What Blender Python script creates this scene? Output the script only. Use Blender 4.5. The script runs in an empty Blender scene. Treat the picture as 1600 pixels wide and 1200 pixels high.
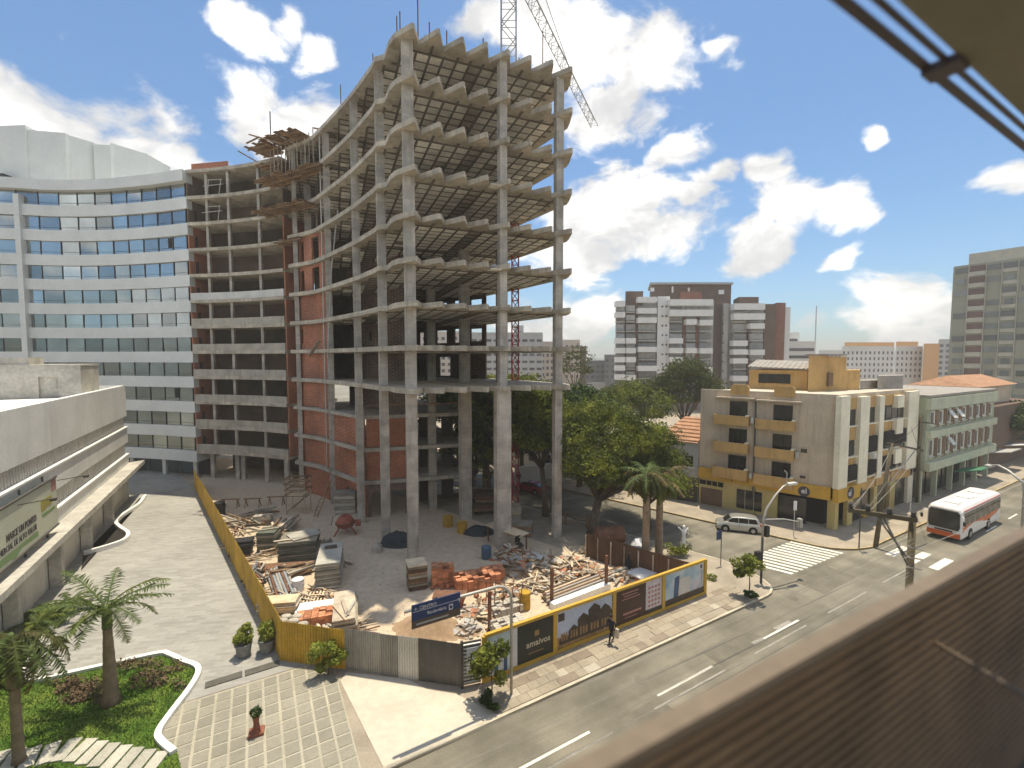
import bpy, bmesh, math, random
import numpy as np
from mathutils import Vector, Matrix
R = math.radians
random.seed(11)
rng = np.random.default_rng(7)
sc = bpy.context.scene
C = sc.collection

# ------------------------------------------------------------------ camera
CAM_H = 17.0
FPX = 700.0                       # focal length in pixels of a 1600 wide picture
PITCH = math.atan(40 / FPX)
cam = bpy.data.cameras.new('camera'); cam.sensor_width = 36; cam.lens = 36 * FPX / 1600
cam.clip_start = 0.05; cam.clip_end = 4000
camo = bpy.data.objects.new('camera', cam); C.objects.link(camo)
camo.location = (0, 0, CAM_H); camo.rotation_euler = (math.pi / 2 - PITCH, 0, 0)
sc.camera = camo
cam.dof.use_dof = True; cam.dof.focus_distance = 42; cam.dof.aperture_fstop = 0.3      # the near parapet is out of focus

# ------------------------------------------------------------------ light
SUN_EL, SUN_H = R(80), Vector((0.32, 0.95, 0)).normalized()
S = Vector((SUN_H.x * math.cos(SUN_EL), SUN_H.y * math.cos(SUN_EL), math.sin(SUN_EL)))
sun = bpy.data.lights.new('sun', 'SUN'); sun.energy = 3.9; sun.angle = R(0.53); sun.color = (1, 0.89, 0.70)
suno = bpy.data.objects.new('sun', sun); C.objects.link(suno)
suno.rotation_euler = (-S).to_track_quat('-Z', 'Y').to_euler(); suno.location = S * 90
sc.view_settings.view_transform = 'Standard'; sc.view_settings.look = 'None'
sc.view_settings.exposure = 0.5; sc.view_settings.gamma = 1; sc.view_settings.use_curve_mapping = False
sc.cycles.use_denoising = True; sc.cycles.use_adaptive_sampling = True; sc.cycles.adaptive_threshold = 0.03
sc.cycles.max_bounces = 5; sc.cycles.diffuse_bounces = 4; sc.cycles.glossy_bounces = 3
sc.cycles.transparent_max_bounces = 6; sc.cycles.caustics_reflective = False; sc.cycles.caustics_refractive = False

def ray(px, py):
    u, v = (px - 800) / FPX, (600 - py) / FPX
    c, s = math.cos(PITCH), math.sin(PITCH)
    return Vector((u, c + v * s, -s + v * c))
def G(px, py, z=0.0):            # point of the plane at height z seen in that direction
    r = ray(px, py); return Vector((0, 0, CAM_H)) + r * ((z - CAM_H) / r.z)
def D(px, py, Y):                # point at ground distance Y
    r = ray(px, py); return Vector((0, 0, CAM_H)) + r * (Y / r.y)
def XY(px, Y): return Vector(((px - 800) / FPX * Y, Y))
E1 = Vector((0.8656, 0.5007)); N1 = Vector((-0.5007, 0.8656))   # along / across the avenue
D2 = Vector((-0.765, 0.644)).normalized()                        # along the side street
def ST(s, t): return E1 * s + N1 * t
A1 = math.atan2(E1.y, E1.x); A2 = math.atan2(D2.y, D2.x)

# ------------------------------------------------------------------ sky
w = bpy.data.worlds.new('World'); sc.world = w; w.use_nodes = True
w.cycles.sampling_method = 'MANUAL'; w.cycles.sample_map_resolution = 512
nt = w.node_tree; nt.nodes.clear()
def nd(t, **k):
    n = nt.nodes.new(t)
    for a, b in k.items(): setattr(n, a, b)
    return n
def mth(op, a, b=None, c=None, clamp=False):
    n = nd('ShaderNodeMath', operation=op, use_clamp=clamp)
    for i, x in enumerate((a, b, c)):
        if x is None: continue
        if isinstance(x, (int, float)): n.inputs[i].default_value = x
        else: nt.links.new(x, n.inputs[i])
    return n.outputs[0]
def sstep(x, a, b):
    n = nd('ShaderNodeMapRange', interpolation_type='SMOOTHSTEP')
    nt.links.new(x, n.inputs[0]); n.inputs[1].default_value = a; n.inputs[2].default_value = b
    return n.outputs[0]
sky = nd('ShaderNodeTexSky', sky_type='NISHITA', sun_disc=False, sun_elevation=SUN_EL,
         sun_rotation=math.atan2(SUN_H.x, SUN_H.y), air_density=1.0, dust_density=1.0, ozone_density=2.0)
tc = nd('ShaderNodeTexCoord')
FL = 1.5
sv = nd('ShaderNodeVectorMath', operation='MULTIPLY'); nt.links.new(tc.outputs['Generated'], sv.inputs[0]); sv.inputs[1].default_value = (1, 1, FL)
blobs = [(30, 185, 170), (150, 220, 150), (240, 255, 110), (-90, 150, 190), (320, 260, 60),
         (410, 150, 80), (480, 185, 90), (420, 215, 70), (360, 20, 45), (430, 40, 50), (480, 80, 45), 
         (900, 65, 140), (1000, 95, 95), (950, 175, 95), (800, 40, 80), (740, 20, 60),
         (1118, 95, 36), (950, 335, 110), (1035, 360, 85), (900, 400, 80), (1050, 240, 45), (1120, 275, 42), (1190, 265, 40),
         (1080, 310, 50), (1230, 330, 70), (1310, 320, 60), (1190, 388, 75), (1320, 412, 38), (1362, 222, 26),
         (910, 500, 85), (830, 520, 85), (1410, 480, 90), (1340, 505, 65), (1480, 500, 60), (1575, 285, 60), (1250, 510, 50), (1400, 540, 70)]
wn = nd('ShaderNodeTexNoise'); wn.inputs['Scale'].default_value = 4.5; wn.inputs['Detail'].default_value = 3; wn.inputs['Roughness'].default_value = 0.6
nt.links.new(sv.outputs[0], wn.inputs['Vector'])
ws_ = nd('ShaderNodeVectorMath', operation='SUBTRACT'); nt.links.new(wn.outputs['Color'], ws_.inputs[0]); ws_.inputs[1].default_value = (.5, .5, .5)
wp = nd('ShaderNodeVectorMath', operation='MULTIPLY_ADD'); nt.links.new(ws_.outputs[0], wp.inputs[0]); wp.inputs[1].default_value = (.17, .17, .17); nt.links.new(sv.outputs[0], wp.inputs[2])
mask = None
for (px, py, r) in blobs:
    c = ray(px, py).normalized(); c.z *= FL
    ang = r / FPX * (ray(px, py).length ** -1.3)
    dn = nd('ShaderNodeVectorMath', operation='DISTANCE'); nt.links.new(wp.outputs[0], dn.inputs[0]); dn.inputs[1].default_value = c
    m = mth('MULTIPLY_ADD', dn.outputs['Value'], -1 / (ang * 1.04), 1.0)
    mask = m if mask is None else mth('SMOOTH_MAX', mask, m, 0.12)
def noise(scale, detail, rough, vec, dist=0.0):
    n = nd('ShaderNodeTexNoise'); n.inputs['Scale'].default_value = scale; n.inputs['Detail'].default_value = detail
    n.inputs['Roughness'].default_value = rough; n.inputs['Distortion'].default_value = dist
    nt.links.new(vec, n.inputs['Vector']); return n.outputs['Fac']
n1 = noise(8.0, 8, 0.60, sv.outputs[0], 0.3)
n2 = noise(2.1, 2, 0.55, sv.outputs[0])
n3 = noise(6.0, 4, 0.6, wp.outputs[0], 0.1)
dotf = nd('ShaderNodeVectorMath', operation='DOT_PRODUCT'); nt.links.new(tc.outputs['Generated'], dotf.inputs[0]); dotf.inputs[1].default_value = (0, 1, 0)
back = sstep(dotf.outputs['Value'], 0.62, 0.40)             # the same broken cumulus goes on all round
gen = mth('MULTIPLY', mth('SUBTRACT', mth('MULTIPLY', n2, 5.0), 2.45), back)
allm = mth('MAXIMUM', mth('MAXIMUM', mask, -1.2), mth('SUBTRACT', gen, mth('MULTIPLY', mth('SUBTRACT', 1.0, back), 2.0)))
dens = sstep(mth('ADD', allm, mth('MULTIPLY', mth('SUBTRACT', n1, 0.52), 2.5)), -0.04, 0.46)
sepz = nd('ShaderNodeSeparateXYZ'); nt.links.new(tc.outputs['Generated'], sepz.inputs[0])
shade = sstep(mth('ADD', mth('MULTIPLY', n3, 1.0), mth('MULTIPLY', n1, 0.5)), 0.58, 0.98)
cc = nd('ShaderNodeMixRGB'); nt.links.new(shade, cc.inputs[0]); cc.inputs[1].default_value = (5.8, 5.75, 5.7, 1); cc.inputs[2].default_value = (11.5, 11.2, 10.6, 1)
tint = nd('ShaderNodeMixRGB', blend_type='MULTIPLY'); tint.inputs[0].default_value = 1; nt.links.new(sky.outputs[0], tint.inputs[1]); tint.inputs[2].default_value = (0.82, 1.03, 1.14, 1)
mixc = nd('ShaderNodeMixRGB'); nt.links.new(mth('MULTIPLY', dens, 0.96), mixc.inputs[0]); nt.links.new(tint.outputs[0], mixc.inputs[1]); nt.links.new(cc.outputs[0], mixc.inputs[2])
bg = nd('ShaderNodeBackground'); bg.inputs[1].default_value = 0.1; nt.links.new(mixc.outputs[0], bg.inputs[0])
wo = nd('ShaderNodeOutputWorld'); nt.links.new(bg.outputs[0], wo.inputs[0])

# ------------------------------------------------------------------ materials (all in world space, metres)
def mat(name, col, rough=0.85, var=0.15, scale=0.6, fine=0.10, fscale=9.0, bump=0.0, bscale=20, metal=0.0, streak=0.0, stain=(0.12, 0.10, 0.08),
        brick=None, col2=None, spec=0.4, perobj=0.0, trans=0.0, along=None):
    m = bpy.data.materials.new(name); m.use_nodes = True
    t = m.node_tree; t.nodes.clear(); L = t.links.new
    def n(ty, **k):
        x = t.nodes.new(ty)
        for a, b in k.items(): setattr(x, a, b)
        return x
    out = n('ShaderNodeOutputMaterial'); b = n('ShaderNodeBsdfPrincipled'); L(b.outputs[0], out.inputs[0])
    b.inputs['Roughness'].default_value = rough; b.inputs['Metallic'].default_value = metal
    b.inputs['Specular IOR Level'].default_value = spec
    geo = n('ShaderNodeNewGeometry'); pos = geo.outputs['Position']
    def nz(sc_, det=5, vec=pos, rg=0.55):
        x = n('ShaderNodeTexNoise'); x.inputs['Scale'].default_value = sc_; x.inputs['Detail'].default_value = det; x.inputs['Roughness'].default_value = rg
        L(vec, x.inputs['Vector']); return x.outputs['Fac']
    def mr(x, a, b_, lo, hi):
        r = n('ShaderNodeMapRange'); L(x, r.inputs[0])
        for i, q in enumerate((a, b_, lo, hi)): r.inputs[i + 1].default_value = q
        return r.outputs[0]
    def mx(f, a, b_, mode='MIX'):
        x = n('ShaderNodeMixRGB', blend_type=mode)
        for i, q in enumerate((f, a, b_)):
            if isinstance(q, (int, float)): x.inputs[i].default_value = q
            elif isinstance(q, tuple): x.inputs[i].default_value = (*q, 1) if len(q) == 3 else q
            else: L(q, x.inputs[i])
        return x.outputs[0]
    def val(x):                      # scalar to grey for a multiply
        c_ = n('ShaderNodeCombineColor')
        for i in range(3): L(x, c_.inputs[i])
        return c_.outputs[0]
    c = col
    if col2 is not None: c = mx(mr(nz(scale, 6), 0.38, 0.62, 0, 1), col, col2)
    if brick:                        # (brick width, row height, mortar colour)
        bt = n('ShaderNodeTexBrick'); bt.inputs['Color1'].default_value = (*col, 1); bt.inputs['Color2'].default_value = (*[x * 0.75 for x in col], 1)
        bt.inputs['Mortar'].default_value = (*brick[2], 1); bt.inputs['Scale'].default_value = 1; bt.inputs['Brick Width'].default_value = brick[0]
        bt.inputs['Row Height'].default_value = brick[1]; bt.inputs['Mortar Size'].default_value = brick[3] if len(brick) > 3 else 0.012
        sp = n('ShaderNodeSeparateXYZ'); L(pos, sp.inputs[0])
        cb = n('ShaderNodeCombineXYZ')
        if len(brick) > 4:           # lying flat, turned by brick[4]
            rot = n('ShaderNodeVectorRotate', rotation_type='Z_AXIS'); L(pos, rot.inputs['Vector']); rot.inputs['Angle'].default_value = brick[4]; L(rot.outputs[0], bt.inputs['Vector'])
        else:
            ad = n('ShaderNodeMath', operation='ADD'); L(sp.outputs[0], ad.inputs[0]); ml = n('ShaderNodeMath', operation='MULTIPLY'); L(sp.outputs[1], ml.inputs[0]); ml.inputs[1].default_value = 0.71; L(ml.outputs[0], ad.inputs[1])
            L(ad.outputs[0], cb.inputs[0]); L(sp.outputs[2], cb.inputs[1]); L(cb.outputs[0], bt.inputs['Vector'])
        c = bt.outputs['Color']
    if var: c = mx(1.0, c, val(mr(nz(scale), 0.3, 0.7, 1 - var, 1 + var)), 'MULTIPLY')
    if fine: c = mx(1.0, c, val(mr(nz(fscale, 4), 0.3, 0.7, 1 - fine, 1 + fine)), 'MULTIPLY')
    if along:                        # wheel tracks and drips drawn out along the street
        vr = n('ShaderNodeVectorRotate', rotation_type='Z_AXIS'); L(pos, vr.inputs['Vector']); vr.inputs['Angle'].default_value = along[0]
        mp2 = n('ShaderNodeMapping'); L(vr.outputs[0], mp2.inputs['Vector']); mp2.inputs['Scale'].default_value = (0.05, 1.1, 1)
        c = mx(1.0, c, val(mr(nz(1.0, 5, mp2.outputs[0], 0.6), 0.32, 0.68, 1 - along[1], 1 + along[1] * .6)), 'MULTIPLY')
    if perobj:
        oi = n('ShaderNodeObjectInfo'); c = mx(1.0, c, val(mr(oi.outputs['Random'], 0, 1, 1 - perobj, 1 + perobj)), 'MULTIPLY')
    if streak:
        mp = n('ShaderNodeMapping'); L(pos, mp.inputs['Vector']); mp.inputs['Scale'].default_value = (2.2, 2.2, 0.18)
        c = mx(mr(nz(1.0, 6, mp.outputs[0], 0.65), 0.50, 0.74, 0, streak), c, stain)
    if isinstance(c, tuple): b.inputs['Base Color'].default_value = (*c, 1)
    else: L(c, b.inputs['Base Color'])
    if bump:
        bp = n('ShaderNodeBump'); bp.inputs['Strength'].default_value = bump; bp.inputs['Distance'].default_value = 0.03
        L(nz(bscale, 5), bp.inputs['Height']); L(bp.outputs[0], b.inputs['Normal'])
    if trans:
        tr = n('ShaderNodeBsdfTranslucent'); ms = n('ShaderNodeMixShader'); ms.inputs[0].default_value = trans
        if isinstance(c, tuple): tr.inputs[0].default_value = (*c, 1)
        else: L(c, tr.inputs[0])
        L(b.outputs[0], ms.inputs[1]); L(tr.outputs[0], ms.inputs[2]); L(ms.outputs[0], out.inputs[0])
    return m
M = {}
def mk(name, *a, **k): M[name] = mat(name, *a, **k)
mk('concrete', (0.54, 0.475, 0.375), brick=(1.22, 0.61, (0.40, 0.345, 0.265), 0.014), var=0.28, scale=0.7, streak=0.7, stain=(0.20, 0.165, 0.12), bump=0.25, bscale=6)
mk('concrete_grey', (0.42, 0.385, 0.315), var=0.22, streak=0.5, stain=(0.17, 0.15, 0.13), bump=0.2, bscale=5)
mk('column', (0.51, 0.465, 0.395), brick=(2.4, 1.1, (0.37, 0.325, 0.265), 0.016), var=0.26, scale=0.9, streak=0.6, stain=(0.22, 0.18, 0.14), bump=0.2, bscale=5)
mk('canopy_conc', (0.47, 0.445, 0.39), var=0.25, scale=0.5, fine=0.12, fscale=4, streak=0.2, stain=(0.25, 0.22, 0.18))
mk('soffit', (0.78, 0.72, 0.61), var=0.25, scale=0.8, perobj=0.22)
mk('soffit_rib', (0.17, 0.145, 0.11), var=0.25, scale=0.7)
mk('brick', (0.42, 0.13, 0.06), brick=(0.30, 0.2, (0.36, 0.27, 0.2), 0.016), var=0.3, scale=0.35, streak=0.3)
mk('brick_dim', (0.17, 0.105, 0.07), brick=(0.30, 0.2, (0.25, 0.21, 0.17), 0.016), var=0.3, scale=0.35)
mk('timber', (0.25, 0.16, 0.09), var=0.3, scale=1.4, perobj=0.3)
mk('timber_grey', (0.40, 0.34, 0.26), var=0.3, scale=1.4, perobj=0.3)
mk('timber_pale', (0.58, 0.47, 0.32), var=0.2, scale=1.4, perobj=0.2)
mk('timber_dark', (0.12, 0.075, 0.045), var=0.3, scale=1.4)
mk('white_facade', (0.69, 0.70, 0.665), rough=0.6, var=0.07, scale=0.3, streak=0.12, stain=(0.5, 0.47, 0.42))
mk('white_wall', (0.73, 0.735, 0.705), rough=0.7, var=0.10, scale=0.25, streak=0.3, stain=(0.40, 0.36, 0.30))
mk('ribbed', (0.62, 0.60, 0.54), rough=0.7, var=0.10, scale=0.4, streak=0.35, stain=(0.27, 0.24, 0.20))
mk('glass', (0.035, 0.055, 0.065), rough=0.03, var=0.25, scale=0.25, fine=0, spec=1.0, perobj=0.35, metal=0.0)
mk('glass_dark_reflection', (0.20, 0.235, 0.235), rough=0.04, var=0.3, scale=0.12, fine=0, metal=0.75, perobj=0.45)  # lower floors: darker glass, the dark reflections are put into its colour
mk('glass_mirror', (0.38, 0.42, 0.43), rough=0.04, var=0.2, scale=0.15, fine=0, metal=0.85, perobj=0.28)
mk('glass_dark', (0.012, 0.013, 0.013), rough=0.15, var=0, fine=0, spec=0.6)
mk('frame_dark', (0.03, 0.03, 0.032), rough=0.5, var=0, fine=0)
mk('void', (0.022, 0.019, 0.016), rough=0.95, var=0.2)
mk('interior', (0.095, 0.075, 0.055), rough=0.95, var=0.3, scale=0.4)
mk('asphalt', (0.175, 0.16, 0.12), col2=(0.21, 0.19, 0.145), along=(-A1, 0.22), rough=0.92, var=0.2, scale=0.3, fine=0.14, fscale=14, bump=0.3, bscale=60, streak=0.0)
mk('patch', (0.16, 0.145, 0.11), rough=0.95, var=0.2, scale=0.8, fine=0.15, fscale=14, bump=0.3, bscale=50)
mk('sidewalk', (0.34, 0.29, 0.22), var=0.2, scale=0.5, fine=0.12, bump=0.2)
mk('pav_a', (0.335, 0.285, 0.21), var=0.12, scale=0.7, perobj=0.08); mk('pav_b', (0.30, 0.255, 0.19), var=0.12, scale=0.7, perobj=0.12)
mk('pav_c', (0.25, 0.20, 0.15), var=0.15, scale=0.7, perobj=0.12); mk('pav_d', (0.42, 0.37, 0.29), var=0.1, scale=0.7)
mk('kerb', (0.50, 0.45, 0.34), var=0.2, scale=0.8); mk('kerb_yellow', (0.43, 0.33, 0.17), var=0.25, scale=1.2)
mk('site', (0.60, 0.485, 0.345), col2=(0.50, 0.40, 0.285), rough=0.95, var=0.14, scale=0.16, fine=0.12, fscale=2.5, bump=0.35, bscale=4)
mk('dirt', (0.40, 0.275, 0.165), col2=(0.30, 0.205, 0.125), rough=1, var=0.2, scale=0.6, fine=0.18, fscale=6, bump=0.7, bscale=5)
mk('paver', (0.37, 0.36, 0.325), brick=(0.84, 0.28, (0.325, 0.315, 0.285), 0.03, -0.12), rough=0.9, var=0.15, scale=0.2, fine=0.05, fscale=5)
mk('tile', (0.27, 0.252, 0.20), var=0.14, scale=0.4, perobj=0.10, fine=0.1); mk('tile_joint', (0.40, 0.37, 0.285), var=0.15)
mk('apron', (0.56, 0.50, 0.40), var=0.10, scale=0.4, fine=0.08, fscale=3, streak=0)
mk('grass', (0.075, 0.15, 0.022), col2=(0.12, 0.165, 0.03), var=0.25, scale=0.7, fine=0.35, fscale=18, bump=0.8, bscale=25, rough=1, spec=0.1)
mk('soil_bed', (0.17, 0.12, 0.07), var=0.3, scale=1.2, fine=0.3, bump=0.6, rough=1)
mk('blade', (0.065, 0.135, 0.02), col2=(0.12, 0.16, 0.036), var=0.2, scale=0.5, trans=0.25, rough=0.9, spec=0.2)
mk('line_white', (0.74, 0.70, 0.60), var=0.16, scale=0.8, fine=0.2, fscale=10); mk('line_worn', (0.30, 0.28, 0.24), var=0.25, scale=0.8, fine=0.3, fscale=7)
mk('kerb_white', (0.80, 0.79, 0.75), var=0.06)
mk('yellow_sheet', (0.60, 0.375, 0.045), rough=0.6, var=0.2, scale=0.9, perobj=0.12, streak=0.5, stain=(0.26, 0.17, 0.05))
mk('zinc', (0.34, 0.33, 0.30), rough=0.55, var=0.2, scale=0.8, metal=0.2, streak=0.4, perobj=0.15); mk('zinc_light', (0.58, 0.57, 0.53), rough=0.5, var=0.12, metal=0.2); mk('zinc_dark', (0.155, 0.148, 0.135), rough=0.6, var=0.25, streak=0.5, perobj=0.12)
mk('yellow_frame', (0.56, 0.35, 0.05), rough=0.55, var=0.10, streak=0.12, stain=(0.45, 0.3, 0.08))
mk('rust_fence', (0.13, 0.075, 0.048), rough=0.8, var=0.25, streak=0.5, stain=(0.07, 0.045, 0.03))
mk('cream_wall', (0.56, 0.465, 0.345), rough=0.85, var=0.12, scale=0.5, streak=0.6, stain=(0.27, 0.215, 0.16)); mk('cream_lit', (0.84, 0.78, 0.60), rough=0.8, var=0.10, scale=0.5, streak=0.3, stain=(0.42, 0.36, 0.26))  # second cream is a lighter copy with the sunlight put into the colour
mk('ochre', (0.53, 0.335, 0.125), rough=0.8, var=0.12, scale=0.6, streak=0.42, stain=(0.22, 0.14, 0.07)); mk('shop_yellow', (0.58, 0.35, 0.05), rough=0.6, var=0.10); mk('shop_wall', (0.52, 0.42, 0.17), rough=0.7, var=0.12)
mk('roof_tile', (0.42, 0.23, 0.13), var=0.25, scale=1.5, perobj=0.3); mk('fibre_roof', (0.33, 0.30, 0.26), var=0.2, scale=0.9, streak=0.3)
mk('green_wall', (0.40, 0.42, 0.30), rough=0.85, var=0.12, scale=0.4, streak=0.35, stain=(0.26, 0.26, 0.19)); mk('green_band', (0.50, 0.52, 0.38), rough=0.85, var=0.10, streak=0.3, stain=(0.32, 0.32, 0.24))
mk('shutter', (0.20, 0.125, 0.075), var=0.2, perobj=0.2); mk('pane_pale', (0.55, 0.55, 0.50), rough=0.3, var=0.1, perobj=0.15)
mk('tower_grey', (0.31, 0.305, 0.235), var=0.12, scale=0.15, streak=0.3, stain=(0.22, 0.21, 0.18)); mk('tower_pale', (0.46, 0.44, 0.36), var=0.1, streak=0.25, stain=(0.33, 0.31, 0.27)); mk('tower_brown', (0.155, 0.10, 0.085), var=0.15, perobj=0.15)
mk('tower_glass', (0.16, 0.175, 0.165), rough=0.15, var=0.15, spec=0.7, perobj=0.45)
mk('mod_white', (0.76, 0.745, 0.71), var=0.05); mk('mod_brown', (0.15, 0.098, 0.07), var=0.15, scale=0.3); mk('mod_red', (0.25, 0.11, 0.075), var=0.15); mk('mod_grey', (0.42, 0.405, 0.375), var=0.1); mk('mod_glass', (0.30, 0.295, 0.28), rough=0.25, spec=0.5, var=0.2, perobj=0.4)
mk('far_white', (0.66, 0.64, 0.60), var=0.08, scale=0.1); mk('far_beige', (0.58, 0.50, 0.42), var=0.08, scale=0.1); mk('far_orange', (0.60, 0.33, 0.13), var=0.08, scale=0.1); mk('far_dark', (0.17, 0.17, 0.175), var=0.1); mk('far_grey', (0.42, 0.42, 0.41), var=0.08); mk('far_window', (0.075, 0.075, 0.08), rough=0.3, var=0, perobj=0.4)
mk('leaf', (0.075, 0.105, 0.014), col2=(0.20, 0.22, 0.03), var=0.4, scale=0.55, fine=0.3, fscale=4, rough=0.7, spec=0.3, trans=0.35)
mk('leaf_dark', (0.04, 0.078, 0.014), col2=(0.07, 0.105, 0.02), var=0.3, scale=0.8, rough=0.7, spec=0.3, trans=0.25)
mk('leaf_olive', (0.105, 0.105, 0.035), col2=(0.075, 0.10, 0.025), var=0.25, scale=0.8, rough=0.8, spec=0.2, trans=0.25)
mk('leaf_yellow', (0.30, 0.33, 0.06), col2=(0.20, 0.25, 0.035), var=0.2, scale=3, rough=0.6, spec=0.3, trans=0.3)
mk('palm_leaf', (0.075, 0.12, 0.025), col2=(0.115, 0.15, 0.035), var=0.2, scale=1.5, rough=0.6, spec=0.35, trans=0.25); mk('palm_pale', (0.15, 0.19, 0.03), var=0.2, scale=1.5, rough=0.6, spec=0.35, trans=0.3); mk('palm_dry', (0.18, 0.14, 0.06), var=0.25, scale=1.5, rough=0.8, trans=0.2)  # includes a lighter green frond colour, mixed in by turn
mk('bark', (0.13, 0.10, 0.07), var=0.3, scale=3, bump=0.6, bscale=10); mk('palm_trunk', (0.27, 0.20, 0.13), var=0.25, scale=2.5, bump=0.5, bscale=12); mk('crownshaft', (0.10, 0.14, 0.04), var=0.2)
mk('steel', (0.25, 0.25, 0.25), rough=0.45, metal=0.6, var=0.15); mk('galv', (0.46, 0.44, 0.39), rough=0.5, metal=0.25, var=0.1); mk('dark_pole', (0.075, 0.07, 0.062), rough=0.6, var=0.2); mk('pole_conc', (0.26, 0.23, 0.185), var=0.2, streak=0.3); mk('pole_wood', (0.12, 0.10, 0.06), var=0.25, streak=0.3)
mk('crane_grey', (0.36, 0.38, 0.41), rough=0.5, metal=0.2, var=0.1); mk('crane_red', (0.42, 0.055, 0.04), rough=0.5, var=0.15)
mk('rust', (0.17, 0.085, 0.05), var=0.3, scale=2, rough=0.9); mk('rebar', (0.23, 0.125, 0.07), var=0.3, scale=2, rough=0.9)
mk('green_panel', (0.115, 0.13, 0.095), var=0.25, scale=1.2, perobj=0.2); mk('grey_panel', (0.42, 0.40, 0.34), var=0.2, scale=1.0, perobj=0.15); mk('panel_edge', (0.28, 0.255, 0.20), var=0.25, scale=1.0, perobj=0.25)
mk('new_brick', (0.50, 0.21, 0.105), var=0.25, scale=2, perobj=0.35); mk('mixer', (0.33, 0.10, 0.065), var=0.25, scale=2, rough=0.7)
mk('sack', (0.46, 0.42, 0.35), var=0.15, scale=2, perobj=0.15); mk('drum_yellow', (0.45, 0.27, 0.03), var=0.2, scale=2); mk('drum_blue', (0.08, 0.13, 0.18), var=0.2); mk('white_plastic', (0.74, 0.74, 0.74), rough=0.4, var=0.05); mk('black_plastic', (0.02, 0.02, 0.022), rough=0.6, var=0.1); mk('tarp_dark', (0.025, 0.033, 0.04), rough=0.6, var=0.2); mk('red_plastic', (0.55, 0.06, 0.04), rough=0.5, var=0.1); mk('pvc', (0.32, 0.35, 0.37), rough=0.4, var=0.1)
mk('rubble', (0.46, 0.40, 0.33), var=0.25, scale=1.5, perobj=0.2, bump=0.5); mk('rubble_red', (0.42, 0.18, 0.10), var=0.25, scale=1.5, perobj=0.2)
mk('sign_blue', (0.018, 0.045, 0.14), rough=0.5, var=0.05); mk('sign_brown', (0.10, 0.075, 0.055), rough=0.5, var=0.05); mk('sign_white', (0.72, 0.72, 0.72), rough=0.5, var=0.03); mk('sign_back', (0.03, 0.03, 0.03), rough=0.5)
mk('print_green', (0.015, 0.022, 0.018), rough=0.35, var=0.2, scale=0.6); mk('print_brown', (0.045, 0.018, 0.014), rough=0.35, var=0.25, scale=0.6); mk('print_sky', (0.45, 0.52, 0.66), rough=0.4, var=0.12, scale=0.5); mk('print_sky2', (0.18, 0.36, 0.52), rough=0.4, col2=(0.52, 0.62, 0.66), var=0.1, scale=0.5); mk('print_dark', (0.055, 0.04, 0.035), rough=0.4, var=0.3, scale=2); mk('print_warm', (0.30, 0.19, 0.08), rough=0.4, var=0.4, scale=3); mk('print_white', (0.66, 0.67, 0.70), rough=0.4, var=0.06); mk('print_pale', (0.58, 0.55, 0.60), rough=0.4, var=0.15, scale=2); mk('print_bluebldg', (0.05, 0.10, 0.22), rough=0.4, var=0.2); mk('print_rose', (0.42, 0.20, 0.18), rough=0.4, var=0.2); mk('print_cream', (0.55, 0.50, 0.38), rough=0.4, var=0.05); mk('board_face', (0.52, 0.54, 0.42), rough=0.5, var=0.06); mk('board_green', (0.16, 0.27, 0.10), rough=0.5, var=0.06); mk('print_olive', (0.35, 0.30, 0.06), rough=0.5); mk('ink', (0.06, 0.055, 0.06), rough=0.5, var=0)
mk('car_silver', (0.46, 0.46, 0.43), rough=0.28, metal=0.6, var=0.04, fine=0); mk('car_red', (0.30, 0.02, 0.02), rough=0.3, var=0.05); mk('tyre', (0.02, 0.02, 0.02), rough=0.9, var=0.1); mk('rim', (0.40, 0.40, 0.40), rough=0.35, metal=0.7); mk('lamp_red', (0.35, 0.02, 0.015), rough=0.3); mk('lamp_clear', (0.70, 0.70, 0.66), rough=0.15)
mk('bus_white', (0.74, 0.72, 0.68), rough=0.35, var=0.05); mk('bus_orange', (0.62, 0.13, 0.03), rough=0.35, var=0.05); mk('bus_rose', (0.45, 0.17, 0.15), rough=0.4, var=0.08)
mk('skin', (0.30, 0.17, 0.11), rough=0.7, var=0.05); mk('cloth_navy', (0.025, 0.03, 0.045), rough=0.9, var=0.2); mk('cloth_dark', (0.022, 0.02, 0.022), rough=0.9, var=0.2); mk('hair', (0.018, 0.012, 0.01), rough=0.6)
mk('sill_metal', (0.17, 0.13, 0.09), rough=0.6, var=0.10, scale=1.2, spec=0.4); mk('slat_brown', (0.20, 0.135, 0.08), rough=0.6, var=0.25, scale=0.9); mk('slat_back', (0.13, 0.09, 0.055), rough=0.8, var=0.2); mk('soffit_olive', (0.155, 0.15, 0.11), rough=0.85, var=0.14, scale=0.8, fine=0.06); mk('rail_dark', (0.05, 0.042, 0.048), rough=0.5, var=0.1); mk('pot_grey', (0.24, 0.25, 0.235), var=0.2, scale=3); mk('terracotta', (0.26, 0.10, 0.06), var=0.2); mk('canopy_green', (0.06, 0.20, 0.11), rough=0.7, var=0.1); mk('pathslab', (0.45, 0.43, 0.36), var=0.15, scale=1, perobj=0.12); mk('dark_path', (0.10, 0.095, 0.08), var=0.2, scale=2)
mk('terrace', (0.13, 0.125, 0.10), rough=0.7, var=0.2)
mk('wire', (0.30, 0.28, 0.24), rough=0.6, var=0); mk('wire_dark', (0.03, 0.03, 0.03), rough=0.6, var=0); mk('hill', (0.10, 0.125, 0.13), var=0.3, scale=0.02, rough=1); mk('city_ground', (0.24, 0.22, 0.18), var=0.3, scale=0.05, rough=1)
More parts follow.
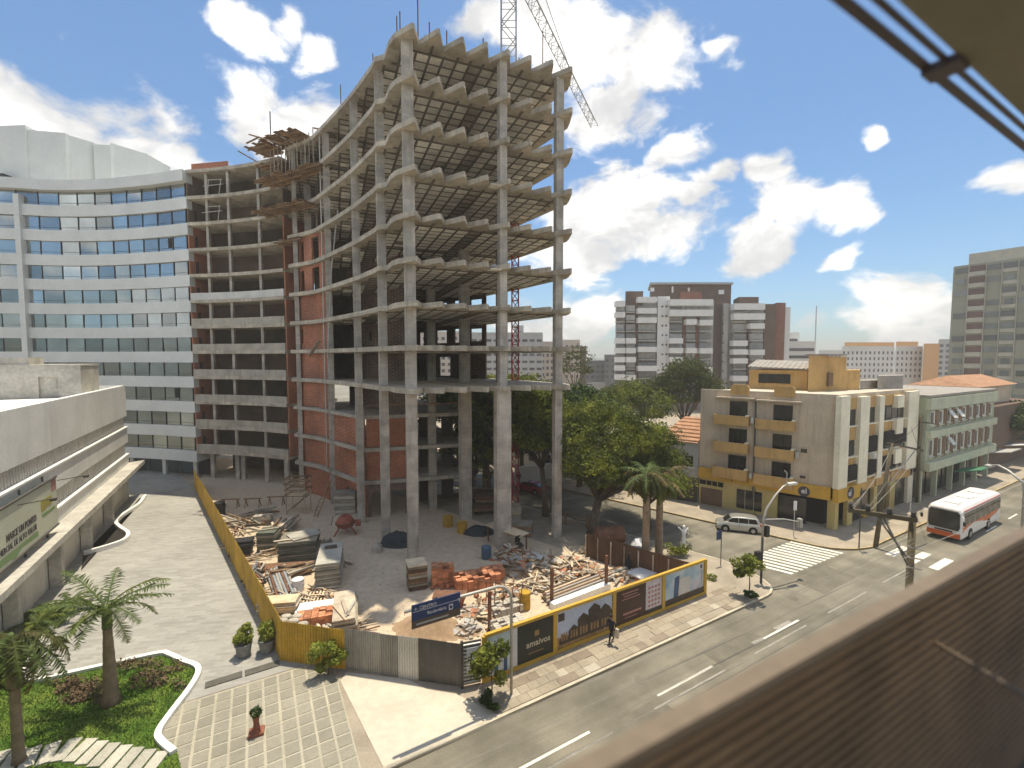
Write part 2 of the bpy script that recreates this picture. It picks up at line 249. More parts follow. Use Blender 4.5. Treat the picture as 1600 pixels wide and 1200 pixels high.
# ------------------------------------------------------------------ mesh helpers
WM = {}                                            # world matrices of things and parts
def wm(o): return WM.get(o.name, Matrix.Identity(4)) if o else Matrix.Identity(4)
def tag(o, label=None, cat=None, group=None, kind=None):
    if label: o['label'] = label
    if cat: o['category'] = cat
    if group: o['group'] = group
    if kind: o['kind'] = kind
    return o
def thing(name, label, cat, loc=(0, 0, 0), rz=0.0, group=None):
    o = bpy.data.objects.new(name, None); C.objects.link(o); o.empty_display_size = 0.3
    loc = Vector(loc) if len(loc) == 3 else Vector((loc[0], loc[1], 0))
    o.location = loc; o.rotation_euler = (0, 0, rz)
    WM[o.name] = Matrix.Translation(loc) @ Matrix.Rotation(rz, 4, 'Z')
    return tag(o, label, cat, group)
class MB:
    def __init__(s): s.v = []; s.f = []; s.mi = []; s.cur = 0
    def add(s, vs, fs):
        k = len(s.v); s.v += [tuple(x) for x in vs]
        for f in fs: s.f.append(tuple(k + i for i in f)); s.mi.append(s.cur)
        return s
    def hexa(s, p):                                # 4 bottom (ccw) + 4 top
        return s.add(p, [(3, 2, 1, 0), (4, 5, 6, 7), (0, 1, 5, 4), (1, 2, 6, 5), (2, 3, 7, 6), (3, 0, 4, 7)])
    def box(s, c, d, rz=0.0, rx=0.0, ry=0.0):
        m = Matrix.Rotation(rz, 3, 'Z') @ Matrix.Rotation(ry, 3, 'Y') @ Matrix.Rotation(rx, 3, 'X')
        h = [x / 2 for x in d]; c = Vector(c)
        return s.hexa([c + m @ Vector((a * h[0], b * h[1], z * h[2])) for z in (-1, 1) for a, b in ((-1, -1), (1, -1), (1, 1), (-1, 1))])
    def prism(s, poly, z0, z1):
        n = len(poly)
        ar = sum(poly[i][0] * poly[(i + 1) % n][1] - poly[(i + 1) % n][0] * poly[i][1] for i in range(n))
        if ar < 0: poly = poly[::-1]
        vs = [(p[0], p[1], z0) for p in poly] + [(p[0], p[1], z1) for p in poly]
        return s.add(vs, [tuple(range(n))[::-1], tuple(range(n, 2 * n))] + [(i, (i + 1) % n, n + (i + 1) % n, n + i) for i in range(n)])
    def wall(s, path, z0, z1, th):                 # thick wall along an open path, thickness to the left
        path = [Vector((p[0], p[1])) for p in path]; off = []
        for i, p in enumerate(path):
            a = path[max(i - 1, 0)]; b = path[min(i + 1, len(path) - 1)]; d = (b - a).normalized(); off.append(p + Vector((-d.y, d.x)) * th)
        for i in range(len(path) - 1):
            q = [path[i], path[i + 1], off[i + 1], off[i]]
            if th < 0: q = q[::-1]
            s.hexa([(p.x, p.y, z0) for p in q] + [(p.x, p.y, z1) for p in q])
        return s
    def beam(s, p, q, w_, h, up=(0, 0, 1)):
        p = Vector(p); q = Vector(q); d = (q - p).normalized(); u = Vector(up)
        if abs(d.dot(u)) > 0.99: u = Vector((1, 0, 0))
        x = d.cross(u).normalized(); y = x.cross(d)
        o = [-x * w_ / 2 - y * h / 2, x * w_ / 2 - y * h / 2, x * w_ / 2 + y * h / 2, -x * w_ / 2 + y * h / 2]
        return s.add([p + a for a in o] + [q + a for a in o], [(0, 1, 2, 3), (7, 6, 5, 4), (0, 4, 5, 1), (1, 5, 6, 2), (2, 6, 7, 3), (3, 7, 4, 0)])
    def tube(s, pts, r, n=8, r1=None, cap=True):
        pts = [Vector(p) for p in pts]; rings = []; prev = None; k0 = len(s.v); fs = []; vs = []
        for i, p in enumerate(pts):
            d = (pts[min(i + 1, len(pts) - 1)] - pts[max(i - 1, 0)]).normalized()
            if prev is None: x = d.cross(Vector((0, 0, 1)) if abs(d.z) < 0.95 else Vector((1, 0, 0))).normalized()
            else: x = (prev - d * prev.dot(d)).normalized()
            prev = x; y = d.cross(x); t = i / max(len(pts) - 1, 1)
            rr = r[i] if isinstance(r, (list, tuple)) else (r if r1 is None else r + (r1 - r) * t)
            vs += [p + (x * math.cos(a) + y * math.sin(a)) * rr for a in [2 * math.pi * j / n for j in range(n)]]
        for i in range(len(pts) - 1):
            fs += [(i * n + j, i * n + (j + 1) % n, (i + 1) * n + (j + 1) % n, (i + 1) * n + j) for j in range(n)]
        if cap: fs += [tuple(range(n))[::-1], tuple((len(pts) - 1) * n + j for j in range(n))]
        return s.add(vs, fs)
    def lathe(s, prof, n=16, c=(0, 0, 0)):
        vs = []; fs = []
        for (r, z) in prof: vs += [(c[0] + r * math.cos(2 * math.pi * j / n), c[1] + r * math.sin(2 * math.pi * j / n), c[2] + z) for j in range(n)]
        for i in range(len(prof) - 1): fs += [(i * n + j, i * n + (j + 1) % n, (i + 1) * n + (j + 1) % n, (i + 1) * n + j) for j in range(n)]
        fs += [tuple(range(n))[::-1], tuple((len(prof) - 1) * n + j for j in range(n))]
        return s.add(vs, fs)
    def build(s, name, m, parent=None, kind=None, smooth=False, local=False, mats=None):
        vs = s.v
        if parent is not None and not local:
            iv = wm(parent).inverted(); vs = [iv @ Vector(p) for p in vs]
        me = bpy.data.meshes.new(name); me.from_pydata(vs, [], s.f)
        for q in (mats or [m]): me.materials.append(M[q] if isinstance(q, str) else q)
        if mats: me.polygons.foreach_set('material_index', s.mi)
        if smooth: me.polygons.foreach_set('use_smooth', [True] * len(me.polygons))
        me.update()
        o = bpy.data.objects.new(name, me); C.objects.link(o)
        if parent is not None: o.parent = parent; WM[o.name] = wm(parent).copy()
        if kind: o['kind'] = kind
        return o
_unit = {}
CUBE = MB().box((0, 0, 0), (1, 1, 1))
def unit(m, builder=None, key='cube'):
    k = (m, key)
    if k not in _unit:
        b = builder or CUBE
        me = bpy.data.meshes.new(key); me.from_pydata(b.v, [], b.f); me.materials.append(M[m]); me.update(); _unit[k] = me
    return _unit[k]
def piece(name, m, parent, c, d=(1, 1, 1), rz=0.0, rx=0.0, ry=0.0, key='cube', builder=None, kind=None):
    """one part that shares its mesh with its look-alikes; c and rz in the world"""
    o = bpy.data.objects.new(name, unit(m, builder, key)); C.objects.link(o)
    mw = Matrix.Translation(Vector(c)) @ Matrix.Rotation(rz, 4, 'Z') @ Matrix.Rotation(ry, 4, 'Y') @ Matrix.Rotation(rx, 4, 'X')
    if parent is not None:
        o.parent = parent; ml = wm(parent).inverted() @ mw
    else: ml = mw
    l, q, _ = ml.decompose(); o.location = l; o.rotation_euler = q.to_euler(); o.scale = d
    WM[o.name] = mw
    if kind: o['kind'] = kind
    return o
def copy_tree(o, parent=None):
    c = o.copy(); C.objects.link(c); c.parent = parent
    for ch in list(o.children): copy_tree(ch, c)
    return c
def text_mb(body, size, mw, depth=0.01, align='LEFT', squeeze=1.0, bold=0.0):
    cu = bpy.data.curves.new('lettering', 'FONT'); cu.body = body; cu.size = size; cu.extrude = depth; cu.align_x = align; cu.offset = bold
    cu.resolution_u = 3
    o = bpy.data.objects.new('lettering', cu); C.objects.link(o)
    dg = bpy.context.evaluated_depsgraph_get(); me = o.evaluated_get(dg).to_mesh()
    b = MB(); b.add([mw @ Vector((p.co.x * squeeze, p.co.y, p.co.z)) for p in me.vertices], [tuple(p.vertices) for p in me.polygons])
    o.evaluated_get(dg).to_mesh_clear(); bpy.data.objects.remove(o); bpy.data.curves.remove(cu)
    return b
def plane_mw(org, xdir, out):                      # a vertical sheet: x along xdir (2d), y up, z out of it
    x = Vector((xdir[0], xdir[1], 0)).normalized(); o = Vector((out[0], out[1], 0)).normalized()
    m = Matrix((( x.x, 0, o.x, org[0]), (x.y, 0, o.y, org[1]), (0, 1, 0, org[2]), (0, 0, 0, 1))); return m
def inside(p, poly):
    c = False; n = len(poly)
    for i in range(n):
        a, b = poly[i], poly[(i + 1) % n]
        if (a[1] > p[1]) != (b[1] > p[1]) and p[0] < (b[0] - a[0]) * (p[1] - a[1]) / (b[1] - a[1]) + a[0]: c = not c
    return c
def spline(pts, n=6):                              # Catmull-Rom through 2d points
    P = [Vector(p) for p in pts]; P = [P[0] * 2 - P[1]] + P + [P[-1] * 2 - P[-2]]; out = []
    for i in range(1, len(P) - 2):
        for k in range(n):
            t = k / n; a, b, c, d = P[i - 1], P[i], P[i + 1], P[i + 2]
            out.append(0.5 * ((2 * b) + (c - a) * t + (2 * a - 5 * b + 4 * c - d) * t * t + (3 * b - a - 3 * c + d) * t ** 3))
    return out + [P[-2]]
def np_mesh(name, V, nv, m, parent=None, kind=None, smooth=False):
    """V: (faces, nv, 3) loose polygons in the parent's own space"""
    nf = V.shape[0]; me = bpy.data.meshes.new(name)
    me.vertices.add(nf * nv); me.vertices.foreach_set('co', V.reshape(-1).astype(np.float32))
    me.loops.add(nf * nv); me.loops.foreach_set('vertex_index', np.arange(nf * nv, dtype=np.int32))
    me.polygons.add(nf); me.polygons.foreach_set('loop_start', np.arange(0, nf * nv, nv, dtype=np.int32)); me.polygons.foreach_set('loop_total', np.full(nf, nv, dtype=np.int32))
    me.materials.append(M[m]); me.update(); me.validate()
    o = bpy.data.objects.new(name, me); C.objects.link(o)
    if parent is not None: o.parent = parent; WM[o.name] = wm(parent).copy()
    if kind: o['kind'] = kind
    return o

# ------------------------------------------------------------------ ground, roads, pavements
def struct(name, m, mb): return mb.build(name, m, kind='structure')
KT = 17.7                                          # far kerb of the avenue, across it
b = MB(); b.add([(-1500, -700, -0.06), (1500, -700, -0.06), (1500, 2600, -0.06), (-1500, 2600, -0.06)], [(0, 1, 2, 3)]); struct('ground', 'city_ground', b)
b = MB(); b.add([(*ST(s, t), 0.0) for s, t in ((-90, 5.2), (420, 5.2), (420, KT + 0.3), (-90, KT + 0.3))], [(0, 1, 2, 3)]); struct('avenue', 'asphalt', b)
K1 = G(1188, 893).xy; K2 = G(1317, 864).xy          # kerb corners of the side street
ss = [K1 - D2 * 3 - E1 * 3, K2 - D2 * 3 + E1 * 3, K2 + D2 * 190 + E1 * 0.3, K1 + D2 * 190 - E1 * 0.3]
b = MB(); b.add([(*p, -0.004) for p in ss], [(0, 1, 2, 3)]); struct('side_street', 'asphalt', b)
# block with the building site, rounded at the corner
c1 = ST(31.2, KT); c2 = K1 + D2 * 3.0
arc = [c1.lerp(ST(34.2, KT), t).lerp(ST(34.2, KT).lerp(c2, t), t) for t in [i / 8 for i in range(9)]]
block = [ST(-90, KT)] + arc + [K1 + D2 * 180, K1 + D2 * 180 + E1 * -60, ST(-90, 120)]
struct('pavement', 'sidewalk', MB().prism(block, -0.05, 0.12))
kb = MB(); pth = [ST(-90, KT)] + arc + [K1 + D2 * 160]
kb.wall(pth, -0.03, 0.15, 0.16); struct('kerb', 'kerb', kb)
# block of the yellow building
ca, cb_ = K2 + D2 * 2.5, ST(K2.dot(E1) + 3.4, KT + 0.1)
mid = K2 + Vector((0.1, -0.2))
arc2 = [ca.lerp(mid, t).lerp(mid.lerp(cb_, t), t) for t in [i / 8 for i in range(9)]]
blk2 = [K2 + D2 * 170] + arc2 + [ST(400, KT + 0.1), ST(400, 140)]
struct('pavement', 'sidewalk', MB().prism(blk2, -0.05, 0.13))
struct('kerb', 'kerb_yellow', MB().wall([K2 + D2 * 150] + arc2 + [ST(390, KT + 0.1)], -0.03, 0.16, 0.16))
# near pavement under the camera's building
struct('pavement', 'sidewalk', MB().prism([ST(-90, 2.4), ST(400, 2.4), ST(400, 5.2), ST(-90, 5.2)], -0.05, 0.12))
# painted markings
def paint(name, m, quads, z=0.004):
    for q in quads:
        b = MB(); b.add([(*p, z) for p in q], [(0, 1, 2, 3)]); o = b.build(name, m, kind='structure')
def sline(s0, s1, t, w_): return [ST(s0, t - w_ / 2), ST(s1, t - w_ / 2), ST(s1, t + w_ / 2), ST(s0, t + w_ / 2)]
sa, sb = G(1025, 1085).xy.dot(E1), G(1115, 1042).xy.dot(E1); per = G(1187, 1002).xy.dot(E1) - sa
paint('lane_dash', 'line_white', [sline(sa + per * k, sa + per * k + (sb - sa), 15.1, 0.13) for k in (-3, -2, -1, 0, 1)])
paint('lane_dash', 'line_white', [sline(62 + 7 * k, 65 + 7 * k, 14.0, 0.13) for k in range(14)])
paint('worn_line', 'line_worn', [sline(sa - 9 + 8.2 * k, sa - 3.5 + 8.2 * k, 14.55, 0.10) for k in range(5)])
paint('edge_line', 'line_worn', [sline(46, 200, KT - 0.35, 0.10)])
XR0, XR1, XL0, XL1 = G(1318, 864).xy, G(1233, 899).xy, G(1236, 846).xy, G(1151, 878).xy; nst = 12
for i in range(nst):
    e0, e1 = i / nst, (i + 0.52) / nst
    q = [XR0.lerp(XR1, e0), XR0.lerp(XR1, e1), XL0.lerp(XL1, e1), XL0.lerp(XL1, e0)]
    paint('crossing_stripe', 'line_white', [q], 0.006)
for i in range(7):
    t = 7.4 + i * 1.45
    paint('crossing_stripe', 'line_white', [[ST(47.2, t), ST(50.6, t), ST(50.6, t + 0.62), ST(47.2, t + 0.62)]])
for (px, py, l) in ((905, 1070, 1.2), (1215, 985, 1.6), (1180, 1008, 1.0)):
    p = G(px, py).xy; paint('worn_mark', 'line_worn', [[p, p + E1 * l, p + E1 * (l + .1) + N1 * 0.25, p + N1 * 0.3]], 0.005)
# patchwork slabs of the pavement in front of the hoarding, real slabs with open joints
slabs = thing('slab_paving', 'patchwork of beige and brown pavement slabs in front of the printed hoarding', 'paving', (*ST(13, 19), 0.12))
slabs['kind'] = 'structure'; del slabs['category']
rs = random.Random(4)
for r in range(4):
    s = 9.7
    while s < 29.5:
        L_ = rs.choice((0.6, 0.6, 1.2, 0.6, 0.9))
        if rs.random() < 0.95:
            m_ = rs.choice(('pav_a', 'pav_a', 'pav_a', 'pav_b', 'pav_b', 'pav_c')) if rs.random() > .06 else 'pav_d'
            c = ST(s + L_ / 2, KT + 0.19 + 0.28 + r * 0.54)
            piece('paving_slab', m_, slabs, (c.x, c.y, 0.125 + rs.uniform(-.003, .003)), (L_ - 0.015, 0.525, 0.06), A1)
        s += L_
# ------------------------------------------------------------------ the concrete tower under construction
FH, TH = 3.48, 0.43
def zb(k): return 14.15 + FH * k                   # underside of slab k
EE = Vector((14.2, 5.8)).normalized(); PP = Vector((-EE.y, EE.x))
left_edge = spline([(-27.4, 55.6), (-23.6, 53.3), (-21.2, 50.9), (-16.0, 45.1), (-12.2, 40.3)], 5)
notch = [Vector((-11.6, 39.3)), Vector((-10.7, 39.0)), Vector((-9.9, 37.4))]
A0, C0 = Vector((-9.25, 36.6)), Vector((5.3, 42.4))
def zig(k):
    rr = random.Random(k); out = []; n = 8
    for i in range(n):
        a = A0.lerp(C0, i / n); b_ = A0.lerp(C0, (i + 1) / n); L_ = (b_ - a)
        amp = 1.75 + rr.uniform(-.12, .12)
        out += [a - PP * 0.02, a + L_ * 0.56 - PP * amp, a + L_ * 0.66 - PP * amp * 0.96]
    return out + [C0, C0 + PP * 0.9 + EE * 0.25]
rear = [Vector((4.2, 44.8)), Vector((0.9, 49.9)), Vector((-5.0, 57.6)), Vector((-13.5, 66.0)), Vector((-22.5, 69.0)), Vector((-30, 62))]
def slab_poly(k): return left_edge + notch + zig(k) + rear
tower = thing('building_under_construction', 'tall raw concrete tower under construction with curved zigzag slabs and bare columns', 'building', (-8, 46, 0))
cols = [(642, 36.9, .86, .62), (599, 40.7, .74, .66), (560, 45.4, .70, .66), (517, 51.4, .68, .62), (467, 55.6, .5, .55), (785, 39.4, .66, .72), (871, 41.7, .72, .60)]
inner = [(784, 46.6, 0.9, 1.1), (726, 46.6, .9, 1.0), (674, 49.4, .8, .8), (487, 57, 0.8, 0.8)]
Z8 = zb(8)
def column(px, Y, wx, wy, z0, z1, name='column'):
    p = XY(px, Y)
    bm_ = MB(); c = p; d = EE; q = [c - d * wx / 2 - PP * wy / 2, c + d * wx / 2 - PP * wy / 2, c + d * wx / 2 + PP * wy / 2, c - d * wx / 2 + PP * wy / 2]
    z = z0                                          # cast in lifts with slight offsets at each pour
    rr = random.Random(int(px * 7 + z0)); k = 0
    lifts = [z0, 3.9, 7.4, 10.8, 14.15] if z0 < 1 else [z0, z1]
    for a, b_ in zip(lifts[:-1], lifts[1:]):
        o = Vector((rr.uniform(-.012, .012), rr.uniform(-.012, .012))); g = 1 + rr.uniform(-.012, .012)
        qq = [c + (x - c) * g + o for x in q]
        bm_.hexa([(*x, a) for x in qq] + [(*x, b_) for x in qq])
    return bm_.build(name, 'column', tower)
for (px, Y, wx, wy) in cols + inner:
    w2 = 1.35 if px == 785 else (1.1 if px in (726, 784) else wx * 1.04)
    column(px, Y, w2, wy * (1.2 if px in (785, 726) else 1), 0.05, 14.15)
    for k in range(8):
        column(px, Y, wx, wy, zb(k) + TH, zb(k + 1))
slab_o = {}
for k in range(0, 9):
    sb_ = MB().prism(slab_poly(k), zb(k), zb(k) + TH)
    so = sb_.build('floor_slab', 'concrete', tower); slab_o[k] = so
# coffer panels hung under the slabs
budget = 300
for k in (8, 7, 6, 5, 4, 3, 2, 1):
    poly = slab_poly(k); cand = []
    for i in range(-14, 16):
        for j in range(-3, 32):
            if i % 7 == 6 or j % 8 == 7: continue
            p = A0.lerp(C0, 0.5) + EE * (i * 1.12 + 0.2) + PP * (j * 1.12 + 1.35)
            if all(inside(p + EE * a + PP * c_, poly) for a, c_ in ((-1.1, -0.75), (1.1, -0.75), (1.1, .75), (-1.1, .75))) and not (p.x < -13 and p.y > 55): cand.append((p.length, p.x, p.y))
    cand.sort(); joined = MB()
    lim = 100 if k >= 6 else 0
    rr = random.Random(k)
    for q, (_, x, y) in enumerate(cand):
        dz = rr.uniform(-.012, .006)
        if rr.random() < 0.04: continue
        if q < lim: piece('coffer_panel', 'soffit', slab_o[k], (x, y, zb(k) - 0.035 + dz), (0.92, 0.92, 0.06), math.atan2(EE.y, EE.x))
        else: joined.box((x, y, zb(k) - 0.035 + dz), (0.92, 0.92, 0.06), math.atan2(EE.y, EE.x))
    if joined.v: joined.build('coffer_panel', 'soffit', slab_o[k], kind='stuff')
    ribs = MB()                                     # darker joists between the panels
    for j in range(-3, 32):
        a = None
        for i in range(-32, 34):
            p = A0.lerp(C0, 0.5) + EE * (i * 0.56 + 0.2) + PP * ((j + .5) * 1.12 + 1.35)
            ok = inside(p + EE * .6, poly) and inside(p - EE * .6, poly) and inside(p - PP * .8, poly) and inside(p + PP * .5, poly)
            if ok and a is None: a = p
            if a is not None and not ok:
                e = p - EE * 0.56
                if (e - a).length > 1: ribs.beam((*a, zb(k) - 0.04), (*e, zb(k) - 0.04), 0.20, 0.05)
                a = None
    for i in range(-15, 17):
        a = None
        for j in range(-6, 66):
            p = A0.lerp(C0, 0.5) + EE * (i * 1.12 + 0.2 + 0.56) + PP * (j * 0.56 + 1.35)
            ok = inside(p + EE * .6, poly) and inside(p - EE * .6, poly) and inside(p - PP * .8, poly)
            if ok and a is None: a = p
            if a is not None and not ok:
                e = p - PP * 0.56
                if (e - a).length > 1: ribs.beam((*a, zb(k) - 0.05), (*e, zb(k) - 0.045), 0.20, 0.05)
                a = None
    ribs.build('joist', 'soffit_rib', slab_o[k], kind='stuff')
# walls inside and behind: brick on the low floors with window holes, bare core above
def wall_holes(name, m, a, b_, z0, z1, holes, th=0.2, parent=tower):
    a = Vector(a); b_ = Vector(b_); d = (b_ - a); L_ = d.length; d.normalize(); n = Vector((-d.y, d.x))
    mb = MB(); xs = [0.0]
    def seg(x0, x1, y0, y1):
        if x1 - x0 < .01 or y1 - y0 < .01: return
        q = [a + d * x0, a + d * x1, a + d * x1 + n * th, a + d * x0 + n * th]; mb.hexa([(*p, y0) for p in q] + [(*p, y1) for p in q])
    x = 0
    for (h0, h1, s0, s1) in sorted(holes):
        seg(x, h0, z0, z1); seg(h0, h1, z0, z0 + s0); seg(h0, h1, z0 + s1, z1); x = h1
    seg(x, L_, z0, z1)
    return mb.build(name, m, parent)
RW0, RW1 = Vector((-3.0, 53.2)), Vector((-21, 67.5))
for k in range(0, 3):
    hs = [(0.6, 2.4, 1.0, 2.5), (4.4, 5.2, 0.9, 2.6), (6.6, 8.6, 0.9, 2.5), (11, 12.2, .2, 2.5)] if k else [(6, 8, 0.2, 2.6), (10, 11, .3, 2.5)]
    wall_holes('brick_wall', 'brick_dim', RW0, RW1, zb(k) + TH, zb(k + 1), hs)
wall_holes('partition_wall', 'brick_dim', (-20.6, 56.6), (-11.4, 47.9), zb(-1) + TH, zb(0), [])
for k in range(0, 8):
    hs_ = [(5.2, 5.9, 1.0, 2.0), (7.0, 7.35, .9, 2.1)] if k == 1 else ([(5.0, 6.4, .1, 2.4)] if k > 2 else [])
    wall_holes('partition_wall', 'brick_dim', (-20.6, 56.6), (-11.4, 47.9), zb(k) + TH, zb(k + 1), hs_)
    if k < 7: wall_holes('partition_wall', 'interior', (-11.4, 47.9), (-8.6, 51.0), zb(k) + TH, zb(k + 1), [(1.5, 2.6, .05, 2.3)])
    wall_holes('stair_wall', 'interior', (-25.5, 58.5), (-20.6, 56.6), zb(k) + TH, zb(k + 1), [])
    wall_holes('core_wall', 'interior', (-9.5, 57.5), (-20.5, 64.5), zb(k) + TH, zb(k + 1), [(2, 3, 0.05, 2.3), (8, 9.2, .05, 2.4)])
    wall_holes('core_wall', 'interior', (-13.4, 51.6), (-20.5, 58.5), zb(k) + TH, zb(k + 1), [(3, 4, 0.05, 2.3)])
for k in range(-4, 3):                              # stair tower: red brick infill panels between slabs
    z0 = zb(k) + TH if k > -4 else 0.1
    for a, b_ in (((-27.2, 55.9), (-23.7, 53.75)), ((-23.7, 53.75), (-20.9, 51.1))):
        a = Vector(a) + Vector((0.25, 0.35)); b_ = Vector(b_) + Vector((0.25, 0.35))
        wall_holes('brick_panel', 'brick', a, b_, z0, zb(k + 1), [(0.9, 1.4, 0.8, 2.5)] if (k in (1,) and a.x < -25) else [])
for k in (3, 4):
    wall_holes('brick_panel', 'brick', (-26.9, 56.3), (-21.2, 51.9), zb(k) + TH, zb(k + 1), [(1.2, 2.2, 0.2, 2.6), (4.0, 5.6, .05, 2.7)])
# podium behind the columns
pod = [Vector((-27.4, 55.9)), Vector((-23.6, 53.6)), Vector((-21.0, 51.2)), Vector((-15.6, 46.2)), Vector((-5.2, 49.4)), Vector((-4.5, 54)), Vector((-14, 66)), Vector((-28, 60))]
for k in (-3, -2, -1):
    MB().prism(pod if k > -3 else pod, zb(k), zb(k) + TH * 0.85).build('podium_slab', 'concrete_grey', tower)
for k in (-4, -3, -2):
    z0 = zb(k) + TH if k > -4 else 0.1
    a, b_, c = Vector((-20.8, 51.5)), Vector((-15.5, 46.6)), Vector((-5.4, 49.8))
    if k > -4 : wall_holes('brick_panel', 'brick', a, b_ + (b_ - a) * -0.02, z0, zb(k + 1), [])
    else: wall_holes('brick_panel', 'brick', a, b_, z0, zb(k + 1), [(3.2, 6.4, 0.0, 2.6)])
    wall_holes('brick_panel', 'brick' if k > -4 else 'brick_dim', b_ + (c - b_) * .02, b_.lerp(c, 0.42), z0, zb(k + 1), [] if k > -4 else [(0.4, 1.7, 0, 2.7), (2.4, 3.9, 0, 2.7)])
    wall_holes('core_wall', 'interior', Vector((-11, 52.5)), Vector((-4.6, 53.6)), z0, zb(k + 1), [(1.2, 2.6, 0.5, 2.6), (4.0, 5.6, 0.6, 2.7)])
rl = MB()
for px, Y in ((570, 46.5), (600, 47.2), (640, 48), (680, 48.8), (715, 49.4)):
    p = XY(px, Y); rl.beam((*p, zb(-1) + .3), (*p, zb(-1) + 1.4), 0.06, 0.06)
rl.beam((*XY(570, 46.5), zb(-1) + 1.4), (*XY(715, 49.4), zb(-1) + 1.4), 0.05, 0.12)
rl.build('guard_rail', 'timber', tower)
# shoring posts between the upper slabs
rr = random.Random(3)
post = MB().lathe([(0.5, -0.5), (0.5, 0.5)], 6)
for k, n_ in ((7, 34), (6, 26), (5, 10)):
    for i in range(n_):
        t = rr.random(); p = Vector((-26.5, 56.2)).lerp(Vector((-14, 45)), t ** 1.2) + PP * rr.uniform(0.8, 5) + EE * rr.uniform(.6, 1.5)
        if inside(p, slab_poly(k)): piece('shore_post', 'timber_grey', tower, (p.x, p.y, zb(k) + TH + (FH - TH) / 2), (0.09, 0.09, FH - TH), key='post', builder=post)
# starter bars and poles standing on the roof
for px, y0, y1, Y in ((533, 132, 182, 50.5), (583, 84, 112, 44), (625, 18, 40, 37.4), (653, -20, 38, 37.5), (671, 35, 52, 38.5), (698, 48, 62, 39), (755, 60, 78, 40), (848, 50, 110, 42), (811, 90, 104, 43), (853, 95, 118, 42.5), (620, 25, 42, 38)):
    p = D(px, y1, Y); q = D(px, y0, Y); h = q.z - Z8 - TH + 0.0
    if h > 0.3: piece('roof_post', 'rust', tower, (p.x, p.y, Z8 + TH + h / 2), (0.10, 0.10, h), key='post', builder=post)
    for j in range(2): piece('starter_bar', 'rebar', tower, (p.x + .25 + j * .2, p.y + .3, Z8 + TH + .3), (0.03, 0.03, 0.6 + .3 * j), key='post', builder=post)
# timber formwork decks sticking out at the inner corner
def deck(cx, cy, z, w_, d_, rz, n=9, tilt=0.0, lip=True):
    for i in range(n):
        t = (i + .5) / n - .5; c = Vector((cx, cy, z)) + Matrix.Rotation(rz, 3, 'Z') @ Vector((t * w_, rr.uniform(-.25, .25), rr.uniform(-.03, .03) + t * tilt))
        piece('formwork_board', 'timber', tower, c, (w_ / n * 0.9, d_ + rr.uniform(-.5, .5), 0.06), rz)
    for s in (-.35, 0, .35):
        c = Vector((cx, cy, z - 0.12)) + Matrix.Rotation(rz, 3, 'Z') @ Vector((0, s * d_, 0))
        piece('formwork_joist', 'timber', tower, c, (w_ * 1.15, 0.1, 0.16), rz)
for k, cx, cy, w_, d_ in ((7, -27.6, 55.0, 6.5, 2.8), (6, -28.4, 55.4, 6.5, 2.6), (7, -22.9, 52.2, 4.6, 2.2), (6, -24.4, 53.3, 2.4, 2.4), (5, -27.2, 56.2, 4.5, 2.0)):
    deck(cx, cy, zb(k) - 0.12, w_, d_, R(-28), 9, 0.2)
for cx, cy, z, w_, d_ in ((-30.2, 56.5, zb(8) + 0.5, 3.2, 3.0), (-27.6, 55.4, zb(8) + 1.1, 4.6, 3.4), (-24.6, 53.6, zb(8) + .7, 2.2, 3.4), (-30.0, 57.2, zb(8) - 1.1, 3.0, 2.0)):
    deck(cx, cy, z, w_, d_, R(-25), 6, 0.1)
for i in range(12):
    p = Vector((-29.5 + i * 0.62, 56.2 - i * 0.33)); h = rr.uniform(3.2, 4.4)
    piece('shore_post', 'timber_grey', tower, (p.x, p.y, zb(7) + TH + h / 2), (0.11, 0.11, h), rz=0, key='post', builder=post)
for (a, b_) in (((389, 210), (440, 225)), ((430, 232), (470, 208)), ((372, 236), (400, 252)), ((385, 224), (405, 214)), ((490, 200), (515, 205)), ((505, 208), (530, 193)), ((465, 260), (500, 254))):
    o = MB().beam(D(*a, 54.5), D(*b_, 54.0), 0.12, 0.14); o.build('loose_timber', 'timber', tower)
p = D(423, 215, 55); piece('roof_post', 'steel', tower, (p.x, p.y, p.z + 1.4), (0.16, 0.16, 3.2), key='post', builder=post)
MB().tube([D(528, 328, 49.5), D(518, 420, 50.2), D(512, 560, 50.6)], 0.07, 6).build('rubble_chute', 'galv', tower)
MB().wall([XY(508, 51.8), XY(509, 51.9)], 4, 42, 0.12).build('corner_guide', 'galv', tower)
# sloping hoist plank and barrow seen on the third floor
MB().beam((*XY(484, 52.4), 17.3), (*XY(500, 51.8), 19.0), 0.5, 0.08).build('ramp_board', 'timber_grey', tower)

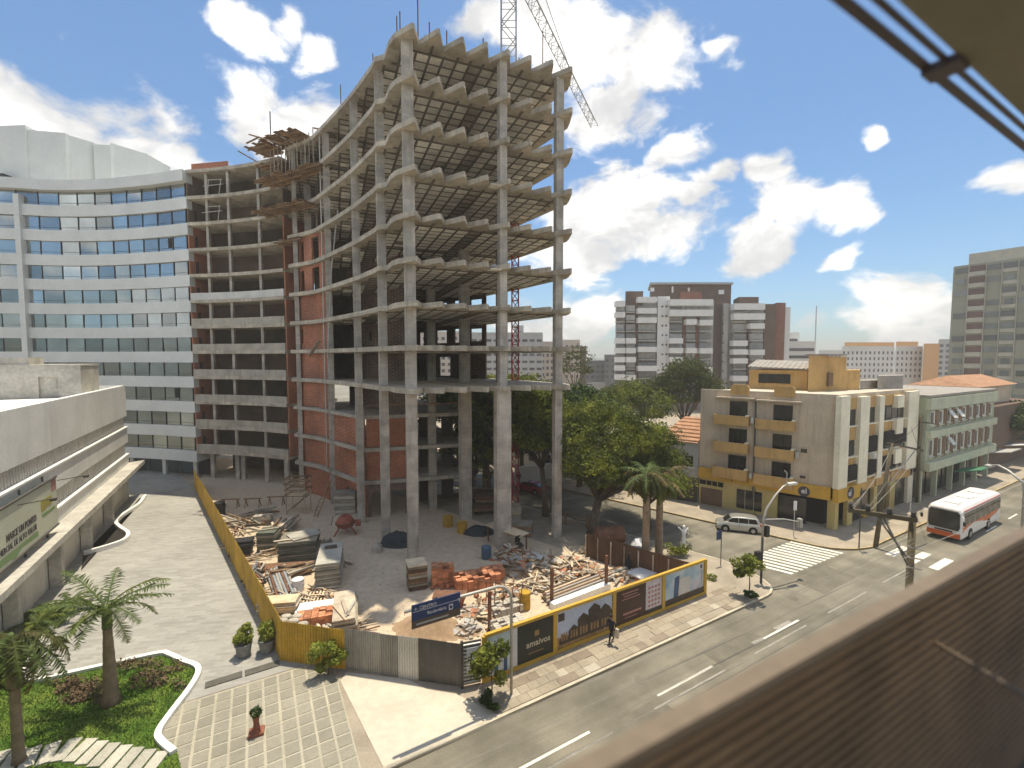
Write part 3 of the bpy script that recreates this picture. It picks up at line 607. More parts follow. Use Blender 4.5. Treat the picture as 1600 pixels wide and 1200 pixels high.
# ------------------------------------------------------------------ curved wing: raw part and finished white part
wing_path = [p for p in spline([XY(302, 62.0), XY(345, 61.3), XY(395, 60.0), XY(446, 57.9)], 4)]
wing = thing('wing_under_construction', 'raw concrete curved wing with open dark floors between white block and tower', 'building', (*wing_path[4], 0))
def offs(path, d):
    out = []
    for i, p in enumerate(path):
        a = path[max(i - 1, 0)]; b_ = path[min(i + 1, len(path) - 1)]; t = (b_ - a).normalized(); out.append(p + Vector((-t.y, t.x)) * d)
    return out
back = offs(wing_path, 9.0)
for k in range(-3, 9):
    MB().prism(wing_path + back[::-1], zb(k), zb(k) + TH).build('floor_slab', 'concrete', wing)
    if k <= 3: MB().wall(offs(wing_path, 0.05), zb(k) + TH, zb(k) + 1.35, 0.15).build('balcony_parapet', 'concrete_grey' if k < 3 else 'zinc_light', wing)
    ins = offs(wing_path, 4.2)
    z0 = zb(k) + TH
    if k < 8:
        MB().wall(ins, z0, zb(k + 1), 0.2).build('inner_wall', 'interior' if k % 2 else 'brick_dim', wing)
        for px in (304, 443):
            i = 0 if px == 304 else -1
            MB().wall([offs(wing_path, .2)[i], offs(wing_path, 4.2)[i]], z0, zb(k + 1), 0.2 if px == 304 else -0.2).build('party_wall', 'brick_dim' if k > 5 else 'brick', wing)
    for px, Y in ((334, 62.4), (367, 61.6), (413, 60.2)):
        p = XY(px, Y)
        if k < 8: MB().box((p.x, p.y, (z0 + zb(k + 1)) / 2), (0.32, 0.5, zb(k + 1) - z0), 0.1).build('column', 'column', wing)
for px, Y in ((328, 62.5), (367, 61.6), (376, 61.8), (413, 60.2), (444, 58.2)):
    p = XY(px, Y); MB().box((p.x, p.y, zb(-3) / 2), (0.5, 0.5, zb(-3)), 0.1).build('column', 'column', wing)
MB().wall(offs(wing_path, 6.5), 0.1, zb(-3), 0.2).build('inner_wall', 'interior', wing)
MB().wall([offs(wing_path, 1)[0], offs(wing_path, 1)[4], offs(wing_path, 1)[5]], zb(8) + TH, zb(8) + 1.6, 0.2).build('roof_parapet', 'brick', wing)
# tied scaffold frames on the open upper floors
for k, px in ((7, 334), (6, 331)):
    p = XY(px, 61.2); z = zb(k) + TH
    m_ = MB()
    for dx in (0, 1.6): m_.tube([(p.x + dx, p.y, z), (p.x + dx + .3, p.y, z + 1.9)], 0.05, 6)
    m_.tube([(p.x - .5, p.y, z + 1.0), (p.x + 2.2, p.y, z + 1.3)], 0.05, 6); m_.tube([(p.x, p.y, z + 1.8), (p.x + 2.1, p.y, z + 1.9)], 0.05, 6)
    m_.build('scaffold_frame', 'galv', wing)

wpath = spline([XY(-170, 62.0), XY(-70, 63.2), XY(44, 64.6), XY(100, 65.4), XY(175, 65.2), XY(250, 63.6), XY(302, 61.9)], 6)
white = thing('curved_white_block', 'finished white curved block with long bands of reflecting windows', 'building', (*wpath[14], 0))
wb = offs(wpath, 14); wb[-1] = wpath[-1] + Vector((0.9, 13.8)); wb[-2] = wpath[-2] + Vector((0.6, 13.8))
def resample(path, step, s0=0.0):
    out = []; acc = 0; nxt = s0
    for i in range(len(path) - 1):
        L_ = (path[i + 1] - path[i]).length
        while nxt <= acc + L_ + 1e-6: out.append(path[i].lerp(path[i + 1], (nxt - acc) / L_)); nxt += step
        acc += L_
    return out
gl = resample(offs(wpath, 0.38), 2.62, 0.2)
rr = random.Random(8)
for k in range(-3, 8):
    MB().prism(wpath + wb[::-1], zb(k) - 1.2, zb(k) + 0.34).build('spandrel_band', 'white_facade', white)
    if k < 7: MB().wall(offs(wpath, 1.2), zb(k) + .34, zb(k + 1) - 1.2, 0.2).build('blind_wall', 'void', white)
    for i in range(len(gl) - 1):
        a, b_ = gl[i], gl[i + 1]; c = (a + b_) / 2; d = b_ - a; an = math.atan2(d.y, d.x) + rr.uniform(-.014, .014)
        z0, z1 = zb(k) + 0.34, zb(k + 1) - 1.2
        if c.x < XY(44, 64.6).x + .2 and (c - XY(44, 64.6)).length < 1.0: continue
        rx = rr.gauss(0, .014)
        g_ = piece('window_pane', 'glass_mirror' if k > 1 else 'glass_dark_reflection', white, (c.x, c.y, (z0 + z1) / 2), (d.length - 0.06, 0.05, z1 - z0 - .02), an, rx)
        if rr.random() < 0.05: piece('open_window', 'void', white, (c.x + d.x * .3, c.y + d.y * .3 - .06, (z0 + z1) / 2 + .15), (0.6, 0.06, 1.3), an)
    m_ = MB()
    for i in range(len(gl)):
        m_.box((gl[i].x, gl[i].y - .05, zb(k) + 0.34 + 0.97), (0.07, 0.14, 1.92), 0)
    for dz in (0.42,):
        for i in range(len(gl) - 1): m_.beam((gl[i].x, gl[i].y - .05, zb(k) + .34 + dz), (gl[i + 1].x, gl[i + 1].y - .05, zb(k) + .34 + dz), 0.05, 0.04)
    m_.build('mullion_row', 'frame_dark', white)
MB().prism(offs(wpath, -0.6)[:-1] + [wpath[-1] + Vector((-.02, -.6))] + wb[::-1], zb(8) - 1.2, zb(8) + 0.25).build('cornice', 'white_facade', white)
pc = XY(44.5, 64.6)
MB().box((pc.x, pc.y + .2, 20), (0.75, 1.1, 40.2), 0.05).build('pier', 'white_facade', white)
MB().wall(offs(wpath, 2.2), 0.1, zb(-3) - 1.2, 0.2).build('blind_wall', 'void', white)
gf = resample(offs(wpath, 1.9), 2.9, 0.4)
for i in range(len(gf) - 1):
    a, b_ = gf[i], gf[i + 1]; c = (a + b_) / 2; d = b_ - a
    piece('shopfront_pane', 'glass', white, (c.x, c.y, 1.32), (d.length - 0.15, 0.06, 2.4), math.atan2(d.y, d.x))
for p in resample(offs(wpath, 0.9), 5.8, 1.0): piece('column', 'white_facade', white, (p.x, p.y, 1.3), (0.45, 0.45, 2.42), 0.1)
# stepped white plant rooms on the roof
zr = zb(8) + 0.25
def rbox(px0, px1, Y0, Y1, ytop, dep):
    a, b_ = XY(px0, Y0), XY(px1, Y1); n = Vector((0, 1))
    zt = D((px0 + px1) / 2, ytop, (Y0 + Y1) / 2).z
    MB().prism([a, b_, b_ + n * dep, a + n * dep], zr, zt).build('roof_block', 'white_facade', white)
rbox(-110, 62, 68, 67, 198, 10); rbox(62, 122, 67.2, 68.2, 205, 9); rbox(122, 164, 68.5, 71, 216, 6); rbox(164, 190, 70.6, 70.9, 226, 6); rbox(190, 245, 71.2, 75, 232, 5)
for px, w_ in ((18, 2.4),):
    p = XY(px, 66); piece('roof_vent', 'frame_dark', white, (p.x, p.y, zr + .55), (w_, 1.2, 1.1), 0)

# ------------------------------------------------------------------ low white annex with canopy
NN = N1
Q0 = Vector((-46.1, 55.6))                          # outer tip of the canopy
W0 = Q0 - E1 * 1.35 - N1 * 1.0                      # far corner of the wall
annex = thing('white_annex', 'low white building with ribbed strips and a long concrete canopy', 'building', (*W0, 0), math.atan2(-N1.y, -N1.x))
LEN = 46
def wrect(off0, off1, s0=0, s1=LEN): return [W0 - N1 * s0 + E1 * off0, W0 - N1 * s1 + E1 * off0, W0 - N1 * s1 + E1 * off1, W0 - N1 * s0 + E1 * off1]
MB().prism(wrect(-24, -0.45, 0.2), 0.1, 13.0).build('core', 'white_wall', annex)
for z0, z1, o in ((10.05, 13.75, 0), (6.85, 8.75, 0), (4.3, 5.45, 0)):
    MB().prism(wrect(-0.44, o), z0, z1).build('wall_band', 'white_wall', annex)
for z0, z1 in ((8.75, 10.05), (5.45, 6.85)):
    MB().prism(wrect(-0.44, 0.10), z0 - 0.10, z0 + 0.04).build('ledge', 'kerb_white', annex)
    m_ = MB()
    for i in range(int(LEN / 0.42)):
        c = W0 - N1 * (0.3 + i * 0.42) - E1 * 0.36; m_.box((c.x, c.y, (z0 + z1) / 2 + .02), (0.22, 0.16, z1 - z0 - .05), math.atan2(N1.y, N1.x))
    m_.build('rib_strip', 'ribbed', annex)
MB().prism(wrect(-24, -0.46, 0.4), 13.0, 13.1).build('roof_deck', 'white_wall', annex)
MB().prism(wrect(-24, 0, -0.0, 0.35), 13.0, 13.75).build('parapet', 'white_wall', annex)
MB().prism([Q0, Q0 - N1 * LEN, Q0 - N1 * LEN - E1 * 1.34, Q0 - N1 * 1 - E1 * 1.34], 3.85, 4.3).build('canopy', 'canopy_conc', annex)
MB().prism(wrect(-0.44, -0.02, 0.6), 0.1, 3.84).build('ground_wall', 'ribbed', annex)
for s in (12, 19, 26, 33): MB().prism([Q0 - N1 * s - E1 * .6, Q0 - N1 * (s + .5) - E1 * .6, Q0 - N1 * (s + .5) - E1 * 1.3, Q0 - N1 * s - E1 * 1.3], 0.1, 3.84).build('canopy_fin', 'canopy_conc', annex)
pc = XY(126, 45.0)
hb = [pc, pc - E1 * 24, pc - E1 * 24 + N1 * 6, pc + N1 * 6]
wall_holes('roof_house', 'canopy_conc', pc - E1 * 24, pc, 13.05, 16.2, [(20.9, 22.3, 0.05, 2.15)], 0.25, annex)
MB().prism([pc - E1 * 24 + N1 * .3, pc + N1 * .3, pc + N1 * 6, pc - E1 * 24 + N1 * 6], 13.05, 16.15).build('roof_house_body', 'canopy_conc', annex)
MB().prism([pc + E1 * .05 - N1 * .05, pc - E1 * 24 - N1 * .05, pc - E1 * 24 + N1 * 6.1, pc + N1 * 6.1 + E1 * .05], 16.2, 16.4).build('roof_house_slab', 'canopy_conc', annex)
MB().prism([pc - E1 * 3.8 + N1 * .4, pc - E1 * 22 + N1 * .4, pc - E1 * 22 + N1 * 4, pc - E1 * 3.8 + N1 * 4], 16.4, 17.1).build('water_tank_house', 'canopy_conc', annex)
# billboard standing on the canopy
bs = Q0 - N1 * 26.6 - E1 * 0.62
be = bs - N1 * 14
bill = thing('billboard', 'pale green billboard with dark lettering standing on the concrete canopy', 'billboard', (*bs, 4.3), math.atan2(-N1.y, -N1.x))
bz0, bz1 = 4.95, 8.35
MB().prism([bs, be, be - E1 * .12, bs - E1 * .12], bz0, bz1).build('panel', 'board_face', bill)
m_ = MB(); m_.beam((*bs, bz1 + .05), (*be, bz1 + .05), .16, .1); m_.beam((*bs, bz0 - .05), (*be, bz0 - .05), .16, .1); m_.build('frame', 'dark_pole', bill)
for s in (1.2, 4.8, 8.4, 12):
    p = bs - N1 * s - E1 * .25; piece('leg', 'dark_pole', bill, (p.x, p.y, (4.3 + bz0) / 2), (.12, .12, bz0 - 4.3 - .0), A1)
    q = p - E1 * .5; MB().tube([(*q, 4.32), (*p, bz0 + .6)], .05, 6).build('brace', 'dark_pole', bill)
    MB().tube([(*(p - E1 * .1), bz1), (*(p - E1 * .1), bz1 + .35)], .06, 6).build('post_top', 'dark_pole', bill)
for s in (-0.2, 6.2):
    p = bs - N1 * s; MB().tube([(*p, bz1 - .3), (*(p + E1 * 1.5), bz1 - .15)], .03, 6).build('lamp_arm', 'dark_pole', bill); q = p + E1 * 1.6; piece('lamp_head', 'dark_pole', bill, (q.x, q.y, bz1 - .2), (.3, .22, .16), A1)
bx = N1                                             # reading direction seen from the plaza
def bmw(s, z, o=.02): p = bs - N1 * s + E1 * o; return plane_mw((p.x, p.y, z), bx, E1)
text_mb('NASCE UM PONTO', 0.60, bmw(3.7, 6.32), align='RIGHT', squeeze=0.80, bold=0.012).build('lettering', 'ink', bill)
text_mb('COMERCIAL DE ALTO VALOR', 0.54, bmw(3.7, 5.74), align='RIGHT', squeeze=0.80).build('lettering', 'ink', bill)
gq = [bs - N1 * s + E1 * .015 for s in (13, 3.4, 3.4, 6.2, 7.2, 13)]
zq = [5.0, 5.25, 5.85, 5.35, 5.0, 4.97]
m_ = MB(); m_.add([(*bs.xy, 0)] * 0, []); pts = [(*(bs - N1 * s + E1 * .012), z) for s, z in ((13, 5.15), (7.6, 5.15), (6.9, 4.98), (6.0, 5.3), (3.5, 5.2), (3.5, 5.55), (13, 5.55))]
m_.add(pts, [tuple(range(len(pts)))]); m_.build('printed_swoosh', 'board_green', bill)
text_mb('verde', 0.62, bmw(8.2, 7.35), align='LEFT').build('lettering', 'board_green', bill) if False else None
for s, w_, z, h, mm in ((2.5, .7, 6.95, .75, 'print_olive'), (1.6, 1.2, 7.0, .65, 'print_olive'), (1.6, 2.2, 6.3, .2, 'board_green')):
    p = bs - N1 * s; piece('printed_logo', mm, bill, (p.x, p.y, z), (w_, .03, h), math.atan2(N1.y, N1.x))
p = bs - N1 * .5; piece('printed_corner', 'print_rose', bill, (p.x, p.y, 7.9), (.9, .03, .8), math.atan2(N1.y, N1.x))
# ------------------------------------------------------------------ site ground, plaza, garden
def GP(pts, z=0.12): return [G(x, y, z).xy for x, y in pts]
fence_far, fence_near = Vector((-41.6, 57.8)), Vector((-12.9, 24.1))
f1, f2, f3 = G(540, 1047, .12).xy, G(722, 1075, .12).xy, ST(G(752, 1070, .12).xy.dot(E1), 20.15)
hend = ST(G(1101, 932, .12).xy.dot(E1), 20.15)
site_poly = [fence_far, fence_near, f1, f2, f3, hend, hend + D2 * 22, hend + D2 * 40, Vector((-10, 85)), Vector((-50, 75))]
struct('site_ground', 'site', MB().prism(site_poly, 0.0, 0.15))
pl = [Vector((-60, 75)), fence_far + Vector((-.06, 0)), fence_near, f1, ST(f1.dot(E1), 23.5), ST(3.4, 26.3), ST(-40, 26.3)]
struct('plaza', 'paver', MB().prism(pl, 0.0, 0.14))
struct('apron', 'apron', MB().prism([ST(4.2, KT + 0.17), ST(9.6, KT + 0.17), ST(8.4, 20.1), ST(7.2, 21.2), f1.lerp(f2, .55), f1 - N1 * .2, ST(3.5, 24)], 0.0, 0.145))
tiles = thing('tiled_pavement', 'grid of square greenish grey tiles in front of the plaza', 'paving', (*ST(-1, 22), 0.12)); tiles['kind'] = 'structure'; del tiles['category']
struct('tile_bed', 'tile_joint', MB().prism([ST(-9, 18.2), ST(3.4, 18.2), ST(3.4, 26.2), ST(-9, 26.2)], 0.0, 0.135))
for i in range(18):
    for j in range(11):
        c = ST(3.05 - i * 0.68, 25.8 - j * 0.72)
        piece('tile', 'tile', tiles, (c.x, c.y, 0.13), (0.57, 0.61, 0.05), A1)
for i, (px, py) in enumerate(((350, 1062), (410, 1044))):
    p = G(px, py, .16).xy
    o = piece('floor_mat', 'dark_path', None, (p.x, p.y, 0.165), (1.65, 0.5, 0.05), A1 + .02)
    tag(o, ('dark mat set in the paving nearer the lawn kerb', 'dark mat set in the paving nearer the yellow fence')[i], 'mat', 'dark mats below the potted shrubs')
# lawn with its wavy white kerb
lk = GP([(128, 948), (96, 968), (66, 1008), (47, 1045), (50, 1058), (66, 1062), (168, 1040), (250, 1022), (268, 1024), (290, 1034), (311, 1042), (314, 1055), (300, 1080), (270, 1120), (253, 1147), (258, 1160), (277, 1176)])
lks = spline(lk, 4)
lawn = lks[12:] + [ST(-5.5, 20.6), ST(-22, 20.6), ST(-30, 27)]
struct('lawn', 'grass', MB().prism(lks[:] + [G(285, 1215).xy, ST(-9, 18.2), ST(-40, 18.2), ST(-40, 28), G(20, 960).xy], 0.0, 0.17))
k_ = MB().wall(lks, 0.05, 0.34, -0.26); tag(k_.build('lawn_kerb', 'kerb_white'), 'wavy white painted kerb around the green lawn', 'kerb')
# grass blades over the lawn
lp = [tuple(p) for p in lks[:] + [G(285, 1215).xy, G(-80, 1230).xy, G(-60, 1010).xy, G(20, 960).xy]]
N = 26000
pts = []
bx0, bx1 = min(p[0] for p in lp), max(p[0] for p in lp); by0, by1 = min(p[1] for p in lp), max(p[1] for p in lp)
while len(pts) < N:
    q = rng.uniform((bx0, by0), (bx1, by1), (6000, 2)); pts += [tuple(x) for x in q if inside(x, lp)]
P = np.array(pts[:N]); a = rng.uniform(0, 2 * np.pi, N); h = rng.uniform(.05, .12, N); wd = .022
dx = np.stack([np.cos(a) * wd, np.sin(a) * wd, 0 * a], 1); base = np.column_stack([P, np.full(N, .165)])
tip = base + np.column_stack([rng.normal(0, .04, N), rng.normal(0, .04, N), h])
o = np_mesh('grass', np.stack([base - dx, base + dx, tip], 1), 3, 'blade', kind='stuff'); tag(o, 'short green grass of the lawn inside the white kerb', 'grass')
# stepping slabs across the lawn
sp = spline(GP([(-8, 1192), (40, 1186), (108, 1172), (150, 1178), (210, 1189), (275, 1200)], .18), 8)
path = thing('stepping_path', 'curved row of pale stepping slabs crossing the lawn', 'path', (*sp[10], 0.17))
for p, q in zip(resample(sp, 0.62), resample(sp, 0.62)[1:]):
    d = q - p; piece('slab', 'pathslab', path, (p.x, p.y, 0.20), (0.50, 1.15, 0.08), math.atan2(d.y, d.x) + .25)
# brown flower bed behind the palm
def leaf_cloud(n, ctr, rad, size, up=0.3, shell=0.4):
    d = rng.normal(size=(n, 3)); d /= np.linalg.norm(d, axis=1)[:, None]
    r = rng.uniform(shell, 1, n) ** 0.6; c = np.array(ctr) + d * r[:, None] * np.array(rad)
    return c, d
def leaf_quads(c, d, size, jit=0.8, asp=0.5):
    n = len(c); nrm = d + rng.normal(0, jit, (n, 3)); nrm /= np.linalg.norm(nrm, axis=1)[:, None]
    t = np.cross(nrm, rng.normal(size=(n, 3))); t /= np.linalg.norm(t, axis=1)[:, None]; u = np.cross(nrm, t)
    s = size * rng.uniform(.6, 1.3, n)[:, None]
    return np.stack([c - t * s, c - u * s * asp, c + t * s, c + u * s * asp], 1)
bed = []
for i in range(60):
    p = G(random.uniform(78, 292), random.uniform(0, 1), .2) if False else G(*random.choice([(random.uniform(80, 165), random.uniform(1065, 1098)), (random.uniform(185, 285), random.uniform(1036, 1075))]), .2)
    c, d = leaf_cloud(60, (p.x, p.y, .3), (.28, .28, .25), .08); bed.append(leaf_quads(c, d, .075))
o = np_mesh('flower_bed', np.concatenate(bed), 4, 'soil_bed', kind='stuff'); tag(o, 'low brown ground cover along the lawn behind the palm', 'ground cover')
# planter in the shade of the canopy
pk = spline(GP([(225, 778), (214, 792), (190, 808), (178, 820), (186, 830), (197, 838), (192, 848), (165, 858), (130, 868)], .14), 4)
pl2 = thing('canopy_planter', 'dark planter bed with a curved white kerb beside the canopy', 'planter', (*pk[12], 0.14))
MB().wall(pk, 0.1, 0.55, 0.3).build('kerb', 'kerb_white', pl2)
MB().prism(pk + [Q0 - N1 * 24 - E1 * .2, Q0 - N1 * 3 - E1 * .2], 0.1, 0.22).build('soil', 'void', pl2)
# ------------------------------------------------------------------ corrugated fences
sh = MB(); nw = 8; prof = []
for i in range(nw):
    x = i / nw; prof += [(x, 0), (x + .35 / nw, 0), (x + .5 / nw, 1), (x + .85 / nw, 1)]
prof.append((1, 0))
vs = []
for (x, y) in prof: vs += [(x - .5, y, -.5), (x - .5, y, .5), (x - .5, y - .25, -.5), (x - .5, y - .25, .5)]
fs = []
for i in range(len(prof) - 1):
    k = i * 4; fs += [(k, k + 4, k + 5, k + 1), (k + 2, k + 3, k + 7, k + 6), (k + 1, k + 5, k + 7, k + 3)]
sh.add(vs, fs)
def fence(name, label, m, a, b_, h, sheet=1.6, tint=None, z=0.14, jag=.03):
    a = Vector(a); b_ = Vector(b_); d = b_ - a; n = max(1, round(d.length / sheet)); t = thing(name, label, 'fence', (*a, z), math.atan2(d.y, d.x))
    for i in range(n):
        c = a.lerp(b_, (i + .5) / n); hh = h + random.uniform(-jag, jag)
        piece('sheet', m if not isinstance(m, (list, tuple)) else m[i % len(m)], t, (c.x, c.y, z + hh / 2), (d.length / n * 1.005, 0.045, hh), math.atan2(d.y, d.x), key='sheet', builder=sh)
    nn = Vector((-d.y, d.x)).normalized()
    for i in range(n + 1):
        c = a.lerp(b_, min(max(i / n, .004), .996)) + nn * .1; piece('post', 'timber_grey', t, (c.x, c.y, z + h / 2 - .1), (.1, .08, h - .2), math.atan2(d.y, d.x))
    return t
fence('corrugated_fence', 'long yellow corrugated metal fence between plaza and building site', 'yellow_sheet', fence_far, fence_near, 2.45)
fence('corrugated_fence', 'short yellow corrugated fence panel behind the low leafy shrub', 'yellow_sheet', fence_near, f1, 2.25, 1.3)
g1 = f1.lerp(f2, .47); g2 = f1.lerp(f2, .64)
fence('corrugated_fence', 'weathered grey corrugated fence next to the yellow panel', 'zinc', f1, g1, 2.3, 1.1)
fence('corrugated_fence', 'bright zinc corrugated sheet between grey and dark fence sheets', 'zinc_light', g1, g2, 2.3, 1.3)
fence('corrugated_fence', 'dark corrugated gate sheets left of the printed hoarding', 'zinc_dark', g2, f2, 2.3, .9)
# printed hoarding along the avenue
def s_at(px, t, z=0.15):
    lo, hi = -40, 300
    for _ in range(50):
        m_ = (lo + hi) / 2; p = ST(m_, t); c, s = math.cos(PITCH), math.sin(PITCH); dep = p.y * c + (CAM_H - z) * s
        if 800 + FPX * p.x / dep < px: lo = m_
        else: hi = m_
    return lo
HT = 20.15; HZ0, HZ1 = 0.30, 2.62
hs = [s_at(px, HT) for px in (757, 866, 958, 1035, 1100)]
ho = thing('printed_hoarding', 'yellow framed hoarding with large printed posters along the pavement', 'hoarding', (*ST(hs[0], HT), 0.14), A1)
def hp(s, off=0.0): return ST(s, HT - off)
for s in hs: p = hp(s, .03); piece('post', 'yellow_frame', ho, (p.x, p.y, (0.14 + HZ1) / 2), (.26, .16, HZ1 - .10), A1)
for a, b_ in zip(hs[:-1], hs[1:]):
    c = hp((a + b_) / 2, .02); L_ = b_ - a
    piece('top_rail', 'yellow_frame', ho, (c.x, c.y, HZ1 + .02), (L_, .20, .16), A1); piece('bottom_rail', 'yellow_frame', ho, (c.x, c.y, .24), (L_ - .26, .18, .2), A1)
    piece('back_board', 'timber_pale', ho, (*hp((a + b_) / 2, -.04), (HZ0 + HZ1) / 2), (L_ - .2, .06, HZ1 - HZ0), A1)
piece('coping_strip', 'concrete', ho, (*ST((hs[0] + hs[-1]) / 2, HT + .34), .35), (hs[-1] - hs[0], .38, .4), A1)
def pr(name, m, s0, s1, z0, z1, off=.03):
    c = hp((s0 + s1) / 2, off); return piece(name, m, ho, (c.x, c.y, (z0 + z1) / 2), (s1 - s0, .012, z1 - z0), A1)
def prpoly(name, m, pts, off=.045):
    b_ = MB(); v = [(*hp(s, off), z) for s, z in pts]; v2 = [(*hp(s, off - .008), z) for s, z in pts]; n = len(v)
    b_.add(v + v2, [tuple(range(n)), tuple(range(n, 2 * n))[::-1]]); return b_.build(name, m, ho)
ZA, ZB = HZ0 + .06, HZ1 - .06
def mixs(a, b_, t): return a + (b_ - a) * t
a, b_ = hs[0] + .14, hs[1] - .14
x1, x2 = mixs(a, b_, .34), mixs(a, b_, .44)
pr('poster', 'print_sky2', a, x1, ZA, ZB); pr('poster', 'print_white', x1, x2, ZA, ZB); pr('poster', 'print_green', x2, b_, ZA, ZB)
for i in range(4): pr('printed_tower', ('print_white', 'print_bluebldg')[i % 2], mixs(a, x1, .1 + i * .2), mixs(a, x1, .25 + i * .2), ZA, ZA + 1.0 + .3 * (i % 3), .042)
text_mb('amaivos', .50, plane_mw((*hp(mixs(x2, b_, .24), .045), 1.12), E1, -N1), bold=.006).build('lettering', 'print_cream', ho)
pr('printed_emblem', 'print_warm', mixs(x2, b_, .48), mixs(x2, b_, .60), 1.65, 1.95, .042)
pr('printed_line', 'print_warm', mixs(x2, b_, .30), mixs(x2, b_, .74), .74, .78, .042)
a, b_ = hs[1] + .14, hs[2] - .14
pr('poster', 'print_sky', a, b_, ZA, ZB)
pr('printed_ground', 'print_warm', a, b_, ZA, 1.0, .040); pr('printed_plate', 'print_dark', a + .1, mixs(a, b_, .13), 1.95, 2.4, .042)
for t, w_, h in ((.04, .16, 1.15), (.20, .18, 1.5), (.36, .2, 2.0), (.55, .22, 2.35), (.76, .2, 2.1), (.9, .12, 1.8)):
    s0, s1 = mixs(a, b_, t), min(mixs(a, b_, t + w_), b_); prpoly('printed_house', 'print_dark', [(s0, .55), (s1, .55), (s1, h - .3), ((s0 + s1) / 2, h), (s0, h - .3)], .046 + t * .004)
    for q in range(3): pr('printed_window', 'print_warm', mixs(s0, s1, .2 + q * .26), mixs(s0, s1, .34 + q * .26), .75, 1.2, .056)
a, b_ = hs[2] + .14, hs[3] - .14; xm = mixs(a, b_, .64)
pr('poster', 'print_brown', a, xm, ZA, ZB); pr('poster', 'print_pale', xm, b_, ZA, ZB)
for z, t0, t1, h in ((2.2, .2, .75, .07), (2.02, .25, .7, .05), (1.84, .2, .8, .05), (.85, .25, .85, .12), (.62, .3, .7, .04)): pr('printed_line', 'print_rose', mixs(a, xm, t0), mixs(a, xm, t1), z, z + h, .042)
for i in range(4):
    for j in range(5): pr('printed_plan', 'print_rose', mixs(xm, b_, .15 + i * .2), mixs(xm, b_, .27 + i * .2), .75 + j * .3, .92 + j * .3, .042)
pr('printed_ground', 'print_dark', xm, b_, ZA, .62, .042)
a, b_ = hs[3] + .14, hs[4] - .14
pr('poster', 'print_sky2', a, b_, ZA, ZB)
prpoly('printed_tower', 'print_bluebldg', [(mixs(a, b_, .22), .7), (mixs(a, b_, .34), .7), (mixs(a, b_, .36), 2.2), (mixs(a, b_, .24), 2.1)])
prpoly('printed_tower', 'print_cream', [(mixs(a, b_, .33), .7), (mixs(a, b_, .64), .7), (mixs(a, b_, .64), 1.9), (mixs(a, b_, .36), 2.0)], .05)
for j in range(7): pr('printed_line', 'print_white', mixs(a, b_, .36), mixs(a, b_, .63), .85 + j * .16, .93 + j * .16, .056)
for t, h in ((.70, 1.6), (.78, 1.4), (.88, 1.8)): prpoly('printed_tower', 'print_pale', [(mixs(a, b_, t), .7), (mixs(a, b_, t + .06), .7), (mixs(a, b_, t + .06), h), (mixs(a, b_, t), h)])
pr('printed_ground', 'print_dark', a, b_, ZA, .75, .062); pr('printed_plate', 'print_white', mixs(a, b_, .84), b_ - .05, 2.0, ZB - .02, .042); pr('printed_emblem', 'ink', mixs(a, b_, .9), mixs(a, b_, .95), 2.15, 2.4, .048)
# louvred zinc panel with the white notice, left of the hoarding
lo_ = thing('notice_panel', 'striped metal panel with a white notice at the left end of the hoarding', 'panel', (*f2, .14), math.atan2((f3 - f2).y, (f3 - f2).x))
dv = hp(hs[0] - .2) - f2; an = math.atan2(dv.y, dv.x)
piece('post', 'dark_pole', lo_, (*f2, 1.35), (.14, .14, 2.5), an)
for i in range(11): c = f2 + dv * .52; piece('louvre', 'zinc_light', lo_, (c.x, c.y, .35 + i * .2), (dv.length * .92, .05, .11), an, R(25))
c = f2 + dv * .52 + Vector((.02, .07)); piece('backing', 'zinc_dark', lo_, (c.x, c.y, 1.35), (dv.length * .92, .03, 2.3), an)
c = f2 + dv * .55 - Vector((-.02, .09)); piece('notice', 'print_white', lo_, (c.x, c.y, 1.55), (dv.length * .62, .015, 1.35), an); piece('printed_line', 'print_dark', lo_, (c.x, c.y - .012, .98), (dv.length * .5, .012, .12), an)
# rusty fence returning along the side street
rf0 = hend; rf1 = hend + D2 * 9.5
fence('metal_fence', 'dark rusty sheet fence along the side street behind the palms', 'rust_fence', rf0, rf1, 2.1, 1.2)
tf = thing('timber_fence', 'low rough timber fence with crossed braces beside the tree', 'fence', (*G(888, 818, .12).xy, .14))
fp = [G(px, py, .14) for px, py in ((872, 826), (884, 820), (917, 825), (924, 829))]
for p in fp: piece('post', 'timber', tf, (p.x, p.y, .85), (.16, .16, 1.4), .3)
for a, b_ in zip(fp[:-1], fp[1:]):
    for (z0, z1) in ((1.25, 1.3), (.3, 1.3), (1.3, .3)): MB().beam((a.x, a.y - .1, z0), (b_.x, b_.y - .1, z1), .05, .09).build('rail', 'timber', tf)
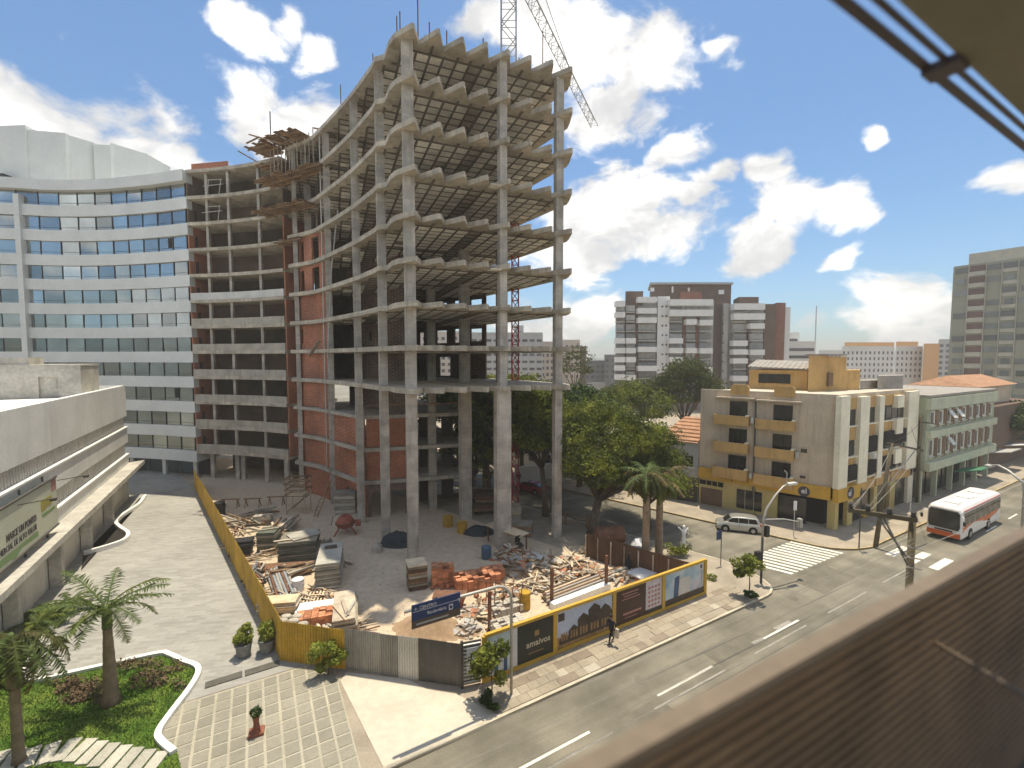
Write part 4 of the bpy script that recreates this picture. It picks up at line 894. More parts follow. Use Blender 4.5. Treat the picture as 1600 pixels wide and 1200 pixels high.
# ------------------------------------------------------------------ plants
def frond_mesh(L_, n=46, droop=1.2, wleaf=.025, ll=.55, arch=0.9, seed=0):
    r = random.Random(seed); pts = []; th = R(62); x = z = 0; st = L_ / n
    for i in range(n + 1):
        pts.append(Vector((x, 0, z))); t = i / n; th2 = th - arch * t * 1.5; x += math.cos(th2) * st; z += math.sin(th2) * st
    m_ = MB(); m_.tube(pts[::3] + [pts[-1]], .035, 5, .008)
    for i in range(3, n + 1):
        p = pts[i]; t = i / n; d = (pts[i] - pts[i - 1]).normalized(); l = ll * (math.sin(math.pi * min(.12 + t * .86, 1)) ** .6) * r.uniform(.85, 1.15)
        for s in (-1, 1):
            l = l * r.uniform(.65, 1.2); u = (d * r.uniform(.3, .8) + Vector((0, s, 0)) * .8 + Vector((0, 0, r.uniform(-.1, .45) - .5 * droop * .6))).normalized()
            q = p + u * l * .55 + Vector((0, 0, -.02)); e = p + u * l + Vector((0, 0, -.28 * droop * l))
            ww = d * wleaf
            m_.add([p - ww, p + ww, q + ww * .9, e, q - ww * .9], [(0, 1, 2, 3, 4)])
    return m_
def palm(name, label, base, h, mats, nf, L_, r0, r1, elev=(0.1, 1.1), seed=0, group=None, shaft=True, lean=(0, 0), arch=.9, droop=1.0, group_l=None):
    t = thing(name, label, 'palm tree', (base[0], base[1], base[2] if len(base) > 2 else .15), group=group)
    r = random.Random(seed); prof = []; n = 14
    pts = []; rad = []
    for i in range(n + 1):
        q = i / n; pts.append((lean[0] * q ** 2, lean[1] * q ** 2, h * q)); rad.append((r0 * (1.35 if i == 0 else 1) * (1 - q) + r1 * q) * (1 + (.05 if i % 2 else -.03)))
    MB().tube(pts, rad, 12).build('trunk', 'palm_trunk', t, local=True, smooth=True)
    top = Vector(pts[-1])
    if shaft: MB().tube([top - Vector((0, 0, .1)), top + Vector((0, 0, .5)), top + Vector((0, 0, 1.0))], [r1 * 1.25, r1 * 1.15, r1 * .5], 10).build('crownshaft', 'crownshaft', t, local=True, smooth=True); top = top + Vector((0, 0, .85))
    ms = {}
    for i in range(nf):
        mm = mats[i % len(mats)]; v = i % 3
        if (mm, v) not in ms:
            fm = frond_mesh(L_, seed=seed + v, arch=arch * (.8 + .25 * v), droop=droop, ll=L_ * .2); me = bpy.data.meshes.new('frond'); me.from_pydata([tuple(q) for q in fm.v], [], fm.f); me.materials.append(M[mm]); me.update(); ms[(mm, v)] = me
        o = bpy.data.objects.new('frond', ms[(mm, v)]); C.objects.link(o); o.parent = t; o.location = top
        o.rotation_euler = (r.uniform(-.2, .2), R(60) - r.uniform(*elev), i * 2.39996 + r.uniform(-.25, .25)); sc_ = r.uniform(.8, 1.1); o.scale = (sc_, sc_, sc_)
    return t
palm('royal_palm', 'young palm with a bulging trunk standing on the lawn by the white kerb', G(174, 1098, .17), 3.9, ['palm_leaf', 'palm_leaf', 'palm_pale'], 16, 2.9, .33, .17, (-.1, .95), 5, droop=.8, arch=.62)
palm('royal_palm', 'tall foreground palm with a brown drooping crown at the left edge', G(30, 1192, .17), 4.6, ['palm_leaf', 'palm_dry', 'leaf_olive'], 22, 2.6, .2, .15, (-.75, .6), 9, arch=1.0, droop=1.2)
palm('royal_palm', 'slender palm on the left inside the rusty fence', G(1008, 893, .15), 7.8, ['palm_leaf', 'palm_dry', 'leaf_olive'], 26, 2.5, .34, .22, (-.7, .9), 2, shaft=False, droop=1.2)
palm('royal_palm', 'slender palm on the right inside the rusty fence', G(1029, 884, .15), 7.3, ['palm_dry', 'palm_leaf', 'palm_pale'], 24, 2.5, .34, .23, (-.7, .9), 4, shaft=False, droop=1.2)
palm('fan_palm', 'bushy green palm seen between the concrete columns', G(757, 762, .12), 3.0, ['palm_pale', 'palm_leaf'], 22, 2.8, .3, .22, (-.5, 1.0), 12, shaft=False, droop=1.0)
for i, (px, py) in enumerate(((76, 972), (108, 952), (60, 985))):
    palm('garden_palm', ('low yellow green garden palm nearest the curved kerb', 'low garden palm closest to the planter under the canopy', 'low garden palm under the billboard end of the canopy')[i], G(px, py, .17), .5, ['palm_pale', 'palm_leaf'], 15, 1.7, .1, .08, (-.1, 1.0), 20 + i, shaft=False, group='garden palms under the canopy')
def bush(name, label, base, rad, m, n, size, trunk=0.0, cat='shrub', group=None, clumps=9):
    t = thing(name, label, cat, base, group=group); Q = []
    if trunk: MB().tube([(0, 0, 0), (.06, .03, trunk * .6), (0, .05, trunk + rad[2] * .5)], [.05, .04, .025], 6).build('trunk', 'bark', t, local=True)
    for i in range(clumps):
        d = rng.normal(size=3); d /= np.linalg.norm(d); q = np.array((0, 0, trunk + rad[2])) + d * np.array(rad) * rng.uniform(.35, 1.0)
        c, dd = leaf_cloud(n // clumps, q, np.array(rad) * rng.uniform(.25, .5), size); Q.append(leaf_quads(c, dd, size))
    np_mesh('foliage', np.concatenate(Q), 4, m, t); return t
bush('street_tree', 'thin young street tree in front of the hoarding', G(767, 1094, .14), (1.0, 1.0, .95), 'leaf', 1700, .12, 1.0, 'tree', clumps=13)
bush('shrub', 'dark round shrub at the foot of the young street tree', G(764, 1104, .14), (.55, .5, .35), 'leaf_dark', 900, .08)
bush('street_tree', 'small street tree on the corner pavement by the signal post', G(1170, 931, .14), (1.1, 1.1, .8), 'leaf', 1500, .12, 1.4, 'tree', clumps=11)
bush('shrub', 'dark ground plant beneath the small corner street tree', G(1172, 934, .14), (.6, .5, .22), 'leaf_dark', 700, .08)
bush('shrub', 'leafy yellow green shrub in front of the yellow fence panel', G(512, 1055, .14), (.85, .75, .75), 'leaf_yellow', 1500, .10, .35, clumps=12)
bush('shrub', 'weeds growing inside the hoarding corner by the rusty fence', G(1060, 868, .15), (1.4, .8, .55), 'leaf', 1200, .10)
bush('shrub', 'small green weed tuft on the pavement past the hoarding end', G(1110, 905, .14), (.5, .4, .2), 'leaf_yellow', 400, .07)
pot_prof = [(.30, 0), (.34, .05), (.38, .35), (.42, .62), (.46, .66), (.46, .74), (.40, .74), (.38, .64)]
for i, (px, py) in enumerate(((381, 1024), (417, 1018))):
    p = G(px, py, .14); t = thing('potted_shrub', ('potted pale green shrub nearer the lawn, in a fluted grey pot', 'potted pale green shrub right beside the yellow fence')[i], 'potted plant', p, group='potted shrubs on the plaza')
    MB().lathe(pot_prof, 14).build('pot', 'pot_grey', t, local=True); MB().lathe([(.37, .6), (.01, .62)], 12).build('soil', 'void', t, local=True)
    Q = []
    for k in range(10):
        d = rng.normal(size=3); d /= np.linalg.norm(d); c, dd = leaf_cloud(110, np.array((0, 0, 1.25)) + d * np.array((.34, .34, .42)), (.26, .26, .24), .1); Q.append(leaf_quads(c, dd, .085))
    np_mesh('foliage', np.concatenate(Q), 4, 'leaf_yellow', t); MB().tube([(0, 0, .6), (0, 0, 1.2)], .04, 6).build('stem', 'bark', t, local=True)
p = G(401, 1146, .15); t = thing('ornament', 'small red pedestal with a dark spiky plant on the tiles', 'ornament', p)
MB().box((0, 0, .07), (.62, .5, .14), .4).box((0, 0, .16), (.42, .36, .08), .4).build('base', 'terracotta', t, local=True); MB().lathe([(.16, .2), (.11, .5), (.15, .8), (.12, .82)], 10).build('pedestal', 'terracotta', t, local=True)
c, d = leaf_cloud(150, (0, 0, 1.0), (.26, .26, .22), .1); np_mesh('foliage', leaf_quads(c, d, .11, .5, .3), 4, 'leaf_dark', t)
# ------------------------------------------------------------------ trees
def tree(name, label, base, h, crown, m, n, clumps, size=.26, trunk_r=.28, seed=1, group=None, lean=(0, 0), low=.1):
    """crown: (rx, ry, rz, centre height)"""
    t = thing(name, label, 'tree', base, group=group); r = random.Random(seed); rx, ry, rz, cz = crown
    fork = Vector((lean[0] * .4, lean[1] * .4, max(cz - rz * 1.05, h * .22)))
    tb = MB(); tb.tube([(0, 0, -.1), (lean[0] * .15, lean[1] * .15, fork.z * .5), fork], [trunk_r * 1.35, trunk_r, trunk_r * .85], 9)
    cl = []
    for i in range(clumps):
        u = r.uniform(-.25 - low, 1); a = i * 2.39996 + r.uniform(-.3, .3); q = math.sqrt(max(0, 1 - u * u)); k = r.uniform(.62, .92)
        cl.append(Vector((lean[0] + math.cos(a) * q * rx * k, lean[1] + math.sin(a) * q * ry * k, cz + u * rz * k)))
    for i, c in enumerate(cl):
        if i % 2 == 0 or clumps < 14:
            mid_ = fork.lerp(c, .5) + Vector((r.uniform(-.3, .3), r.uniform(-.3, .3), r.uniform(-.5, .1)))
            tb.tube([fork, mid_, c], [trunk_r * .5, trunk_r * .28, .04], 6)
    tb.build('trunk', 'bark', t, local=True, smooth=True)
    Q = []; per = n // clumps
    for c in cl:
        R_ = r.uniform(.75, 1.25) * (rx * ry * rz) ** (1 / 3) * 1.35 / clumps ** .36
        d = rng.normal(size=(per, 3)); d /= np.linalg.norm(d, axis=1)[:, None]
        d[:, 2] = np.where(d[:, 2] < -.3, d[:, 2] * .4, d[:, 2]); rad = rng.uniform(.25, 1, per) ** .5 * R_ * (1 + .25 * np.sin(d[:, 0] * 5 + d[:, 1] * 4))
        cen = np.array(c) + d * rad[:, None] * np.array((1.1, 1.1, .75)); Q.append(leaf_quads(cen, d, size, .9, .55))
    np_mesh('crown', np.concatenate(Q), 4, m, t); return t
tree('street_tree', 'big spreading green tree in front of the tiled house', G(925, 833, .13), 13, (6.4, 5.6, 4.5, 7.5), 'leaf', 64000, 46, .135, .42, 3, lean=(2.1, 3.0), low=.4)
tree('street_tree', 'low dense tree filling the gap behind the two palms', G(1012, 822, .13), 9, (3.6, 3.4, 3.2, 5.6), 'leaf', 22000, 22, .14, .28, 31, low=.5)
tree('street_tree', 'dense low tree behind the rear columns beside the bushy palm', G(738, 772, .13), 9, (3.4, 3.2, 3.2, 5.6), 'leaf', 16000, 18, .16, .25, 35, low=.5)
tree('street_tree', 'dark tree at the end of the yard behind the front column', G(790, 756, .13), 10, (4.2, 4, 3.6, 6.4), 'leaf_dark', 15000, 18, .18, .25, 37, low=.5)
tree('street_tree', 'shady tree over the parked red car', G(868, 778, .13), 11, (4.2, 4, 3.6, 7.6), 'leaf_dark', 16000, 20, .17, .3, 33, low=.3)
tree('street_tree', 'leafy tree with a dark trunk right of the middle column', G(853, 806, .13), 13, (3.6, 3.6, 4.2, 9.4), 'leaf', 26000, 22, .14, .30, 5, lean=(-1, 1))
tree('street_tree', 'slanting tree seen between the rear columns', G(764, 775, .13), 13, (3.4, 3.4, 4.0, 10.6), 'leaf', 18000, 18, .15, .26, 8, lean=(-1.0, 1.2))
tree('street_tree', 'dark tree farther down the side street', G(905, 760, .13), 12, (5, 5, 4.0, 8.6), 'leaf_dark', 14000, 18, .24, .3, 10)
tree('street_tree', 'tree filling the gap behind the red crane mast', G(815, 745, .13), 14, (5.5, 5, 4.5, 10.2), 'leaf', 14000, 18, .24, .3, 13)
tree('street_tree', 'olive brown tree behind the house, left of the yellow building', G(1068, 700, .13), 16, (6.0, 6, 5.5, 10.5), 'leaf_olive', 24000, 26, .2, .35, 15)
tree('street_tree', 'low green tree in front of the modern apartments', G(975, 715, .13), 12, (7, 6, 3.6, 8.5), 'leaf', 20000, 22, .2, .35, 17)
tree('street_tree', 'sparse bare tree before the pale apartment blocks', G(897, 690, .13), 16, (3.6, 3.6, 4.5, 15), 'leaf_olive', 1500, 14, .22, .25, 19)
tree('street_tree', 'green tree at the far left of the side street', G(716, 742, .13), 13, (5, 5, 4.0, 9.0), 'leaf_dark', 9000, 16, .26, .3, 21)
tree('street_tree', 'dark green tree beside the brown wall down the avenue', ST(110, 23), 9, (4, 4, 3.0, 5.6), 'leaf_dark', 7000, 14, .26, .25, 23)
# ------------------------------------------------------------------ yellow corner building
KC = Vector((31.7, 43.3)); YH = 13.35
KL = KC + D2 * 12.9; KR = KC + E1 * 17.9
yb = thing('corner_building', 'weathered cream and ochre four storey corner building with a yellow shop front', 'building', (*KC, .13))
nL = Vector((-D2.y, D2.x)); nL = nL if nL.y < 0 else -nL        # outward of the shaded side
nR = -N1
inner_p = [KC + D2 * .1 + E1 * .2, KR, KR + D2 * 12.9, KL]
def lerp_px(a, d, px):                                        # distance along a ground line seen at that column
    u = (px - 800) / FPX; return (u * a.y - a.x) / (d.x - u * d.y)
MB().prism([KC, KR, KR + D2 * 12.9, KL], 4.3, YH - .25).build('wall', 'cream_wall', yb)
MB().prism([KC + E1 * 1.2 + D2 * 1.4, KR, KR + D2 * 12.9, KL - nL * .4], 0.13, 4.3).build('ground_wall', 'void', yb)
MB().prism([KC - nL * .3 - nR * .3 + D2 * .4, KR - nR * .3, KR + D2 * 12.6 - nR * .3, KL - nL * .3], YH - .25, YH - .1).build('roof_deck', 'apron', yb)
MB().wall([KR, KC, KL], YH - .25, YH + .12, -.28).build('parapet', 'cream_wall', yb)
def fl(a, z, o=0.0): p = KC + D2 * a + nL * o; return (p.x, p.y, z)
def fr(s, z, o=0.0): p = KC + E1 * s + nR * o; return (p.x, p.y, z)
def pxL(px): return lerp_px(KC, D2, px)
def pxR(px): return lerp_px(KC, E1, px)
aL = math.atan2(D2.y, D2.x)
def pieceL(name, m, px0, px1, z0, z1, o, th):
    a0, a1 = pxL(px0), pxL(px1); c = fl((a0 + a1) / 2, (z0 + z1) / 2, o); return piece(name, m, yb, c, (abs(a1 - a0), th, z1 - z0), aL)
def pieceR(name, m, px0, px1, z0, z1, o, th, parent=None):
    a0, a1 = pxR(px0), pxR(px1); c = fr((a0 + a1) / 2, (z0 + z1) / 2, o); return piece(name, m, parent or yb, c, (abs(a1 - a0), th, z1 - z0), A1)
for f, (zw0, zw1, zb0, zb1) in enumerate(((10.95, 12.3, 9.75, 10.9), (7.85, 9.25, 6.75, 7.95), (4.95, 6.3, 3.75, 5.05))):
    for g, (w0, w1, b0, b1) in enumerate(((1142, 1170, 1121, 1174), (1211, 1241, 1186, 1246))):
        dz = -.15 * g
        wn = pieceL('window', 'glass_dark', w0, w1, zw0 + dz - .25, zw1 + dz, .03, .08)
        pieceL('window_frame', 'frame_dark', (w0 + w1) / 2 - .6, (w0 + w1) / 2 + .6, zw0 + dz - .25, zw1 + dz, .09, .05)
        bl = pieceL('balcony', 'ochre', b0, b1, zb0 + dz, zb1 + dz - .12, .95, .12)
        for px in (b0, b1): pieceL('balcony_side', 'ochre', px - .9, px + .9, zb0 + dz, zb1 + dz - .12, .47, .82)
        pieceL('balcony_floor', 'cream_wall', b0 + 1.2, b1 - 1.2, zb0 + dz - .02, zb0 + dz + .12, .44, .9)
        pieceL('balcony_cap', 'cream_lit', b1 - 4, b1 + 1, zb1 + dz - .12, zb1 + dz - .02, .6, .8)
        if f < 3: pieceL('air_conditioner', 'pane_pale', b1 + 3, b1 + 8, zb0 + dz + .3, zb0 + dz + .9, .3, .5) if (f + g) % 2 == 0 else None
for w0, w1, z0, z1 in ((1254, 1268, 7.35, 7.95), (1254, 1267, 4.7, 5.2)): pieceL('vent_grille', 'cream_wall', w0, w1, z0, z1, .06, .1); pieceL('vent_grille', 'interior', w0 + 2, w1 - 2, z0 + .1, z1 - .1, .12, .03)
for b0, b1 in ((1143, 1172), (1211, 1244)):
    a0, a1 = pxL(b0), pxL(b1); n = 9; v = []
    poly = [(a0, YH - .3), (a1, YH - .3), (a1, YH + .55), (a1 + (a0 - a1) * .12, YH + .8), (a0 + (a1 - a0) * .12, YH + .8), (a0, YH + .55)]
    m_ = MB(); k = len(poly); m_.add([fl(a, z, .16) for a, z in poly] + [fl(a, z, -.1) for a, z in poly], [tuple(range(k)), tuple(range(k, 2 * k))[::-1]] + [(i, (i + 1) % k, k + (i + 1) % k, k + i) for i in range(k)]); m_.build('parapet_crest', 'ochre', yb)
pieceL('ledge', 'cream_wall', 1122, 1182, YH - .75, YH - .6, .3, .7); pieceL('ledge', 'cream_wall', 1184, 1255, YH - .85, YH - .7, .3, .7)
# rendered courses of the shaded side, wide shallow panels
# street side, sunlight put into its lighter cream
zs = [(10.35, 11.85, 8.75, 10.3), (7.35, 8.75, 5.75, 7.3), (4.85, 5.75 + .1, 4.3, 4.8)]
rows = [(10.3, 11.9), (7.2, 8.8), (4.75, 5.85 + .35)]
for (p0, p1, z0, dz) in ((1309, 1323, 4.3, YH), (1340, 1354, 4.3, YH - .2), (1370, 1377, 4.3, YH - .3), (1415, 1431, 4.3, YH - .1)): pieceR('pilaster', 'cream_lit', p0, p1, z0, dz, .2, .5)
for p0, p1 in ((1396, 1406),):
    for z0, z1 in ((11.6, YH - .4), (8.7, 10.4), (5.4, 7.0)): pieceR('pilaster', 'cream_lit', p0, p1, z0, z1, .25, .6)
for i, (z0, z1) in enumerate(rows):
    for j, (p0, p1) in enumerate(((1324, 1339), (1355, 1369), (1378, 1395), (1396, 1414))):
        pieceR('window', 'glass_dark', p0, p1, z0, z1, .02, .06)
        pieceR('window_mullion', 'frame_dark', (p0 + p1) / 2 - .5, (p0 + p1) / 2 + .5, z0, z1, .06, .05)
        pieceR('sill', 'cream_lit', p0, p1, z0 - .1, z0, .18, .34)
        nxt = rows[i + 1][1] if i < 2 else 4.3
        pieceR('spandrel', 'ochre', p0, p1, nxt + .02, z0 - .12, .06, .12)
        if i == 0: pieceR('spandrel', 'ochre', p0, p1, z1 + .02, YH - .26, .06, .12)
for p0, p1, z0, z1 in ((1356, 1373, 7.3, 8.9), (1379, 1420, 7.6, 9.1), (1321, 1341, 4.75, 6.3), (1353, 1371, 4.95, 6.4), (1378, 1400, 5.0, 6.4)):
    pieceR('window_box', 'void', p0, p1, z0, z1, .22, .3)
p = fr(pxR(1353), 7.0, .6); MB().lathe([(.5, 0), (.45, .04), (.3, .1), (.1, .13)], 16).build('satellite_dish', 'pane_pale', yb) if False else None
o = piece('air_conditioner', 'pane_pale', yb, fr(pxR(1358), 6.95, .7), (.8, .4, .5), A1)
# roof top rooms
ph = [XY(1171, 56), XY(1262, 52), XY(1275, 57), XY(1188, 61)]
MB().prism(ph, YH - .1, 15.6).build('penthouse', 'ochre', yb)
rp = [ph[0] + Vector((-.4, -.3)), ph[1] + Vector((.2, -.5)), ph[2] + Vector((.3, .4)), ph[3] + Vector((-.3, .4))]
m_ = MB(); q = [(*rp[0], 15.9), (*rp[1], 15.65), (*rp[2], 16.5), (*rp[3], 16.7)]; m_.hexa(q + [(x, y, z + .12) for x, y, z in q]); m_.build('penthouse_roof', 'fibre_roof', yb)
for i in range(12):
    a = Vector(q[0]).lerp(Vector(q[1]), (i + .5) / 12); c = Vector(q[3]).lerp(Vector(q[2]), (i + .5) / 12); MB().tube([a + Vector((0, 0, .1)), c + Vector((0, 0, .1))], .1, 6).build('roof_rib', 'fibre_roof', yb)
w0, w1 = ph[0].lerp(ph[1], .17), ph[0].lerp(ph[1], .72); c = (w0 + w1) / 2 + Vector((-.02, -.06)); d = w1 - w0
piece('window', 'glass_dark', yb, (c.x, c.y, 14.55), (d.length, .12, 1.1), math.atan2(d.y, d.x))
for i in range(1, 4): e = w0.lerp(w1, i / 4) + Vector((-.03, -.13)); piece('window_mullion', 'frame_dark', yb, (e.x, e.y, 14.55), (.08, .06, 1.1), math.atan2(d.y, d.x))
def rb(p0, p1, Y0, Y1, z1, m, dep=4.0, name='stair_tower', z0=YH - .1):
    a, b_ = XY(p0, Y0), XY(p1, Y1); n_ = (a + b_).normalized(); return MB().prism([a, b_, b_ + n_ * dep, a + n_ * dep], z0, z1).build(name, m, yb)
rb(1263, 1292, 50.4, 51.2, 17.3, 'ochre'); rb(1292, 1322, 51.6, 52.4, 17.2, 'ochre', 5); rb(1322, 1344, 53, 53.6, 15.6, 'ochre', 5)
a = XY(1297, 51.3); piece('door', 'shutter', yb, (*a, 14.6), (.9, .3, 1.5), A1)
piece('tank_lid', 'fibre_roof', yb, (*XY(1290, 52.5), 17.4), (4.4, 2.4, .2), A1)
for p0, p1, z1 in ((1345, 1372, 14.3), (1372, 1412, 14.9)): rb(p0, p1, 54, 55.4, z1, 'fibre_roof', 4, 'roof_shed')
# shop front
def shopL(name, m, px0, px1, z0, z1, o, th): return pieceL(name, m, px0, px1, z0, z1, o, th)
shopL('shop_fascia', 'shop_yellow', 1096, 1186, 3.2, 4.42, .12, .3); shopL('shop_fascia', 'shop_yellow', 1187, 1306, 3.05, 4.3, .14, .34)
shopL('shop_wall', 'shop_wall', 1097, 1186, .13, 3.2, -.1, .3); shopL('shop_wall', 'shop_wall', 1187, 1222, .13, 3.05, -.1, .3)
for p0, p1, z0, z1, mm in ((1100, 1134, .2, 2.1, 'shutter'), (1098, 1135, 2.45, 2.95, 'glass_dark'), (1157, 1197, .5, 2.6, 'glass_dark'), (1224, 1268, .2, 2.75, 'glass_dark')): shopL('shop_window', mm, p0, p1, z0, z1, .08, .06)
for p0 in (1108, 1117, 1126): shopL('window_mullion', 'shop_wall', p0, p0 + .8, 2.45, 2.95, .13, .05)
for p0 in (1170, 1184): shopL('window_mullion', 'galv', p0, p0 + .8, .5, 2.6, .13, .05)
p = KC + D2 * .25 + E1 * .35; piece('corner_pillar', 'shop_wall', yb, (p.x, p.y, 1.6), (.7, .7, 2.95), A1)
pieceR('shop_fascia', 'shop_yellow', 1308, 1342, 3.0, 4.3, .3, .5)
for p0, p1 in ((1343, 1372), (1374, 1396), (1398, 1428)): pieceR('shop_fascia', 'ochre', p0, p1, 3.3, 4.28, .0, .3)
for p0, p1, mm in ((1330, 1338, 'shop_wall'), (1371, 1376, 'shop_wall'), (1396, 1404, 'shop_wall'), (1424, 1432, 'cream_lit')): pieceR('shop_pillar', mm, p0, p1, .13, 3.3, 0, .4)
for p0, p1 in ((1340, 1370), (1377, 1395), (1405, 1423)): pieceR('shop_window', 'glass_dark', p0, p1, .2, 3.2, -.12, .08)
def mwL(px, z, o): c = fl(pxL(px), z, o); return plane_mw(c, -D2, nL)
text_mb('StopMax', .82, mwL(1131, 3.55, .30), bold=.014).build('lettering', 'ink', yb)
def disc(c, r, xd, out, m, parent, th=.05):
    x = Vector((*xd, 0)).normalized(); o_ = Vector((*out, 0)).normalized(); c = Vector(c); n = 22; v = []
    for k in (0, th): v += [c + o_ * k + x * math.cos(2 * math.pi * i / n) * r + Vector((0, 0, 1)) * math.sin(2 * math.pi * i / n) * r for i in range(n)]
    MB().add(v, [tuple(range(n))[::-1], tuple(range(n, 2 * n))] + [(i, (i + 1) % n, n + (i + 1) % n, n + i) for i in range(n)]).build('shop_emblem', m, parent)
disc(fl(pxL(1264), 3.55, .33), .52, -D2, nL, 'ink', yb); text_mb('el', .72, mwL(1259.5, 3.38, .385), bold=.012).build('lettering', 'print_white', yb)
disc(fr(pxR(1327), 3.7, .57), .62, E1, nR, 'ink', yb); c = fr(pxR(1322.5), 3.45, .63); text_mb('el', .85, plane_mw(c, E1, nR), bold=.012).build('lettering', 'print_white', yb)
piece('side_pipe', 'dark_pole', yb, fl(pxL(1183), 7.2, .15), (.14, .14, 11), aL)

# ------------------------------------------------------------------ green building next to it
GA = KC + E1 * 18.2 - N1 * 1.1; GL = 23.5; GHt = 12.5
gb = thing('green_building', 'pale green old building with brown shutters along the avenue', 'building', (*GA, .13), A1)
GB = GA + E1 * GL
MB().prism([GA, GB, GB + N1 * 13, GA + N1 * 13], 4.0, GHt).build('wall', 'green_wall', gb)
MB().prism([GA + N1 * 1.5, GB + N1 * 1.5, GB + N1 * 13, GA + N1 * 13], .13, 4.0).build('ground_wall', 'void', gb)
MB().prism([GA - N1 * .2 - E1 * .1, GB - N1 * .2, GB + N1 * 13, GA + N1 * 13 - E1 * .1], GHt, GHt + .25).build('roof', 'fibre_roof', gb)
def pg(name, m, s0, s1, z0, z1, o, th): c = GA + E1 * (s0 + s1) / 2 - N1 * o; return piece(name, m, gb, (c.x, c.y, (z0 + z1) / 2), (s1 - s0, th, z1 - z0), A1)
for z0, z1, o in ((11.05, 12.35, .18), (7.75, 8.6, .25), (3.9, 4.9, .3)): pg('floor_band', 'green_band', -.05, GL + .05, z0, z1, o - .1, .5)
rr = random.Random(2)
for z0, z1 in ((8.65, 11.0), (4.95, 7.7)):
    s = .7; i = 0
    while s < GL - 1.3:
        w_ = (1.3, 1.0)[i % 2]
        if i % 2 == 0:
            pg('window', 'pane_pale', s, s + w_, z0 + .5, z1 - .15, .04, .08); pg('window_pane', 'glass_dark', s + .12, s + w_ * .55, z0 + .75, z1 - .3, .10, .05); pg('sill', 'green_band', s - .1, s + w_ + .1, z0 + .38, z0 + .5, .12, .22)
            if rr.random() < .3: pg('open_sash', 'pane_pale', s + .1, s + w_ - .1, z1 - 1.3, z1 - .3, .45, .06).rotation_euler[0] = R(-35)
        else: pg('shutter', 'shutter', s, s + w_, z0 + .2, z1 - .1, .05, .1)
        s += w_ + .12; i += 1
for s0, s1, mm in ((.2, 4.4, 'glass_dark'), (4.8, 9.5, 'canopy_green'), (10, 14, 'glass_dark'), (14.4, 18.5, 'void'), (19, 23, 'glass_dark')): pg('shop_bay', mm if mm != 'canopy_green' else 'glass_dark', s0, s1, .2, 3.4, -1.35, .1)
for s in (0, 4.6, 9.7, 14.2, 18.8, 23.3): pg('shop_pillar', 'green_band', s - .1, s + .25, .13, 3.9, -.5, .5)
o = pg('awning', 'canopy_green', 9.0, 13.2, 2.95, 3.05, 1.2, 2.6); o.rotation_euler[0] = R(-16)
# brown walled plot and small house beyond
bw = thing('brown_wall_house', 'dark reddish brown walled house past the green building', 'house', (*(GB + E1 * 2), .13), A1)
a = GB + E1 * 1.5 + N1 * 1.5
MB().prism([a, a + E1 * 30, a + E1 * 30 + N1 * 10, a + N1 * 10], .13, 9.6).build('wall', 'mod_brown', bw)
MB().prism([a + E1 * 4 + N1 * 2, a + E1 * 22 + N1 * 2, a + E1 * 22 + N1 * 9, a + E1 * 4 + N1 * 9], 9.6, 12.6).build('upper_room', 'cream_wall', bw)
q0 = [(*(a + E1 * 3 + N1 * 1.3), 12.6), (*(a + E1 * 23 + N1 * 1.3), 12.6), (*(a + E1 * 23 + N1 * 10), 12.6), (*(a + E1 * 3 + N1 * 10), 12.6)]
r0, r1 = (*(a + E1 * 5 + N1 * 5.5), 14.2), (*(a + E1 * 21 + N1 * 5.5), 14.2)
MB().add(q0 + [r0, r1], [(0, 1, 5, 4), (2, 3, 4, 5), (1, 2, 5), (3, 0, 4), (3, 2, 1, 0)]).build('roof', 'roof_tile', bw)
for k in range(3): piece('awning', ('mod_grey', 'mod_white', 'canopy_green')[k], bw, (*(a + E1 * (6 + 8 * k) - N1 * 1.2), 3.0 + .3 * k), (5.5, 2.4, .12), A1, R(-12))
# ------------------------------------------------------------------ grey tower block at the right
TA = XY(1481, 121.5); gt = thing('grey_tower_block', 'tall grey apartment tower with brown window bands at the right edge', 'building', (*TA, 0))
td = Vector((.5007, -.8656)); to = Vector((-.8656, -.5007)); TL = 40; TZ = 41.5
MB().prism([TA, TA + td * TL, TA + td * TL - to * 18, TA - to * 18], 0, TZ).build('wall', 'tower_grey', gt)
MB().prism([TA + td * 2.5 - to * 1.5, TA + td * TL - to * 1.5, TA + td * TL - to * 12, TA + td * 2.5 - to * 12], TZ, TZ + 3.0).build('roof_storey', 'tower_pale', gt)
at = math.atan2(td.y, td.x)
bays = [(0.4, 3.0, 0), (3.2, 6.2, 1), (6.5, 9.0, 0), (9.3, 11.8, 2), (12.1, 14.5, 0), (14.8, 17.4, 2), (17.8, 21, 0)]
for f in range(13):
    z0 = 2.6 + f * 2.98
    for (s0, s1, ty) in bays:
        c = TA + td * (s0 + s1) / 2 + to * .06
        if ty == 1:
            piece('window_band', 'tower_brown', gt, (c.x, c.y, z0 + 1.9), (s1 - s0, .2, 1.45), at); piece('white_band', 'tower_pale', gt, (c.x, c.y, z0 + .58), (s1 - s0, .5, 1.1), at)
        else:
            if rr.random() < .12 and ty == 0: continue
            piece('window', 'tower_glass', gt, (c.x, c.y, z0 + 1.75), ((s1 - s0) * rr.choice((.95, .95, .75, .6)), .2, 1.4), at); 
            if ty == 2: piece('white_band', 'tower_pale', gt, (c.x, c.y, z0 + .55), (s1 - s0, .4, .9), at)
for s in (3.1, 6.35, 9.15, 11.95, 14.65): c = TA + td * s + to * .12; piece('fin', 'tower_pale', gt, (c.x, c.y, TZ / 2), (.16, .4, TZ - .3), at)
